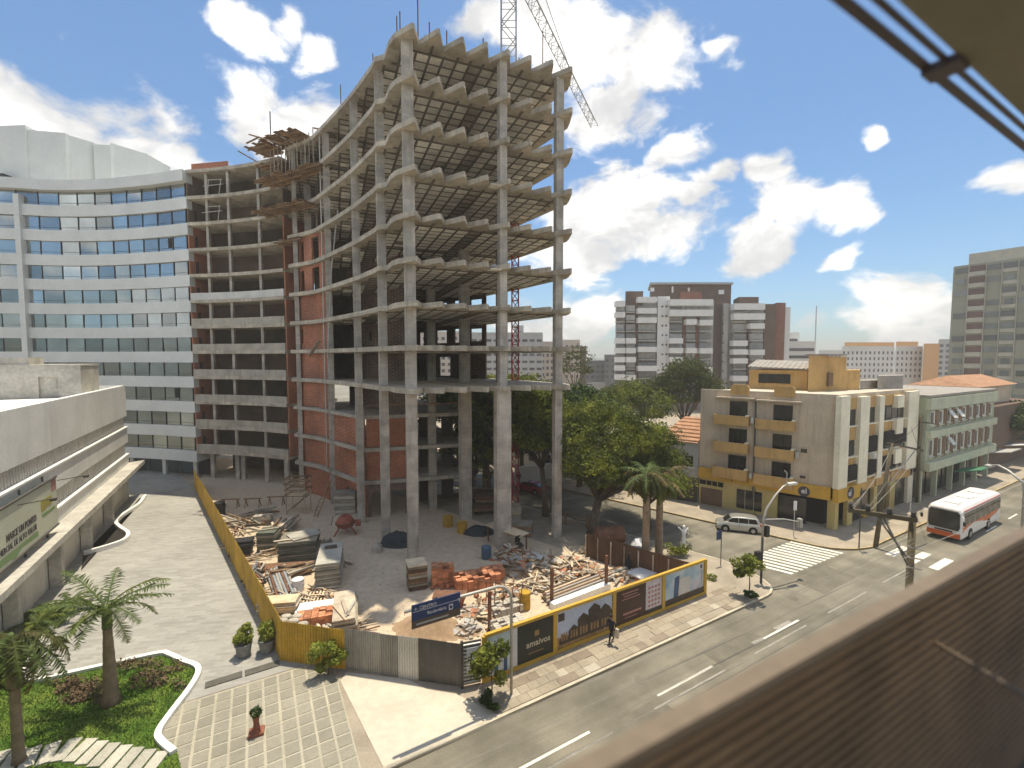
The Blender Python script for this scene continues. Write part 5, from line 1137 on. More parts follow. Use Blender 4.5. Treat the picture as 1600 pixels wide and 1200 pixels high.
# ------------------------------------------------------------------ modern apartment block
mb_ = thing('modern_apartments', 'modern white and brown apartment block with white balcony bars', 'building', (*XY(1070, 150), 0))
def mblk(name, m, p0, p1, y1, Y, dep, y0=None):
    z0 = 0 if y0 is None else D((p0 + p1) / 2, y0, Y).z; z1 = D((p0 + p1) / 2, y1, Y).z
    a, b_ = XY(p0, Y), XY(p1, Y); n = Vector((.25, .97)); MB().prism([a, b_, b_ + n * dep, a + n * dep], z0, z1).build(name, m, mb_)
mblk('body', 'mod_grey', 962, 1045, 470, 147, 20); mblk('body', 'mod_grey', 1045, 1113, 470, 147.5, 20); mblk('body', 'mod_brown', 1100, 1131, 470, 149, 24); mblk('body', 'mod_grey', 1131, 1193, 476, 148, 20)
mblk('roof_block', 'mod_brown', 1016, 1139, 443, 158, 14, 480); mblk('roof_slab', 'far_grey', 1013, 1142, 441, 157, 16, 444); mblk('roof_block', 'mod_red', 1062, 1094, 456, 150, 6, 470); mblk('roof_block', 'mod_brown', 1151, 1182, 464, 152, 8, 478)
mblk('brown_pier', 'mod_brown', 975.5, 1003, 455, 145.5, 8); mblk('white_corner', 'mod_white', 1026, 1044.5, 463, 145.2, 6); mblk('white_edge', 'far_grey', 961, 975, 474, 146, 10)
mblk('white_pier', 'mod_grey', 1128, 1136, 474, 146.5, 6); mblk('brown_wing', 'mod_brown', 1192, 1210, 475, 147, 10); mblk('brown_wing', 'mod_red', 1210, 1224, 473, 148, 10); mblk('white_edge', 'mod_white', 1224, 1232, 480, 150, 8)
for p0 in (1066, 1086.5, 1168): mblk('red_pier', 'mod_red', p0, p0 + 4.5, 494, 145.8, 3)
mblk('podium', 'mod_white', 958, 1036, 616, 143.5, 6, 627)
def mpc(name, m, x0, x1, yc, h, Y, th):
    p0, p1 = 930 + x0 * .2167, 930 + x1 * .2167; y = 420 + yc * .2167; c = D((p0 + p1) / 2, y, Y); return piece(name, m, mb_, c, ((p1 - p0) / FPX * Y, th, h * .2167 / FPX * Y))
for x0, x1, ys in ((143, 210, (255, 333, 520, 590, 655, 715, 780)), (217, 286, (520, 590, 655, 785)), (302, 436, (225, 305, 372, 582, 718)), (532, 838, (245, 320)), (527, 624, (520, 590, 655, 793)), (648, 722, (385, 590, 725)), (745, 836, (390, 592, 725)), (990, 1210, (275, 346)), (982, 1086, (538, 600, 664, 790)), (1104, 1208, (414, 602))):
    for y in ys: mpc('balcony', 'mod_white', x0, x1, y, 38 if x1 - x0 < 150 else 44, 143.8, 2.4)
for x0, x1 in ((148, 208), (222, 284), (308, 430), (535, 622), (652, 718), (748, 832), (990, 1082), (1108, 1204)):
    for k in range(10):
        y = 285 + k * 68
        if y > 910: continue
        w_ = mpc('window', 'mod_glass', x0, x1, y, 40, 145.1 if x1 < 290 and x0 > 215 else 145.6, .8)
        mpc('floor_edge', 'mod_grey', x0, x1, y + 30, 9, 144.9, 1.6)
for k in range(10):
    for x in (484, 512): mpc('small_window', 'far_window', x - 5, x + 6, 272 + k * 69, 12, 145.1, .2)
    mpc('small_window', 'far_window', 915, 925, 330 + k * 68, 12, 146.4, .2)
for x0, x1, y0, h in ((552, 563, 150, 44), (668, 680, 150, 26), (400, 425, 150, 26), (890, 928, 168, 30)): mpc('roof_window', 'mod_white', x0, x1, y0, h, 156.8, .3)
# ------------------------------------------------------------------ far blocks
def far(name, label, p0, p1, y1, Y, m, dep, rows, cols, wm_='far_window', ww=.55, wh=.5, fh=3.0, side=None, ytop=1.2, cat='building', group='apartment blocks in the distance'):
    a, b_ = XY(p0, Y), XY(p1, Y); z1 = D((p0 + p1) / 2, y1, Y).z; n = Vector((a + b_)).normalized()
    t = thing(name, label, cat, (*((a + b_) / 2), 0), group=group)
    MB().prism([a, b_, b_ + n * dep, a + n * dep], 0, z1).build('wall', m, t); W_ = (b_ - a).length
    MB().prism([a - n * .2, b_ - n * .2, b_ + n * .5, a + n * .5], z1, z1 + .7).build('parapet', m, t)
    for r in range(rows):
        z = z1 - ytop - r * fh - fh * .5
        if z < 5: break
        for c in range(cols):
            p = a.lerp(b_, (c + .5) / cols) - n * .03
            piece('window', wm_, t, (p.x, p.y, z), (W_ / cols * ww, .14, fh * wh), 0)
    return t
far('apartment_block', 'pale grey apartment block behind the tower columns', 736, 848, 522, 190, 'far_grey', 16, 9, 10, ww=.7, wh=.35)
far('apartment_block', 'narrow lift room block on top of the pale grey apartments', 803, 818, 511, 194, 'far_grey', 8, 1, 1)
far('apartment_block', 'low cream block right behind the concrete corner column', 838, 873, 536, 210, 'far_beige', 14, 6, 5)
far('apartment_block', 'beige apartment block with rows of square windows', 873, 906, 533, 225, 'far_beige', 14, 8, 4, ww=.42)
far('apartment_block', 'brown side block attached to the beige apartments', 906, 915.5, 543, 226, 'mod_brown', 14, 6, 1)
far('apartment_block', 'dark grey office block beside the modern apartments', 914, 946, 565, 255, 'far_dark', 14, 3, 4)
far('apartment_block', 'dark stepped office block touching the modern apartments', 944, 962, 556, 250, 'far_dark', 14, 5, 2)
far('apartment_block', 'low pale house row above the tree tops', 918, 946, 601, 160, 'far_grey', 10, 2, 5)
far('apartment_block', 'white banded office block right of the modern apartments', 1228, 1273, 536, 185, 'far_white', 14, 6, 1, ww=.9, wh=.4)
far('apartment_block', 'upper setback of the white banded office block', 1228, 1247, 522, 192, 'far_white', 8, 2, 1, ww=.7)
far('apartment_block', 'long white apartment row with orange roof rooms', 1314, 1396, 543, 230, 'far_white', 16, 8, 12, ww=.35)
far('apartment_block', 'orange roof storey over the long white row', 1318, 1395, 537, 234, 'far_orange', 8, 0, 1)
far('apartment_block', 'second white apartment block with orange roof storey', 1398, 1440, 543, 232, 'far_white', 16, 8, 6, ww=.35)
far('apartment_block', 'orange roof storey over the second white block', 1398, 1432, 536, 236, 'far_orange', 8, 0, 1)
far('apartment_block', 'plain orange gable wall near the grey tower', 1441, 1466, 539, 226, 'far_orange', 16, 0, 1)
far('apartment_block', 'pale block squeezed between orange wall and grey tower', 1464, 1484, 532, 240, 'far_grey', 16, 8, 2)
far('apartment_block', 'distant low white block right of the antenna', 1278, 1314, 549, 260, 'far_white', 12, 3, 6)
far('apartment_block', 'distant block seen through the window openings of the tower', 640, 736, 520, 210, 'far_beige', 14, 9, 10)
far('apartment_block', 'low building behind the wall on the side street', 700, 800, 628, 120, 'far_white', 12, 1, 8)
# radio mast
p = XY(1272, 300); t = thing('radio_mast', 'thin radio mast on the skyline above the corner building', 'mast', (*p, 0)); m_ = MB(); m_.tube([(p.x, p.y, 0), (p.x, p.y, D(1272, 478, 300).z)], .35, 5); m_.build('pole', 'far_grey', t)
# tiled house and white wall by the trees
ha = KL + D2 * 4.6; hbp = KL + D2 * .12
th_ = thing('tiled_house', 'grey house with an orange tiled roof left of the corner building', 'house', (*ha, .13))
nd_ = -nL; a, b_, c, d = ha, hbp, hbp + nd_ * 9, ha + nd_ * 9
MB().prism([a, b_, c, d], .13, 7.2).build('wall', 'far_grey', th_)
ridge0, ridge1 = (a + d) / 2 + (b_ - a) * .3, (b_ + c) / 2
ev = .45; A_, B_, C_, D_ = a + (a - b_).normalized() * ev - nd_ * ev, b_ - nd_ * ev, c + nd_ * ev, d + (a - b_).normalized() * ev + nd_ * ev
r0, r1 = Vector((*ridge0, 9.6)), Vector((*ridge1, 9.6))
MB().add([(*A_, 7.2), (*B_, 7.2), (*C_, 7.2), (*D_, 7.2), r0, r1], [(0, 1, 5, 4), (2, 3, 4, 5), (3, 0, 4), (3, 2, 1, 0), (1, 2, 5)]).build('roof', 'roof_tile', th_)
for i in range(7):
    t_ = (i + .4) / 7
    p0 = Vector((*A_, 7.25)).lerp(r0, t_); p1 = Vector((*B_, 7.25)).lerp(r1, t_); MB().tube([p0, p1], .11, 6).build('tile_course', 'roof_tile', th_)
for px, z in ((1080, 4.9), (1060, 4.4)):
    q = lerp_px(ha, (hbp - ha).normalized(), px); q = ha + (hbp - ha).normalized() * q - nd_ * .05; piece('window', 'glass_dark', th_, (q.x, q.y, z), (.9, .12, 1.2), math.atan2((hbp - ha).y, (hbp - ha).x)); piece('sill', 'far_white', th_, (q.x, q.y - .1, z - .7), (1.2, .25, .14), math.atan2((hbp - ha).y, (hbp - ha).x))
q = ha.lerp(hbp, .35) - nd_ * .6; MB().prism([q, q + (hbp - q) * .99, hbp - nd_ * .05, q + nd_ * .5], .13, 3.0).build('garage', 'interior', th_)
rw = thing('row_house', 'plain plastered row house behind the big tree, left of the tiled house', 'house', (*(ha + D2 * 4), .13)); q0_, q1_ = ha + D2 * .15, ha + D2 * 10
MB().prism([q0_, q1_, q1_ - nL * 9, q0_ - nL * 9], .13, 5.6).build('wall', 'far_beige', rw); MB().prism([q0_ + nL * .3, q1_ + nL * .3, q1_ - nL * 9.2, q0_ - nL * 9.2], 5.6, 5.9).build('roof', 'fibre_roof', rw)
for i in range(4): q = q0_.lerp(q1_, .14 + i * .24) + nL * .04; piece('window' if i != 1 else 'door', 'glass_dark' if i != 1 else 'shutter', rw, (q.x, q.y, 1.7 if i == 1 else 2.1), (1.1, .12, 2.3 if i == 1 else 1.3), aL)
rw = thing('row_house', 'low white row house farther down the side street under the trees', 'house', (*(ha + D2 * 16), .13)); q0_, q1_ = ha + D2 * 10.3, ha + D2 * 24
MB().prism([q0_, q1_, q1_ - nL * 9, q0_ - nL * 9], .13, 4.6).build('wall', 'far_white', rw); MB().prism([q0_ + nL * .3, q1_ + nL * .3, q1_ - nL * 9.2, q0_ - nL * 9.2], 4.6, 4.9).build('roof', 'roof_tile', rw)
for i in range(5): q = q0_.lerp(q1_, .1 + i * .2) + nL * .04; piece('window', 'glass_dark', rw, (q.x, q.y, 2.1), (1.2, .12, 1.3), aL)
ww_ = thing('garden_wall', 'white garden wall across the side street behind the red car', 'wall', (*G(845, 750, .13).xy, .13)); a, b_ = G(806, 757, .13).xy, G(868, 748, .13).xy
MB().wall([a, b_], .13, 2.3, .25).build('wall', 'far_white', ww_); c = a.lerp(b_, .5) - (b_ - a).orthogonal().normalized() * .0
piece('wall_cap', 'kerb_white', ww_, (*(a.lerp(b_, .5) + Vector((0, .12))), 2.36), ((b_ - a).length, .4, .12), math.atan2((b_ - a).y, (b_ - a).x))
sm = thing('gable_house', 'small pale house with a sloping roof behind the garden wall', 'house', (*XY(805, 72), .13)); a, b_ = XY(795, 72), XY(838, 70)
MB().prism([a, b_, b_ + Vector((1, 7)), a + Vector((1, 7))], .13, 3.6).build('wall', 'far_white', sm); q = [(*(a - Vector((0, .5))), 5.2), (*(b_ - Vector((-.3, .5))), 3.5), (*(b_ + Vector((1, 7))), 3.5), (*(a + Vector((1, 7))), 5.2)]; MB().hexa(q + [(x, y, z + .15) for x, y, z in q]).build('roof', 'roof_tile', sm)
# low hills at the horizon
m_ = MB(); vs = []; n = 60
for i in range(n + 1):
    a = R(-75 + 150 * i / n); h = 26 + 9 * math.sin(i * .7) + 6 * math.sin(i * 1.9 + 1); x, y = math.sin(a), math.cos(a)
    vs += [(x * 1150, y * 1150, -3), (x * 1400, y * 1400, h), (x * 1700, y * 1700, -3)]
m_.add(vs, [(i * 3 + k, i * 3 + 3 + k, i * 3 + 4 + k, i * 3 + 1 + k) for i in range(n) for k in (0, 1)]); m_.build('hills', 'hill', kind='structure')
# ------------------------------------------------------------------ tower crane
cr = thing('tower_crane', 'lattice tower crane with red lower mast and grey jib behind the concrete tower', 'crane', (0.25, 48.8, .15))
def lattice(p, q, w_, n, r, up=(0, 0, 1), tri=False):
    p = Vector(p); q = Vector(q); d = (q - p).normalized(); x = d.cross(Vector(up) if abs(d.z) < .9 else Vector((1, 0, 0))).normalized(); y = x.cross(d)
    cs = [(-x - y) * w_ / 2, (x - y) * w_ / 2, (x + y) * w_ / 2, (-x + y) * w_ / 2] if not tri else [-x * w_ / 2 - y * w_ * .45, x * w_ / 2 - y * w_ * .45, y * w_ * .5]
    m_ = MB(); k = len(cs)
    for c in cs: m_.tube([p + c, q + c], r, 5)
    L_ = (q - p).length / n
    for i in range(n):
        for j in range(k):
            a, b_ = cs[j], cs[(j + 1) % k]; s0, s1 = p + d * L_ * i, p + d * L_ * (i + 1)
            m_.tube([s0 + (a if i % 2 else b_), s1 + (b_ if i % 2 else a)], r * .6, 4, cap=False); m_.tube([s0 + a, s0 + b_], r * .55, 4, cap=False)
    return m_
lattice((0.35, 49.6, .15), (0.35, 49.6, 33), 0.72, 34, .075).build('lower_mast', 'crane_red', cr)
lattice((-.35, 48.9, 33), (-.35, 48.9, 60), 1.55, 15, .085).build('upper_mast', 'crane_grey', cr)
jp = Vector((-.35, 48.9, 59)); jt = D(929, 193, 82); jd = Vector((jt.x, jt.y, jt.z)); jp2 = jp + Vector((.3, .5, .2))
lattice(jp2, jd, 1.25, 30, .06, tri=True).build('jib', 'crane_grey', cr)
MB().box(jp, (2.0, 2.0, 1.6)).build('slewing_unit', 'crane_grey', cr); MB().box(jp + Vector((1.5, -.5, -.2)), (1.2, 1.4, 1.7)).build('cab', 'crane_grey', cr)
cj = jp - (jd - jp).normalized() * 12; cj.z = jp.z; lattice(jp - Vector((.3, .5, 0)), cj, 1.2, 8, .06).build('counter_jib', 'crane_grey', cr); MB().box(cj - Vector((0, 0, .8)), (2, 1.2, 2.2)).build('counterweight', 'concrete', cr)
m_ = MB(); apex = jp + Vector((0, 0, 6)); m_.tube([jp, apex], .25, 6); m_.tube([apex, jp.lerp(jd, .6) + Vector((0, 0, .6))], .05, 4); m_.tube([apex, cj], .05, 4); m_.build('tie_bar', 'crane_grey', cr)
# ------------------------------------------------------------------ street furniture
def post_thing(name, label, cat, px, py, **k): p = G(px, py, .13); return thing(name, label, cat, p, **k), p
t, p = post_thing('direction_sign', 'blue road direction sign hanging on a curved grey post by the hoarding', 'road sign', 799, 1084)
top = 5.9; arm = -E1
MB().tube([(p.x, p.y, .13), (p.x, p.y, 3), (p.x, p.y, top - .9)] + [(p.x + arm.x * (1 - math.cos(a)) * .9, p.y + arm.y * (1 - math.cos(a)) * .9, top - .9 + math.sin(a) * .9) for a in [R(20 * i) for i in range(1, 5)]] + [(p.x + arm.x * 5.4, p.y + arm.y * 5.4, top + .05)], .075, 8).build('post', 'galv', t, smooth=True)
c = p.xy + arm * 3.95 - N1 * .1
piece('sign_panel', 'sign_blue', t, (c.x, c.y, top - .06), (2.3, .05, .72), A1); piece('lower_panel', 'sign_brown', t, (c.x, c.y, top - .60), (2.3, .05, .34), A1)
piece('bracket', 'dark_pole', t, (*(c + N1 * .06), top - .2), (.1, .06, 1.1), A1)
def sg(txt, s, z, size): q = c + E1 * s - N1 * .035; text_mb(txt, size, plane_mw((q.x, q.y, z), E1, -N1), depth=.004).build('lettering', 'sign_white', t)
sg('\u2190 CENTRO', -1.05, top + .04, .2); sg('Rodovi\u00e1ria', -.45, top - .28, .21); sg('\u2191', .95, top - .15, .3)
piece('printed_line', 'far_grey', t, (*(c - E1 * .2 - N1 * .03), top - .6), (1.5, .008, .07), A1); piece('symbol_plate', 'print_white', t, (*(c + E1 * .68 - N1 * .035), top - .25), (.2, .01, .26), A1); piece('symbol', 'sign_blue', t, (*(c + E1 * .68 - N1 * .045), top - .25), (.12, .01, .14), A1); piece('divider', 'print_white', t, (*(c - N1 * .03), top + .005 - .02), (2.2, .006, .02), A1)
# signal and lamp post on the corner
t, p = post_thing('signal_post', 'corner post with curved street lamp arm and traffic signals', 'street lamp', 1189, 911)
d = Vector((.93, .36)); f = lambda s, z: (p.x + d.x * s, p.y + d.y * s, z)
MB().tube([f(0, .1), f(0, 3.6)], .09, 8).build('lower_post', 'dark_pole', t, smooth=True); MB().tube([f(0, 3.6), f(.05, 5.0), f(.35, 5.8), f(1.2, 6.7), f(2.0, 7.3), f(2.4, 7.4)], [.09, .085, .08, .07, .06, .05], 8).build('lamp_arm', 'galv', t, smooth=True)
MB().box(f(2.9, 7.42), (.9, .3, .16), math.atan2(d.y, d.x)).build('lamp_head', 'lamp_clear', t); MB().tube([f(2.35, 7.4), f(2.35, 8.3), f(2.1, 8.5)], .04, 6).build('lamp_sensor', 'galv', t)
MB().tube([f(.05, 5.0), f(2.2, 4.75), f(3.9, 4.3)], .05, 6).build('signal_arm', 'galv', t); MB().box((p.x - .35, p.y - .1, 2.1), (.42, .3, 1.0), .3).build('signal_head', 'sign_back', t); MB().box((p.x + .3, p.y, 4.1), (.3, .28, .8), .3).build('signal_head', 'sign_back', t); MB().box(f(3.95, 4.2), (.28, .3, .7), .3).build('signal_head', 'galv', t)
t, p = post_thing('street_sign', 'thin post with a small blue parking plate at the side street', 'road sign', 1126, 883)
MB().tube([p, (p.x, p.y, 3.0)], .035, 6).build('post', 'dark_pole', t); MB().box((p.x - .22, p.y, 2.62), (.5, .05, .72), .5).build('plate', 'sign_blue', t)
t, p = post_thing('street_sign', 'thin post with a tall white plate in front of the shop', 'road sign', 1240, 838)
MB().tube([p, (p.x, p.y, 3.6)], .035, 6).build('post', 'galv', t); MB().box((p.x + .02, p.y - .05, 3.1), (.32, .05, .85), .1).build('plate', 'sign_white', t)
t, p = post_thing('street_sign', 'dark signal pole at the rounded corner before the yellow building', 'road sign', 1342, 857)
MB().tube([p, (p.x, p.y, 5.6)], .05, 6).build('post', 'dark_pole', t); MB().box((p.x + .3, p.y, 3.3), (.34, .3, .5), .2).build('signal_head', 'drum_yellow', t)
# utility poles
t, p = post_thing('utility_pole', 'tall leaning utility pole on the corner with a crossarm', 'utility pole', 1368, 854)
tp = D(1393, 692, p.y + .2); MB().tube([p, tp], .2, 10, .14).build('pole', 'pole_wood', t, smooth=True)
ca_, cb2 = D(1386, 692, p.y), D(1442, 704, p.y + 2.2); MB().beam(ca_, cb2, .14, .16).build('crossarm', 'pole_wood', t)
MB().tube([p.lerp(tp, .58) + Vector((.1, -.1, 0)), cb2.lerp(ca_, .2)], .04, 5).build('brace', 'steel', t)
for q in (.1, .45, .9): e = ca_.lerp(cb2, q); piece('insulator', 'dark_pole', t, (e.x, e.y, e.z + .2), (.1, .1, .3), 0)
np_ = ST(16.7, 5.3); t = thing('utility_pole', 'near utility pole with a heavy crossarm just beyond the parapet', 'utility pole', (*np_, .12))
MB().tube([(*np_, .12), (*np_, 12.35)], .12, 10, .09).build('pole', 'pole_wood', t, smooth=True)
x0, x1 = D(1326, 797, 14.2), D(1433, 813, 12.7); MB().beam(x0, x1, .10, .13).build('crossarm', 'pole_wood', t)
x2 = x0.lerp(x1, .5) + Vector((.05, -.25, -.1)); 
MB().tube([x0.lerp(x1, .42), (np_.x, np_.y - .1, 10.9)], .03, 5).build('brace', 'steel', t); MB().tube([x0.lerp(x1, .52), (np_.x, np_.y - .12, 10.6)], .03, 5).build('brace', 'steel', t)
for q in (.03, .3, .62, .95): e = x0.lerp(x1, q); MB().lathe([(.05, 0), (.08, .06), (.05, .1), (.08, .16), (.03, .22)], 8, (e.x, e.y, e.z + .06)).build('insulator', 'dark_pole', t)
for z in (11.5, 11.2, 10.9): MB().tube([(np_.x - .25, np_.y - .15, z), (np_.x + .25, np_.y - .1, z - .1)], .025, 5).build('cable_clamp', 'galv', t)
# street lamp far right
q = ST(44, 5.3); t = thing('street_lamp', 'curved street lamp beside the parapet at the right edge', 'street lamp', (*q, .12))
b0 = D(1600, 755, 19.5); MB().tube([(b0.x + .1, b0.y, .12), (b0.x + .1, b0.y, b0.z - .5), b0, D(1575, 735, 20.2), D(1560, 727, 20.6), D(1548, 727, 21)], [.09, .09, .06, .05, .045, .045], 7).build('post', 'galv', t, smooth=True); e = D(1546, 728, 21.0); MB().box(e, (.5, .22, .1), .5).build('lamp_head', 'galv', t)
q = ST(67, 21); t = thing('utility_pole', 'slim pole in front of the green building', 'utility pole', (*q, .13)); MB().tube([(*q, .13), (*q, 10.5)], .16, 8, .12).build('pole', 'pole_wood', t, smooth=True); MB().beam((*(q - N1 * 1.2), 9.6), (*(q + N1 * 1.2), 9.6), .12, .12).build('crossarm', 'pole_wood', t)
# overhead cables
def cable(label, a, b_, sag, r=.02, m='wire', group='overhead street cables'):
    a = Vector(a); b_ = Vector(b_); n = 14; pts = [a.lerp(b_, i / n) - Vector((0, 0, sag * 4 * (i / n) * (1 - i / n))) for i in range(n + 1)]
    tag(MB().tube(pts, r, 5).build('cable', m), label, 'cable', group)
cable('highest pale cable crossing in front of the hoarding posters', (*ST(-30, 5.6), 13.6), (*ST(16.7, 5.2), 11.6), .35, .007)
cable('middle pale cable crossing low over the hoarding posters', (*ST(-30, 5.3), 13.0), (*ST(16.7, 5.2), 11.3), .25, .007)
cable('lowest pale cable running over the apron and pavement', (*ST(-30, 5.1), 12.3), (*ST(16.7, 5.2), 11.0), .15, .007)
cable('cable from the near crossarm to the leaning corner pole', x0.lerp(x1, .3), tp.lerp(p, .1) if False else ca_.lerp(cb2, .9), .3, .009)
cable('slack cable from the near crossarm over the crossing', x0, D(1392, 700, 39.6), .5, .009)
cable('cable along the avenue past the green building', ca_, (*ST(67, 21), 9.7), .5, .018, 'wire_dark')
cable('second cable along the avenue past the green building', cb2, (*ST(67.1, 22), 9.6), .6, .018, 'wire_dark')
cable('cable leaving the near pole along the near pavement', (*ST(16.7, 5.2), 11.4), (*ST(60, 5.2), 10.8), .5, .009)
for i, (z0, z1, tt) in enumerate(((12.9, 11.75, 5.5), (12.0, 10.8, 5.1), (11.7, 10.7, 5.0))):
    cable(('upper thin line of the cable bundle left of the near pole', 'fifth line of the cable bundle left of the near pole', 'lowest thin line of the cable bundle left of the near pole')[i], (*ST(-30, tt), z0), (*ST(16.7, 5.2), z1), .2, .005, 'wire')
for i, (a, b_) in enumerate(((0.05, .15), (.25, .5), (.9, .75))):
    cable(('left drop line between the two crossarms', 'middle drop line between the two crossarms', 'right drop line between the two crossarms')[i], x0.lerp(x1, a), ca_.lerp(cb2, b_), .35, .006, 'wire')
for px, py, r_ in ((1240, 935, .32), (1000, 1062, .32)):
    q = G(px, py); b_ = MB(); b_.lathe([(r_, .0), (r_, .006)], 20, (q.x, q.y, .001)); b_.build('manhole_cover', 'patch', kind='structure')
for px, py, l, w2_ in ((1150, 1010, 4.5, 1.6), (1010, 1120, 3.0, 1.2), (1290, 905, 5, 2.2), (1060, 870, 4, 2)):
    q = G(px, py).xy; b_ = MB(); b_.add([(*(q + E1 * x + N1 * y), .003) for x, y in ((-l / 2, -w2_ / 2), (l / 2, -w2_ / 2 + .1), (l / 2 - .1, w2_ / 2), (-l / 2, w2_ / 2 - .1))], [(0, 1, 2, 3)]); b_.build('asphalt_patch', 'patch', kind='structure')
# ------------------------------------------------------------------ vehicles
def loft(secs):                                   # secs: list of rings of equal length
    m_ = MB(); n = len(secs[0]); vs = [q for s in secs for q in s]; fs = []
    for i in range(len(secs) - 1): fs += [(i * n + j, (i + 1) * n + j, (i + 1) * n + (j + 1) % n, i * n + (j + 1) % n) for j in range(n)]
    fs += [tuple(range(n)), tuple((len(secs) - 1) * n + j for j in range(n))[::-1]]; m_.add(vs, fs); return m_
def wheel(t, x, y, r=.31, w_=.2, sd=1):
    def rot(mb): mb.v = [(x + a, y + c * sd, r + b_) for a, b_, c in mb.v]; return mb
    wt = rot(MB().lathe([(r * .62, -w_ / 2), (r * .95, -w_ / 2), (r, -w_ / 3), (r, w_ / 3), (r * .95, w_ / 2), (r * .62, w_ / 2)], 18)).build('wheel', 'tyre', t, local=True)
    WM[wt.name] = wm(t); rot(MB().lathe([(r * .62, -w_ / 2 + .02), (r * .6, w_ / 2 + .01), (r * .2, w_ / 2 + .03)], 14)).build('rim', 'rim', wt, local=True)
def car(name, label, loc, rz, paint_, L_=3.95, W_=1.7, H_=1.53, estate=True):
    t = thing(name, label, 'car', loc, rz); hw = W_ / 2; secs = []
    for (x, zb_, zt, k) in ((-.5, .30, .62, .80), (-.485, .24, .74, .92), (-.42, .2, .82, 1.0), (-.28, .19, .90, 1.0), (0, .19, .93, 1.0), (.28, .19, .95, 1.0), (.42, .2, .97, .99), (.485, .24, .95, .93), (.5, .34, .85, .86)):
        w_ = hw * k; X = x * L_; secs.append([(X, -w_ * .93, zb_), (X, w_ * .93, zb_), (X, w_, zb_ + .18), (X, w_ * 1.0, zt - .16), (X, w_ * .92, zt), (X, -w_ * .92, zt), (X, -w_ * 1.0, zt - .16), (X, -w_, zb_ + .18)])
    loft(secs).build('body', paint_, t, local=True, smooth=False)
    st = ((-.33, .90, .92, .62), (-.16, .86, H_ - .12, .74), (-.05, .85, H_ - .02, .77), (.15, .85, H_, .78), (.33, .86, H_ - .04, .77), (.43, .88, H_ - .14, .74), (.485, .92, .97, .80)) if estate else ((-.25, .88, .9, .62), (-.08, .86, H_ - .1, .72), (.05, .85, H_, .74), (.2, .85, H_ - .02, .74), (.4, .88, .95, .75))
    secs = [[(x * L_, -hw * .9, .9), (x * L_, hw * .9, .9), (x * L_, hw * (k + .09), min(zt, 1.0)), (x * L_, hw * k, max(zt - .07, .92)), (x * L_, hw * (k - .1), zt), (x * L_, -hw * (k - .1), zt), (x * L_, -hw * k, max(zt - .07, .92)), (x * L_, -hw * (k + .09), min(zt, 1.0))] for x, _, zt, k in st]
    loft(secs).build('cabin', paint_, t, local=True)
    for s in (-1, 1):
        for (xa, xb, xc, xd, nm) in ((-.27, -.02, -.02, -.14, 'side_window'), (0, .2, .2, 0, 'side_window'), (.22, .42, .37, .22, 'side_window')):
            m_ = MB(); o_ = .012; z0, z1 = .97, H_ - .13
            def yy(z): return s * (hw * (.87 - .1 * (z - 1.0) / (H_ - 1.07)) + o_)
            m_.add([(xa * L_, yy(z0), z0), (xb * L_, yy(z0), z0), (xc * L_, yy(z1), z1), (xd * L_, yy(z1), z1)], [(0, 1, 2, 3) if s < 0 else (3, 2, 1, 0)]); m_.build(nm, 'glass_dark', t, local=True)
        MB().box((-.25 * L_, s * (hw + .1), 1.02), (.12, .2, .14)).build('mirror', paint_, t, local=True); MB().box((.478 * L_, s * hw * .80, .86), (.12, .22, .32)).build('tail_light', 'lamp_red', t, local=True); MB().box((-.475 * L_, s * hw * .72, .66), (.14, .34, .16)).build('headlight', 'lamp_clear', t, local=True)
        for x in (-.31, .31):
            wheel(t, x * L_, s * (hw - .075), .31, .2, s)
            ar = MB().lathe([(.39, -.004), (.39, .004)], 18); ar.v = [(x * L_ + a, s * (hw + .006) + c, .33 + b_) for a, b_, c in ar.v]; ar.build('wheel_arch', 'void', t, local=True)
        MB().box((0, s * (hw + .003), .78), (.02, .01, .5)).build('door_seam', 'frame_dark', t, local=True)
    xr = st[-2][0] * L_; xe = st[-1][0] * L_; m_ = MB(); m_.add([(xe + .015, -hw * .68, 1.03), (xe + .015, hw * .68, 1.03), (xr + .03, hw * .6, st[-2][2] - .06), (xr + .03, -hw * .6, st[-2][2] - .06)], [(0, 1, 2, 3)]); m_.build('rear_window', 'glass_dark', t, local=True)
    x0, x1_ = st[0][0] * L_, st[1][0] * L_; m_ = MB(); m_.add([(x0 + .02, -hw * .62, .97), (x0 + .02, hw * .62, .97), (x1_ - .02, hw * .62, st[1][2] - .02), (x1_ - .02, -hw * .62, st[1][2] - .02)], [(3, 2, 1, 0)]); m_.build('windscreen', 'glass_dark', t, local=True)
    MB().box((.5 * L_, 0, .5), (.03, .5, .13)).build('number_plate', 'sign_white', t, local=True); MB().box((.49 * L_, 0, .42), (.1, W_ * .86, .2)).build('bumper', paint_, t, local=True)
    return t
pf, pr_ = G(1120, 827).xy, G(1186, 835).xy; pc = (pf + pr_) / 2; dd = pf - pr_
car('parked_car', 'silver hatchback parked at the kerb beside the yellow shop', (pc.x + .25, pc.y + .5, 0), math.atan2(-dd.y, -dd.x) + .04, 'car_silver')
pc = G(830, 768).xy; car('parked_car', 'dark red car parked in tree shade on the side street', (*pc, 0), A2 + math.pi, 'car_red', 4.1, 1.7, 1.42, False)
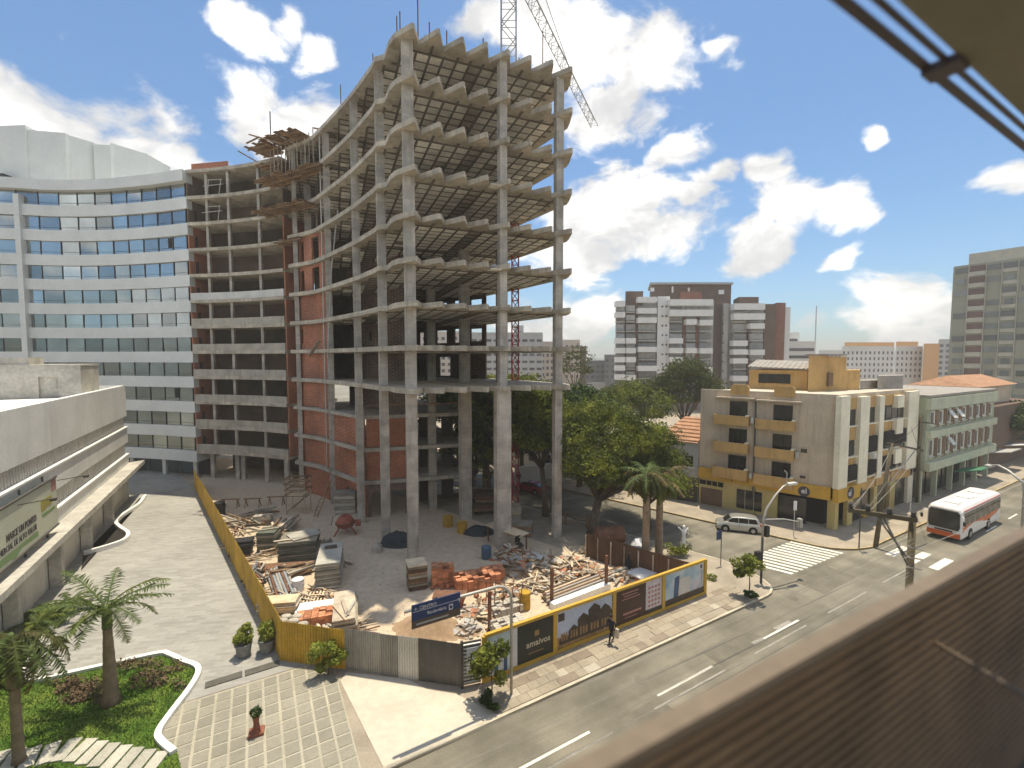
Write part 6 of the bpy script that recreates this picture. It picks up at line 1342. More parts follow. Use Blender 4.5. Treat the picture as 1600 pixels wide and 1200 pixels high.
# bus
BL, BW, BH = 11.2, 2.5, 3.2; bo = ST(55.7, 15.4)
t = thing('city_bus', 'white and orange city bus coming along the avenue', 'bus', (*bo, 0), A1)
hw = BW / 2
def ring(x, zt, k, zb_=.36): w_ = hw * k; return [(x, -w_ * .96, zb_), (x, w_ * .96, zb_), (x, w_, zb_ + .1), (x, w_, 1.4), (x, w_ * .97, zt - .28), (x, w_ * .84, zt - .04), (x, w_ * .5, zt), (x, -w_ * .5, zt), (x, -w_ * .84, zt - .04), (x, -w_ * .97, zt - .28), (x, -w_, 1.4), (x, -w_, zb_ + .1)]
loft([ring(0.0, BH - .2, .93, .40), ring(.12, BH - .06, .98), ring(.5, BH, 1), ring(4, BH, 1), ring(BL - .4, BH, 1), ring(BL, BH - .1, .96)]).build('body', 'bus_white', t, local=True, smooth=False)
m_ = MB(); ws = [(-.03, -hw * .82, 1.12), (-.03, hw * .82, 1.12), (-.03, hw * .90, 1.42), (-.02, hw * .88, 2.66), (-.015, hw * .74, 2.86), (-.015, -hw * .74, 2.86), (-.02, -hw * .88, 2.66), (-.03, -hw * .90, 1.42)]; m_.add(ws, [tuple(range(8))[::-1]]); m_.build('windscreen', 'glass_dark', t, local=True)
MB().box((-.02, 0, .62), (.1, BW * .94, .44)).build('front_bumper', 'bus_orange', t, local=True); MB().box((-.035, 0, .95), (.05, BW * .5, .12)).build('grille', 'frame_dark', t, local=True); MB().box((-.03, -.5, .98), (.03, .42, .14)).build('number_plate', 'sign_white', t, local=True) if False else None
for s in (-1, 1):
    MB().box((-.05, s * .92, .95), (.08, .36, .2)).build('headlight', 'lamp_clear', t, local=True); MB().tube([(.05, s * hw * .95, 2.6), (-.35, s * (hw + .22), 2.5), (-.35, s * (hw + .24), 2.15)], .03, 5).build('mirror_arm', 'bus_white', t, local=True); MB().box((-.36, s * (hw + .25), 2.0), (.1, .18, .38)).build('mirror', 'frame_dark', t, local=True)
    for i in range(7):
        x = .55 + i * 1.5; y = s * (hw + .004); m_ = MB(); zt = 2.72; m_.add([(x, y, 1.55), (x + 1.38, y, 1.55), (x + 1.38, s * (hw * .985 + .006), zt), (x, s * (hw * .985 + .006), zt)], [(0, 1, 2, 3) if s < 0 else (3, 2, 1, 0)]); w_ = m_.build('side_window', 'glass_dark', t, local=True)
        MB().box((x + .69, s * (hw + .008), 2.35), (1.38, .012, .04)).build('window_bar', 'frame_dark', t, local=True)
    for poly in (((.3, .95), (1.6, 1.3), (3.2, 1.52), (3.2, 1.56), (.3, 1.5)), ((3.3, 1.5), (5.0, 1.3), (6.6, 1.32), (8.2, 1.55), (3.3, 1.56)), ((5.4, 1.2), (7.2, .95), (9.8, 1.3), (10.6, 1.6), (7.6, 1.6), (6.4, 1.36))):
        m_ = MB(); v = [(x, s * (hw + .006), z) for x, z in poly]; m_.add(v, [tuple(range(len(v))) if s < 0 else tuple(range(len(v)))[::-1]]); m_.build('stripe', 'bus_orange', t, local=True)
    MB().box((BL / 2, s * (hw * .94), 2.92), (BL - 1.0, .14, .12)).build('roof_edge', 'bus_rose', t, local=True)
    for x in (2.3, 7.4):
        wheel(t, x, s * (hw - .10), .48, .28, s)
        ar = MB().lathe([(.60, -.004), (.60, .004)], 18); ar.v = [(x + a, s * (hw + .006) + c, .50 + b_) for a, b_, c in ar.v]; ar.build('wheel_arch', 'void', t, local=True); MB().box((x, s * (hw + .003), .72), (1.25, .01, .5)).build('wheel_arch', 'void', t, local=True) if False else None
for x in (2.2, 5.4, 8.6): MB().box((x, 0, BH + .04), (1.2, 1.0, .12)).build('roof_hatch', 'bus_white', t, local=True)
for i in range(4): MB().box((1.2 + i * 2.4, (-.6, .6)[i % 2], BH + .005), (1.6, .05, .03)).build('roof_seam', 'far_grey', t, local=True)
# ------------------------------------------------------------------ people
def person(label, loc, rz, h, mats, stride=.26, bag=False):
    k = h / 1.72; t = thing('person', label, 'person', loc, rz)
    J = {'pel': (0, 0, .94), 'spi': (.01, 0, 1.18), 'che': (.02, 0, 1.36), 'nec': (.02, 0, 1.48), 'hea': (.04, 0, 1.58), 'top': (.04, 0, 1.70)}
    E = [('pel', 'spi'), ('spi', 'che'), ('che', 'nec'), ('nec', 'hea'), ('hea', 'top')]; Rr = {'pel': .145, 'spi': .135, 'che': .15, 'nec': .055, 'hea': .095, 'top': .07}
    for s, n in ((1, 'l'), (-1, 'r')):
        st = stride * s
        J.update({n + 'hip': (0, .10 * s, .88), n + 'kne': (st * .55 + .04, .10 * s, .50), n + 'ank': (st - (.05 if s < 0 else 0), .10 * s, .09 + (.06 if s < 0 else 0)), n + 'toe': (st + .16, .11 * s, .035 + (0 if s > 0 else .0)), n + 'sho': (.02, .19 * s, 1.40), n + 'elb': (-.10 * s - .02, .25 * s, 1.13), n + 'wri': (-.10 * s + .12, .25 * s, .92), n + 'han': (-.1 * s + .17, .25 * s, .84)})
        E += [('pel', n + 'hip'), (n + 'hip', n + 'kne'), (n + 'kne', n + 'ank'), (n + 'ank', n + 'toe'), ('che', n + 'sho'), (n + 'sho', n + 'elb'), (n + 'elb', n + 'wri'), (n + 'wri', n + 'han')]
        Rr.update({n + 'hip': .10, n + 'kne': .065, n + 'ank': .045, n + 'toe': .035, n + 'sho': .07, n + 'elb': .047, n + 'wri': .034, n + 'han': .035})
        for q in range(4):
            a = f'{n}f{q}'; J[a] = (J[n + 'han'][0] + .05 + .01 * q, J[n + 'han'][1] - .03 + .02 * q, .77 + .01 * abs(q - 1)); E.append((n + 'han', a)); Rr[a] = .010
        J[n + 'th'] = (J[n + 'wri'][0] + .07, J[n + 'wri'][1] - .045 * s, .84); E.append((n + 'wri', n + 'th')); Rr[n + 'th'] = .012
    names = list(J); me = bpy.data.meshes.new('body'); me.from_pydata([tuple(x * k for x in J[n]) for n in names], [(names.index(a), names.index(b_)) for a, b_ in E], [])
    o = bpy.data.objects.new('body', me); C.objects.link(o); md = o.modifiers.new('skin', 'SKIN'); md.use_smooth_shade = True
    for i, n in enumerate(names): me.skin_vertices[0].data[i].radius = (Rr[n] * k, Rr[n] * k); me.skin_vertices[0].data[i].use_root = (n == 'pel')
    sd = o.modifiers.new('sub', 'SUBSURF'); sd.levels = 1; sd.render_levels = 1
    dg = bpy.context.evaluated_depsgraph_get(); me2 = bpy.data.meshes.new_from_object(o.evaluated_get(dg)); bpy.data.objects.remove(o)
    for q in mats: me2.materials.append(M[q])
    for pl_ in me2.polygons:
        z = pl_.center.z / k; y = abs(pl_.center.y) / k
        pl_.material_index = 0 if (z > 1.46 or (z < .93 and y > .19)) else (2 if z < .92 else 1)
        if z < .07: pl_.material_index = 2
        pl_.use_smooth = True
    o = bpy.data.objects.new('body', me2); C.objects.link(o); o.parent = t
    MB().lathe([(.06 * k, 0), (.108 * k, .03 * k), (.112 * k, .09 * k), (.085 * k, .15 * k), (.03 * k, .175 * k)], 12, (.025 * k, 0, 1.585 * k)).build('hair', 'hair', t, local=True, smooth=True)
    MB().box((.145 * k, 0, 1.575 * k), (.03, .025, .04)).build('nose', mats[0], t, local=True)
    if bag: MB().box((-.2, .12, 1.15), (.16, .3, .4)).build('backpack', 'cloth_dark', t, local=True)
    return t
p = G(955, 1005, .16); person('person in dark clothes with a pale bag walking past the hoarding', (p.x, p.y, .165), A1 + math.pi, 1.74, ['skin', 'cloth_navy', 'cloth_dark'])
q = p + Vector((.25, -.28, .45)); tag(MB().box((q.x, q.y, .95), (.12, .26, .55), .6).build('shoulder_bag', 'print_cream'), 'pale cloth bag carried by the walking person', 'bag')
p = G(811, 757, .14); person('distant person in black standing by the garden wall', (p.x, p.y, .13), 1.2, 1.72, ['skin', 'cloth_dark', 'cloth_dark'], .1)
# ------------------------------------------------------------------ building materials on the site
SZ = 0.15
def at(px, py): p = G(px, py, SZ); return Vector((p.x, p.y, SZ))
rr = random.Random(21)
def stack(name, label, px, py, n, size, rz, mats, cat='stack', top=None, jit=.04, gap=.04, bearers=True, part='board'):
    p = at(px, py); t = thing(name, label, cat, p, rz); z = SZ
    Rm = Matrix.Rotation(rz, 3, 'Z')
    if bearers:
        for s in (-.35, .35): piece('bearer', 'timber', t, p + Rm @ Vector((s * size[0], 0, .05)), (.1, size[1] * .95, .1), rz)
        z += .1
    for i in range(n):
        o = Rm @ Vector((rr.uniform(-jit, jit), rr.uniform(-jit, jit), 0)); piece(part, mats[i % len(mats)], t, (p.x + o.x, p.y + o.y, z + size[2] / 2), size, rz + rr.uniform(-.02, .02)); z += size[2] + gap
    if top:
        for (dx, dy, l, w_, a, m_) in top: o = Rm @ Vector((dx, dy, 0)); piece(part, m_, t, (p.x + o.x, p.y + o.y, z + .04), (l, w_, .06), rz + a)
    return t
def pile(name, label, px, py, n, L_, w_, h, rz, mats, spread=(.8, .5), height=.5, cat='pile', tilt=.25, part='board', lv=.4):
    p = at(px, py); t = thing(name, label, cat, p, rz); Rm = Matrix.Rotation(rz, 3, 'Z')
    for i in range(n):
        q = i / n; o = Rm @ Vector((rr.uniform(-1, 1) * spread[0], rr.uniform(-1, 1) * spread[1], 0)); l = L_ * rr.uniform(1 - lv, 1 + lv * .5)
        tl = rr.uniform(-tilt, tilt); z = SZ + .05 + q * height + abs(math.sin(tl)) * l * .35
        piece(part, mats[i % len(mats)], t, (p.x + o.x, p.y + o.y, z), (l, w_ * rr.uniform(.7, 1.2), h), rz + rr.gauss(0, .35), 0, tl)
    return t
pipe_m = MB(); pipe_m.lathe([(.5, -.5), (.5, .5)], 10); pipe_m.v = [(z, x, y) for x, y, z in pipe_m.v]
def pipes(name, label, px, py, n, L_, r, rz, mats, rows=6, cat='pipes', part='pipe'):
    p = at(px, py); t = thing(name, label, cat, p, rz); Rm = Matrix.Rotation(rz, 3, 'Z')
    for s in (-.3, .3): piece('bearer', 'timber', t, p + Rm @ Vector((s * L_, 0, .05)), (.1, rows * r * 2.2, .1), rz)
    for i in range(n):
        k, j = divmod(i, rows); o = Rm @ Vector((rr.uniform(-.2, .2), (j - rows / 2 + .5 * (k % 2)) * r * 2.1, 0)); piece(part, mats[i % len(mats)], t, (p.x + o.x, p.y + o.y, SZ + .1 + r + k * r * 1.8), (L_ * rr.uniform(.92, 1.05), 2 * r, 2 * r), rz + rr.uniform(-.02, .02), key='pipe', builder=pipe_m)
    return t
brick_m = MB()                                    # hollow clay block: shell with two open cores
for y0, y1 in ((-.5, -.38), (-.06, .06), (.38, .5)): brick_m.box((0, (y0 + y1) / 2, 0), (1, y1 - y0, 1))
brick_m.box((0, 0, .44), (1, .76, .12)); brick_m.box((0, 0, -.44), (1, .76, .12))
def bricks(name, label, px, py, nx, ny, nz, rz, m='new_brick', mess=0, dims=(.39, .19, .19), cat='brick stack', pallet=True):
    p = at(px, py); t = thing(name, label, cat, p, rz); Rm = Matrix.Rotation(rz, 3, 'Z'); z0 = SZ
    if pallet:
        for i in range(5): piece('pallet_slat', 'timber_grey', t, p + Rm @ Vector(((i - 2) / 4.6 * nx * dims[0], 0, .11)), (.12, ny * dims[1] * 1.05, .03), rz)
        for s in (-1, 0, 1): piece('pallet_runner', 'timber_grey', t, p + Rm @ Vector((0, s * ny * dims[1] * .45, .047)), (nx * dims[0], .09, .094), rz)
        z0 += .13
    for k in range(nz):
        for i in range(nx):
            for j in range(ny):
                if (0 < i < nx - 1 and 0 < j < ny - 1 and k < nz - 1): continue
                if k == nz - 1 and rr.random() < .25: continue
                o = Rm @ Vector(((i - (nx - 1) / 2) * dims[0] * 1.07, (j - (ny - 1) / 2) * dims[1] * 1.10, 0)); piece('clay_block', m, t, (p.x + o.x, p.y + o.y, z0 + (k + .5) * dims[2] * 1.01), dims, rz + rr.uniform(-.09, .09), key='block', builder=brick_m)
    for i in range(mess):
        a = rr.uniform(0, 6.28); d = nx * dims[0] * .5 + abs(rr.gauss(.1, .35)); piece('clay_block', m, t, (p.x + math.cos(a) * d, p.y + math.sin(a) * d * .8, SZ + .1 + max(0, rr.gauss(0, .12))), dims, rr.uniform(0, 3), rr.uniform(-.5, .5), rr.uniform(-.4, .4), key='block', builder=brick_m)
    return t
rock_m = MB()
_r = random.Random(5)
rock_m.hexa([Vector((a, b_, c)) * .5 + Vector((_r.uniform(-.18, .18), _r.uniform(-.18, .18), _r.uniform(-.15, .15))) for c in (-1, 1) for a, b_ in ((-1, -1), (1, -1), (1, 1), (-1, 1))])
def rubble(name, label, px, py, n, rx, ry, h, mats, s=(.15, .55), planks=0, pm=('timber', 'timber_grey', 'timber_pale'), under='dirt', L_=1.8):
    p = at(px, py); t = thing(name, label, 'rubble', p); 
    mm = MB(); N_ = 12; vs = [(p.x, p.y, SZ + h * .75)]
    for k, f_ in ((1, .45), (2, 1.0)):
        for i in range(N_): a = 2 * math.pi * i / N_; q = f_ * rr.uniform(.85, 1.1); vs.append((p.x + math.cos(a) * rx * q, p.y + math.sin(a) * ry * q, SZ + (h * .5 * rr.uniform(.7, 1.2) if k == 1 else -.02)))
    mm.add(vs, [(0, 1 + i, 1 + (i + 1) % N_) for i in range(N_)] + [(1 + i, 1 + N_ + i, 1 + N_ + (i + 1) % N_, 1 + (i + 1) % N_) for i in range(N_)]); mm.build('mound', under, t)
    for i in range(n):
        a = rr.uniform(0, 6.28); d = rr.random() ** .6; z = SZ + h * max(0, 1 - d * 1.05) * .8; q = rr.uniform(*s) * (1.2 - .6 * d)
        piece('fragment', rr.choice(mats), t, (p.x + math.cos(a) * rx * d, p.y + math.sin(a) * ry * d, z + q * .2), (q * rr.uniform(.8, 1.5), q, q * rr.uniform(.3, .7)), rr.uniform(0, 3), rr.uniform(-.5, .5), rr.uniform(-.5, .5), key='rock', builder=rock_m)
    for i in range(planks):
        a = rr.uniform(0, 6.28); d = rr.random() * .85; z = SZ + h * (1 - d) * .8 + .15; piece('loose_board', rr.choice(pm), t, (p.x + math.cos(a) * rx * d, p.y + math.sin(a) * ry * d, z), (L_ * rr.uniform(.5, 1.3), rr.uniform(.08, .22), .045), rr.uniform(0, 3.1), 0, rr.uniform(-.4, .4))
    return t
def drum(name, label, px, py, r, h, m, cat='drum', ribs=True):
    p = at(px, py); t = thing(name, label, cat, p); prof = [(r * .97, 0), (r, .02), (r, h * .32), (r * 1.04, h * .34), (r, h * .36), (r, h * .65), (r * 1.04, h * .67), (r, h * .69), (r, h - .02), (r * .97, h), (r * .9, h - .03)]
    MB().lathe(prof, 20).build('body', m, t, local=True); MB().lathe([(r * .9, h - .035), (.01, h - .03)], 16).build('lid', m, t, local=True); return t
GRY = ['timber_grey', 'panel_edge', 'timber']; PNL = ['grey_panel', 'panel_edge']; GRN = ['green_panel', 'green_panel', 'panel_edge']
fa = math.atan2((fence_near - fence_far).y, (fence_near - fence_far).x)
# yard beside the yellow fence, far to near
drum('waste_bin', 'black bin standing against the far end of the yellow fence', 343, 806, .55, 1.5, 'black_plastic', 'bin')
pile('timber_pile', 'untidy pile of formwork timber by the far yellow fence', 386, 820, 26, 2.6, .16, .09, .1, GRY, (1.4, .7), .6)
pile('timber_pile', 'second heap of broken timber just behind the dark green panels', 400, 806, 14, 2.2, .2, .09, .5, GRY, (1.2, .6), .45)
p = at(385, 838); t = thing('roof_truss', 'triangular steel truss lying on the yard near the fence', 'frame', p)
for a, b_ in (((-1.2, -1.5), (-1.0, 2.0)), ((-1.2, -1.5), (2.2, .6)), ((-1.0, 1.9), (2.3, .5)), ((1.0, 2.4), (2.6, -.4)), ((-1.1, .2), (1.4, 1.8))): MB().beam((p.x + a[0], p.y + a[1], SZ + .1), (p.x + b_[0], p.y + b_[1], SZ + .14 + .03 * a[0]), .1, .12).build('bar', 'panel_edge', t)
bricks('block_pallet', 'small crate of grey blocks at the edge of the tower shade', 411, 818, 4, 4, 4, .2, 'sack', 0, cat='block stack')
p = at(378, 862); stack('panel_stack', 'black tarped bundle leaning by the yellow fence', 378, 866, 5, (1.6, 1.1, .2), .3, ['black_plastic', 'tarp_dark'], jit=.1)
pile('timber_pile', 'light splintered offcuts in front of the steel frame', 384, 852, 24, 1.3, .1, .05, .3, ['timber_pale', 'timber_grey'], (1.6, .7), .3)
stack('panel_stack', 'dark green formwork panels stacked upright near the fence', 421, 858, 7, (1.5, 1.5, .2), .15, GRN, top=[(0, 0, 1.5, .12, .3, 'timber_grey')])
pile('timber_pile', 'long beams lying across behind the green panel stack', 440, 832, 16, 3.6, .2, .16, 1.9, GRY, (.7, 1.0), .9, tilt=.12)
stack('panel_stack', 'big square stack of dark green panels with a slanted sheet on top', 469, 868, 9, (2.9, 2.5, .14), .28, GRN, top=[(.3, .2, 2.3, 1.8, .5, 'grey_panel'), (-.6, -.7, 2.5, .2, .1, 'timber_grey')], jit=.08)
pipes('rebar_bundle', 'row of rusty reinforcing bars lying flat on the yard', 428, 888, 18, 4.6, .05, .15, ['rebar'], 12, 'rebar', 'bar')
p = at(395, 905); pile('metal_scrap', 'tangled metal scrap pressed against the yellow fence', 398, 905, 26, 1.6, .12, .12, -.9, ['steel', 'rust', 'galv', 'black_plastic'], (1.8, .7), .5, part='bar')
pipes('pipe_bundle', 'bundle of grey and blue plastic pipes lying on rusty bars', 440, 914, 14, 5.0, .09, -.95, ['pvc', 'galv', 'pvc', 'rust'], 7)
pile('timber_pile', 'thick brown timbers heaped beside the pipes', 456, 900, 12, 2.4, .25, .16, .55, ['timber', 'timber_dark', 'panel_edge'], (.9, .6), .5)
stack('frame_stack', 'stack of open ladder frames at the end of the long panel stack', 503, 866, 5, (1.4, 2.0, .12), .2, ['panel_edge', 'timber_grey'], top=[(0, 0, .1, 2.2, 0, 'timber'), (.5, 0, .1, 2.2, 0, 'timber'), (-.5, .2, .1, 2.2, .1, 'timber')])
t = stack('panel_stack', 'long pale stack of grey formwork panels beside the shade edge', 516, 902, 11, (1.7, 3.9, .13), .30, PNL, top=[(0, 1.0, .9, .5, .1, 'interior')], jit=.06)
for i in range(3): MB().beam(at(494 + i * 2, 870 + i * 8), at(511, 913) + Vector((0, 0, .9)), .1, .12).build('leaning_board', 'timber_pale', t)
pile('timber_pile', 'boards lying loose on the right of the long panel stack', 532, 880, 8, 2.2, .16, .05, -.6, ['timber_grey', 'timber_pale'], (.5, .8), .15, tilt=.1)
drum('bucket', 'white plastic drum with a dark band among the timber', 466, 922, .42, .85, 'white_plastic')
t = stack('pallet', 'slatted pale pallet lying on the yard beside the white drum', 477, 940, 1, (2.4, 1.5, .08), .22, ['timber_dark'], cat='pallet', part='base')
for i in range(11): q = at(477, 940) + Matrix.Rotation(.22, 3, 'Z') @ Vector((-1.1 + i * .22, 0, .26)); piece('slat', 'timber_pale', t, q, (.1, 1.5, .05), .22)
stack('panel_stack', 'low stack of pale planks against the yellow fence bend', 437, 955, 6, (2.4, 1.1, .09), .15, ['timber_grey', 'grey_panel', 'timber_pale'], jit=.1)
p = at(463, 985); t = thing('sack_pile', 'pile of pale cement sacks inside the yellow fence corner', 'sacks', p)
sack_m = MB().lathe([(.05, -.5), (.34, -.42), (.48, -.2), (.5, .1), (.42, .4), (.1, .5)], 10)
for k in range(5):
    for i in range(4 - k // 2):
        for j in range(3 - k // 3): piece('sack', 'sack', t, (p.x + (i - 1.5 + k * .15) * .66, p.y + (j - 1) * .45, SZ + .12 + k * .19), (.68, .46, .24), rr.uniform(-.1, .1), key='sack', builder=sack_m)
bricks('brick_pallet', 'orange hollow bricks stacked beside the cement sacks', 493, 978, 5, 6, 4, .3, mess=4)
stack('foam_sheet', 'white foam sheets lying beyond the orange bricks', 493, 955, 3, (2.2, 1.0, .07), .25, ['white_plastic'], jit=.15)
pile('timber_pile', 'weathered boards heaped inside the short yellow fence', 515, 992, 20, 1.9, .18, .05, -1.0, ['timber_grey', 'grey_panel', 'timber_pale'], (1.0, .6), .4)
stack('panel_stack', 'tall pile of grey boards by the grey fence corner', 540, 972, 8, (1.3, 3.6, .10), .32, ['grey_panel', 'timber_grey', 'panel_edge'], top=[(0, -.5, .2, 2.0, .2, 'timber_grey'), (.3, -.8, .15, 1.8, -.3, 'grey_panel'), (-.3, -1, .12, 2.2, .4, 'timber_pale')], jit=.12)
for i, (px, py) in enumerate(((583, 1003), (598, 1008))):
    p = at(px, py); t = thing('traffic_cone', ('red plastic cone just inside the grey fence', 'smaller red plastic cone next to the bright zinc sheet')[i], 'cone', p); MB().lathe([(.3, 0), (.3, .04), (.22, .05), (.08, .6 - .1 * i), (.05, .62 - .1 * i)], 12).build('body', 'red_plastic', t, local=True); MB().lathe([(.155, .3), (.12, .42)], 12).build('band', 'sign_white', t, local=True)
for i, (px, py) in enumerate(((361, 793), (395, 792), (432, 789))):
    p = at(px, py); t = thing('sawhorse', ('sawhorse at the left under the raw wing', 'middle sawhorse of the three under the raw wing', 'sawhorse at the right nearest the scaffold tower')[i], 'sawhorse', p, group='sawhorses in the shade')
    MB().box((0, 0, .95), (2.0, .12, .12), .1).build('top_bar', 'timber', t, local=True)
    for sx in (-.8, .8):
        for sy in (-.3, .3): MB().beam((sx, sy, 0), (sx * .95, 0, .92), .08, .08).build('leg', 'timber', t, local=True)
for i, (px, py, lb) in enumerate(((373, 832, 'thin offcuts strewn along the far stretch of the yellow fence'), (412, 872, 'short battens strewn beside the black tarped bundle'), (428, 930, 'splintered laths lying by the metal scrap at the fence'), (455, 945, 'small wood waste heap before the slatted pallet'), (500, 935, 'dark board scraps in the gap before the long panel stack'), (548, 990, 'board ends behind the grey corrugated fence'))):
    pile('scrap_timber', lb, px, py, 22, 1.3, .1, .05, rr.uniform(-1, 1), ['timber_grey', 'timber_pale', 'timber', 'panel_edge', 'rust'], (1.1, .7), .35)
# scaffold tower, ladder, mixers at the stair tower
p = G(467, 800, SZ); t = thing('scaffold_tower', 'small timber scaffold tower at the foot of the brick stair core', 'scaffold', p)
for sx in (-1, 1):
    for sy in (-.7, .7): MB().beam((sx, sy, 0), (sx, sy, 4.0), .1, .1).build('standard', 'timber_grey', t, local=True)
for z in (2.0, 2.6, 3.2, 3.8):
    for s in (-.7, .7): MB().beam((-1.25, s, z), (1.25, s, z), .06, .14).build('ledger', 'timber', t, local=True)
    for s in (-1, 1): MB().beam((s, -.95, z + .1), (s, .95, z + .1), .06, .12).build('transom', 'timber', t, local=True)
for i in range(5): MB().box((0, -.6 + i * .3, 2.05), (2.4, .27, .05)).build('deck_board', 'timber_pale', t, local=True)
for s in (-.7, .7): MB().beam((-1, s, .2), (1, s, 1.9), .05, .1).build('brace', 'timber', t, local=True)
p = G(493, 808, SZ); t = thing('ladder', 'timber ladder leaning against the red brick wall', 'ladder', p); q = Vector((1.3, .8, 3.9))
for s in (-.22, .22): MB().beam((s, -s * .3, 0), (q.x + s, q.y, q.z), .06, .08).build('rail', 'timber', t, local=True)
for i in range(9): c = Vector((0, 0, 0)).lerp(q, (i + .6) / 9.5); MB().beam((c.x - .22, c.y, c.z), (c.x + .22, c.y, c.z), .04, .04).build('rung', 'timber', t, local=True)
stack('block_pallet', 'two pallets of pale blocks stored behind the concrete mixer', 541, 800, 6, (2.2, 1.4, .34), .1, ['sack', 'panel_edge'], cat='block stack', jit=.06, part='block_layer')
p = G(540, 833, SZ); t = thing('concrete_mixer', 'rusty red concrete mixer in the shade of the columns', 'mixer', p, .3)
MB().lathe([(.35, .5), (.75, .7), (.85, 1.15), (.6, 1.6), (.42, 1.75), (.38, 1.7)], 18).build('drum', 'mixer', t, local=True, smooth=True); MB().lathe([(.87, .95), (.93, .98), (.93, 1.1), (.87, 1.13)], 20).build('ring_gear', 'rust', t, local=True)
for sx, sy in ((-1, -.7), (1, -.7), (0, .9)): MB().beam((sx, sy, 0), (sx * .4, sy * .4, .95), .1, .1).build('leg', 'mixer', t, local=True)
MB().tube([(-1.3, 0, .9), (-1.1, 0, 1.7), (-.6, 0, 2.0)], .05, 6).build('tilt_handle', 'steel', t, local=True); MB().box((1.15, 0, .9), (.5, .5, .5)).build('motor', 'mixer', t, local=True)
bush_like = at(603, 855); t = thing('tarp_bundle', 'dark tarpaulin bundle with a white bag between two columns', 'tarpaulin', at(618, 850))
def lump(px, py, rx, ry, h, m, nm, t, seed=1):
    r = random.Random(seed); p = at(px, py); vs = [(p.x, p.y, SZ + h)]; N_ = 10
    for k, f_, z in ((0, .4, .9), (1, .8, .5), (2, 1, 0)):
        for i in range(N_): a = 2 * math.pi * i / N_; q = f_ * r.uniform(.8, 1.15); vs.append((p.x + math.cos(a) * rx * q, p.y + math.sin(a) * ry * q, SZ + h * z * r.uniform(.8, 1.15)))
    return MB().add(vs, [(0, 1 + i, 1 + (i + 1) % N_) for i in range(N_)] + [(1 + k * N_ + i, 1 + (k + 1) * N_ + i, 1 + (k + 1) * N_ + (i + 1) % N_, 1 + k * N_ + (i + 1) % N_) for k in (0, 1) for i in range(N_)]).build(nm, m, t)
lump(622, 850, 1.6, 1.0, 1.2, 'tarp_dark', 'sheet', t, 3); lump(590, 862, .5, .5, .9, 'sack', 'bag', t, 4)
t = thing('tarp_bundle', 'dark blue tarpaulin heap in front of the rear column', 'tarpaulin', at(748, 832)); lump(748, 834, 1.6, .9, .8, 'tarp_dark', 'sheet', t, 6)
for i, (px, py) in enumerate(((700, 822), (722, 832))): drum('drum', ('yellow drum in deep shade at the left of the rear column', 'yellow drum in deep shade at the foot of the rear column')[i], px, py, .5, 1.0, 'drum_yellow')
drum('drum', 'blue drum at the foot of the front column', 760, 872, .42, 1.0, 'drum_blue')
drum('drum', 'tall yellow drum on the pallet just behind the hoarding', 820, 950, .38, 1.15, 'drum_yellow')
# sand, pallets, bricks and rubble in the sun
p = at(672, 985); t = thing('sand_heap', 'low heap of brown sand in the middle of the yard', 'sand', p); N_ = 40; K_ = 9; vs = [(p.x, p.y, SZ + 1.15)]
for k in range(1, K_ + 1):
    f_ = k / K_
    for i in range(N_):
        a = 2 * math.pi * i / N_; q = 1 + .12 * math.sin(3 * a + 1) + .06 * math.sin(7 * a); z = 1.15 * (math.cos(f_ * math.pi) * .5 + .5) ** 1.2 + (rr.uniform(-.03, .03) if k < K_ else -.02); vs.append((p.x + math.cos(a) * 2.7 * f_ * q, p.y + math.sin(a) * 1.7 * f_ * q, SZ + z))
MB().add(vs, [(0, 1 + i, 1 + (i + 1) % N_) for i in range(N_)] + [(1 + k * N_ + i, 1 + (k + 1) * N_ + i, 1 + (k + 1) * N_ + (i + 1) % N_, 1 + k * N_ + (i + 1) % N_) for k in range(K_ - 1) for i in range(N_)]).build('heap', 'dirt', t, smooth=True)
stack('panel_stack', 'brown panel stack with a pale top at the foot of the corner column', 651, 916, 8, (1.35, 1.35, .17), .35, ['timber_dark', 'panel_edge', 'timber'], top=[(0, 0, 1.4, 1.4, 0, 'timber_pale')], jit=.05)
bricks('brick_pallet', 'tumbled orange hollow bricks right behind the blue road sign', 692, 912, 4, 5, 7, .2, mess=16)
bricks('brick_pallet', 'wide orange brick stack in front of the blue drum', 745, 918, 8, 7, 5, .35, mess=18)
bricks('brick_pallet', 'smaller orange brick stack at the right of the wide one', 770, 905, 4, 5, 4, .3, mess=8)
p = at(712, 960); t = thing('skip', 'rusty red site trough below the blue road sign', 'trough', at(703, 948)); p = at(703, 948)
for k in (0, 1): pass
q = [(-1.1, -.5), (1.1, -.5), (1.1, .5), (-1.1, .5)]; MB().hexa([(p.x + x * .75, p.y + y * .7, SZ + .05) for x, y in q] + [(p.x + x, p.y + y, SZ + .85) for x, y in q]).build('tub', 'mixer', t); MB().box((p.x, p.y, SZ + .87), (2.25, 1.05, .05)).build('rim', 'rust', t)
rubble('rubble_heap', 'white debris sacks and block bits left of the block pallet', 728, 985, 60, 1.1, .9, .55, ['rubble', 'sack', 'far_grey', 'rubble'], (.15, .4))
for i, (px, py) in enumerate(((795, 988), (790, 955))): bricks('block_pallet', ('pallet of pale hollow blocks directly behind the hoarding', 'low layer of pale hollow blocks behind the block pallet')[i], px, py, 5, 6, 3 - i, .45, 'sack', 3, cat='block stack')
t = thing('steel_cage', 'thin steel guard cage beside the hollow block pallets', 'cage', at(765, 955)); p = at(765, 955)
for i in range(6): q = p + Vector((-.8 + i * .55, .2 - .1 * i, 0)); MB().tube([q, q + Vector((.05 * i, 0, 2.1))], .03, 5).build('bar', 'rust', t)
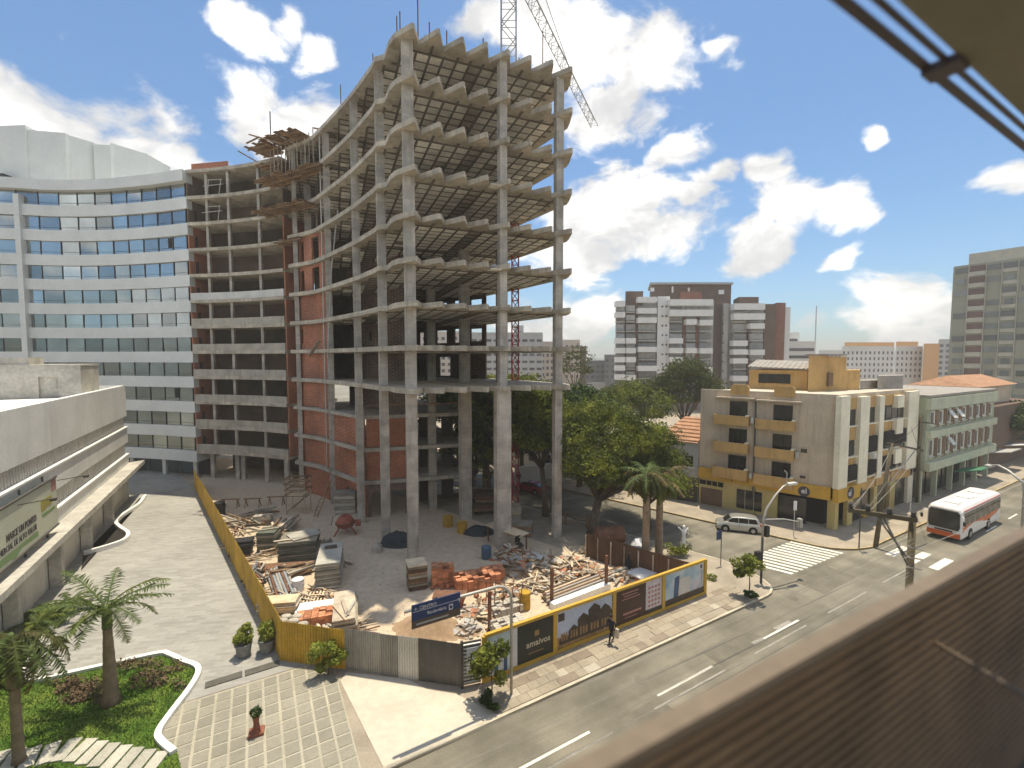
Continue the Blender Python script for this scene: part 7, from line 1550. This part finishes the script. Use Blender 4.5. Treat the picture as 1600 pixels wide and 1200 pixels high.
for z in (.4, 2.0): MB().tube([p + Vector((-.8, .2, z)), p + Vector((2.0, -.3, z))], .03, 5).build('rail', 'rust', t)
for i, (px, py, h) in enumerate(((765, 985, 2.5), (862, 945, 2.6), (947, 920, 2.5))):
    p = at(px, py); t = thing('steel_post', ('rusty steel post left behind the first poster', 'rusty steel post behind the house poster', 'rusty steel post behind the yellow frame by the pipes')[i], 'post', p, group='steel posts along the hoarding'); MB().box((0, 0, h / 2), (.2, .16, h), .5).build('shaft', 'rust', t, local=True); MB().box((0, 0, .03), (.45, .45, .06), .5).build('base_plate', 'rust', t, local=True)
rubble('rubble_heap', 'large heap of broken boards and rubble under the corner column', 838, 888, 130, 3.4, 2.1, 1.1, ['rubble', 'rubble_red', 'rubble', 'sack', 'far_grey'], (.15, .6), 46)
rubble('rubble_heap', 'grey gravel and board heap right of the corner column', 893, 885, 150, 2.4, 1.6, .9, ['rubble', 'far_grey', 'concrete_grey', 'rubble_red'], (.08, .3), 14)
rubble('rubble_heap', 'pale rubble strip with boards between the front columns', 800, 870, 70, 2.0, 1.4, .7, ['rubble', 'sack', 'rubble_red'], (.15, .5), 22)
rubble('rubble_heap', 'scattered boards in front of the rubble by the pipe bundle', 835, 918, 50, 2.2, 1.0, .45, ['rubble', 'timber_pale', 'sack'], (.15, .4), 24)
pipes('pipe_bundle', 'long bundle of scaffold tubes lying along the hoarding', 905, 918, 16, 6.5, .08, A1 + .08, ['galv', 'rust', 'timber_pale', 'timber_dark'], 8)
pipes('pipe_bundle', 'dark tubes continuing toward the palms behind the hoarding', 968, 893, 8, 5.0, .08, A1 + .02, ['timber_grey', 'rust', 'galv'], 5)
p = at(908, 935); t = thing('concrete_beam', 'white precast beam lying behind the hoarding', 'beam', p, A1 + .05); MB().box((0, 0, .22), (5.2, .5, .44)).build('beam_body', 'kerb_white', t, local=True)
p = at(1005, 905); stack('board_sheets', 'pale sheets lying on the hoarding end near the palms', 1006, 902, 4, (2.2, 1.3, .09), A1 + .1, ['print_pale', 'white_plastic'], jit=.2)
p = at(1028, 893); rubble('rubble_heap', 'white rubble under the palms by the hoarding', 1035, 893, 40, 1.4, .8, .4, ['rubble', 'sack', 'white_plastic'], (.15, .45), 6)
t = thing('tarp_box', 'grey tarped crate left of the palm trunks', 'crate', at(990, 888)); p = at(990, 888); q = [(-.9, -.7), (.9, -.7), (.9, .7), (-.9, .7)]; MB().hexa([(p.x + x, p.y + y, SZ) for x, y in q] + [(p.x + x * .75 + .2, p.y + y * .6, SZ + 1.5) for x, y in q]).build('cover', 'tarp_dark', t); MB().hexa([(p.x + x * .8 + .2, p.y + y * .7, SZ + 1.5) for x, y in q] + [(p.x + x * .3 + .2, p.y + y * .3, SZ + 1.75) for x, y in q]).build('fold', 'pvc', t)
t = thing('wrapped_bundle', 'white plastic wrapped bundle beside the rusty tank', 'bundle', at(997, 858)); lump(997, 860, .9, .7, 1.1, 'white_plastic', 'wrap', t, 9)
p = at(952, 850); t = thing('tank', 'dark rusty tank lying in the tree shade', 'tank', p, .2); m_ = MB().lathe([(.3, -1.4), (.75, -1.25), (.8, -1.1), (.8, 1.1), (.75, 1.25), (.3, 1.4)], 18); m_.v = [(z, x, y + .85) for x, y, z in m_.v]; m_.build('shell', 'rust', t, local=True)
for s in (-.8, .8): MB().box((s, 0, .12), (.2, 1.2, .24)).build('cradle', 'timber_dark', t, local=True)
p = at(1068, 858); t = thing('statue_post', 'white figure shaped plaster post by the hoarding end', 'ornament', p); MB().lathe([(.3, 0), (.3, .15), (.16, .3), (.14, 1.3), (.2, 1.5), (.18, 1.7), (.08, 1.8), (.14, 1.95), (.12, 2.1), (.03, 2.18)], 12).build('shaft', 'white_plastic', t, local=True, smooth=True); MB().beam((-.1, 0, 1.6), (-.45, .1, 1.95), .1, .1).build('arm', 'white_plastic', t, local=True); MB().beam((.1, 0, 1.6), (.42, .05, 1.9), .1, .1).build('arm', 'white_plastic', t, local=True)
# work bench and crates by the crane foot
p = at(792, 852); t = thing('work_table', 'long pale site table between the two right columns', 'table', p, -.75)
MB().box((0, 0, 1.5), (4.2, 1.3, .08)).build('table_top', 'timber_pale', t, local=True)
for sx in (-1.9, 1.9):
    for sy in (-.5, .5): MB().box((sx, sy, .73), (.1, .1, 1.46)).build('leg', 'rust', t, local=True)
stack('crate', 'brown crate with timber edges near the crane foot', 815, 835, 4, (2.0, 1.2, .26), -.2, ['timber', 'panel_edge'], cat='crate', jit=.02, gap=.03)
stack('crate', 'pale bundle of boards on pallet at the crane foot', 797, 812, 6, (2.0, 1.6, .2), .1, ['timber_pale', 'sack', 'timber_grey'], cat='stack', jit=.1)
stack('shed_stack', 'shaded stack of frames behind the rear column', 757, 800, 7, (2.4, 1.8, .28), .1, ['interior', 'timber', 'rust'], cat='stack', jit=.2)
for i, (px, py, h) in enumerate(((735, 802, 2.8), (752, 796, 3.4), (766, 800, 2.6))):
    p = at(px, py); t = thing('timber_trestle', ('rusty trestle frame left of the shaded frames', 'tallest trestle frame behind the rear column', 'trestle frame touching the front column edge')[i], 'trestle', p, group='trestles by the rear columns')
    for s in (-.7, .7): MB().beam((s, 0, 0), (s * .9, 0, h), .08, .08).build('leg', 'rust', t, local=True)
    for z in (h * .35, h * .7, h): MB().beam((-.75, 0, z), (.75, 0, z), .06, .1).build('rail', 'timber', t, local=True)
t = thing('chair', 'broken dark chair lying on the rubble', 'chair', at(812, 868) + Vector((0, 0, .5)), .6)
MB().box((0, 0, .45), (.5, .5, .07), 0, .3).build('seat', 'black_plastic', t, local=True); MB().box((0, .32, .85), (.5, .06, .6), 0, .2).build('backrest', 'black_plastic', t, local=True)
for sx in (-.2, .2):
    for sy in (-.2, .2): MB().box((sx, sy, .2), (.05, .05, .5)).build('leg', 'steel', t, local=True)
rubble('rubble_heap', 'gravel and leaves under the big tree', 940, 862, 40, 2.2, 1.2, .25, ['rubble', 'timber', 'dirt'], (.08, .25), 8)
for i, (px, py, lb) in enumerate(((748, 960, 'broken pale blocks between the steel cage and the skip'), (795, 930, 'dusty rubble behind the yellow drum'), (872, 905, 'board and brick waste in front of the gravel heap'), (930, 900, 'rubble beside the dark tubes near the palms'), (985, 905, 'waste strip along the hoarding before the pale sheets'))):
    rubble('rubble_heap', lb, px, py, 45, 1.5, .9, .4, ['rubble', 'sack', 'rubble_red', 'far_grey'], (.12, .4), 16)
# pebbles and chips strewn over the yard
N = 2600; pts = []
while len(pts) < N:
    px, py = rr.uniform(330, 1080), rr.uniform(780, 1040); q = G(px, py, SZ)
    if inside((q.x, q.y), [tuple(x) for x in site_poly]): pts.append((q.x, q.y))
P = np.array(pts); s_ = rng.uniform(.02, .075, N)[:, None]; base = np.column_stack([P, np.full(N, SZ - .005)]); Q = []
a0 = rng.uniform(0, 6.28, N)
cr_ = [base + np.column_stack([np.cos(a0 + k * 2.09), np.sin(a0 + k * 2.09), 0 * a0]) * s_ for k in range(3)]; tp_ = base + np.column_stack([rng.normal(0, .3, N), rng.normal(0, .3, N), np.full(N, .9)]) * s_
Q = np.concatenate([np.stack([cr_[k], cr_[(k + 1) % 3], tp_], 1) for k in range(3)])
tag(np_mesh('chips', Q, 3, 'rubble', kind='stuff'), 'stone chips strewn over the bare yard', 'chips')

# ------------------------------------------------------------------ the balcony the picture is taken from
def lineB(t_, z): return lambda s: Vector((*ST(s, t_), z))
BA = R(28.3); BE = Vector((math.cos(BA), math.sin(BA))); BN = Vector((-BE.y, BE.x))     # the parapet runs a touch off the avenue
def BP(s, t_): return BE * s + BN * t_
zc0 = CAM_H - 2.03
bal = thing('balcony_parapet', 'brown slatted parapet with a broad metal coping in the foreground', 'parapet', (*BP(3, 1.7), zc0 - 3.0), BA)
m_ = MB(); m_.prism([BP(-6, 1.63), BP(18, 1.63), BP(18, 1.75), BP(-6, 1.75)], zc0 - .07, zc0); m_.build('coping', 'sill_metal', bal)
for i in range(30):
    z = zc0 - .13 - i * .10; c = BP(6, 1.66); piece('slat', 'slat_brown', bal, (c.x, c.y, z), (24, .03, .088), BA, R(16))
piece('backing', 'slat_back', bal, (*BP(6, 1.72), zc0 - 1.6), (24, .02, 3.0), BA)
for s_, in ((9.5,), (13.5,)): piece('post', 'slat_brown', bal, (*BP(s_, 1.615), zc0 - 1.6), (.09, .05, 3.0), BA)
MB().beam((3.70, 3.78, 14.52), (3.36, 2.66, 14.80), .025, .025).build('tie_rod', 'sill_metal', bal)
ter = thing('balcony_floor', 'grey balcony floor below the slatted parapet', 'floor', (*ST(5, 0), 13)); ter['kind'] = 'structure'; del ter['category']
MB().prism([ST(-4, -4), ST(18, -4), ST(18, 1.6), ST(-4, 1.6)], 11.7, 12.0).build('slab', 'terrace', ter)
hb = thing('viewpoint_building', 'facade below the balcony of the building the view is from', 'building', (*ST(5, 0), 0), A1)
MB().prism([ST(-16, -14), ST(30, -14), ST(30, 1.6), ST(-16, 1.6)], .12, 11.69).build('wall', 'cream_wall', hb)
ob = thing('reflection_block', 'unseen plain building added left of the viewpoint for dark window reflections', 'building', (*ST(-50, 0), 0), A1)  # added out of view so the lower windows reflect something dark
MB().prism([ST(-100, -14), ST(-18, -14), ST(-18, 1.6), ST(-100, 1.6)], .12, 23).build('wall', 'mod_grey', ob)
for f_ in range(6):
    for i in range(20): q = ST(-97 + i * 4, 1.62); piece('window', 'glass_dark', ob, (q.x, q.y, 3.2 + f_ * 3.4), (2.2, .1, 1.6), A1)
sf = thing('eave_soffit', 'olive brown underside of the roof eave in the upper right corner', 'eave', (*ST(6, 1), 19.5), A1)
EZ = CAM_H + 2.40; ET = 1.43
MB().prism([ST(-2, -3), ST(18, -3), ST(18, ET), ST(-2, ET)], EZ, EZ + .25).build('soffit_slab', 'soffit_olive', sf)
for t_, w_ in ((1.622, .07), (1.502, .04)): MB().beam((*ST(-2, t_), EZ + .01), (*ST(18, t_), EZ + .01), w_, .02).build('rail', 'rail_dark', sf)
q = ST(5.0, 1.53); MB().box((q.x, q.y, EZ - .015), (.22, .24, .07), A1).build('bracket', 'rail_dark', sf)
for s in (9.5, 13.5): q = ST(s, 1.56); MB().box((q.x, q.y, EZ - .015), (.22, .24, .07), A1).build('bracket', 'rail_dark', sf)

# thin bright midday haze over the whole town
hz = MB().prism([(-1750, -900), (1750, -900), (1750, 2650), (-1750, 2650)], -6, 72).build('haze', 'terrace', kind='stuff')
hm = bpy.data.materials.new('haze'); hm.use_nodes = True; hn = hm.node_tree; hn.nodes.clear()
ho_ = hn.nodes.new('ShaderNodeOutputMaterial'); hv = hn.nodes.new('ShaderNodeVolumePrincipled'); hv.inputs['Color'].default_value = (0.95, 0.93, 0.88, 1); hv.inputs['Density'].default_value = 0.0007
hn.links.new(hv.outputs[0], ho_.inputs['Volume']); hz.data.materials.clear(); hz.data.materials.append(hm); tag(hz, 'thin bright haze over the town', 'haze')
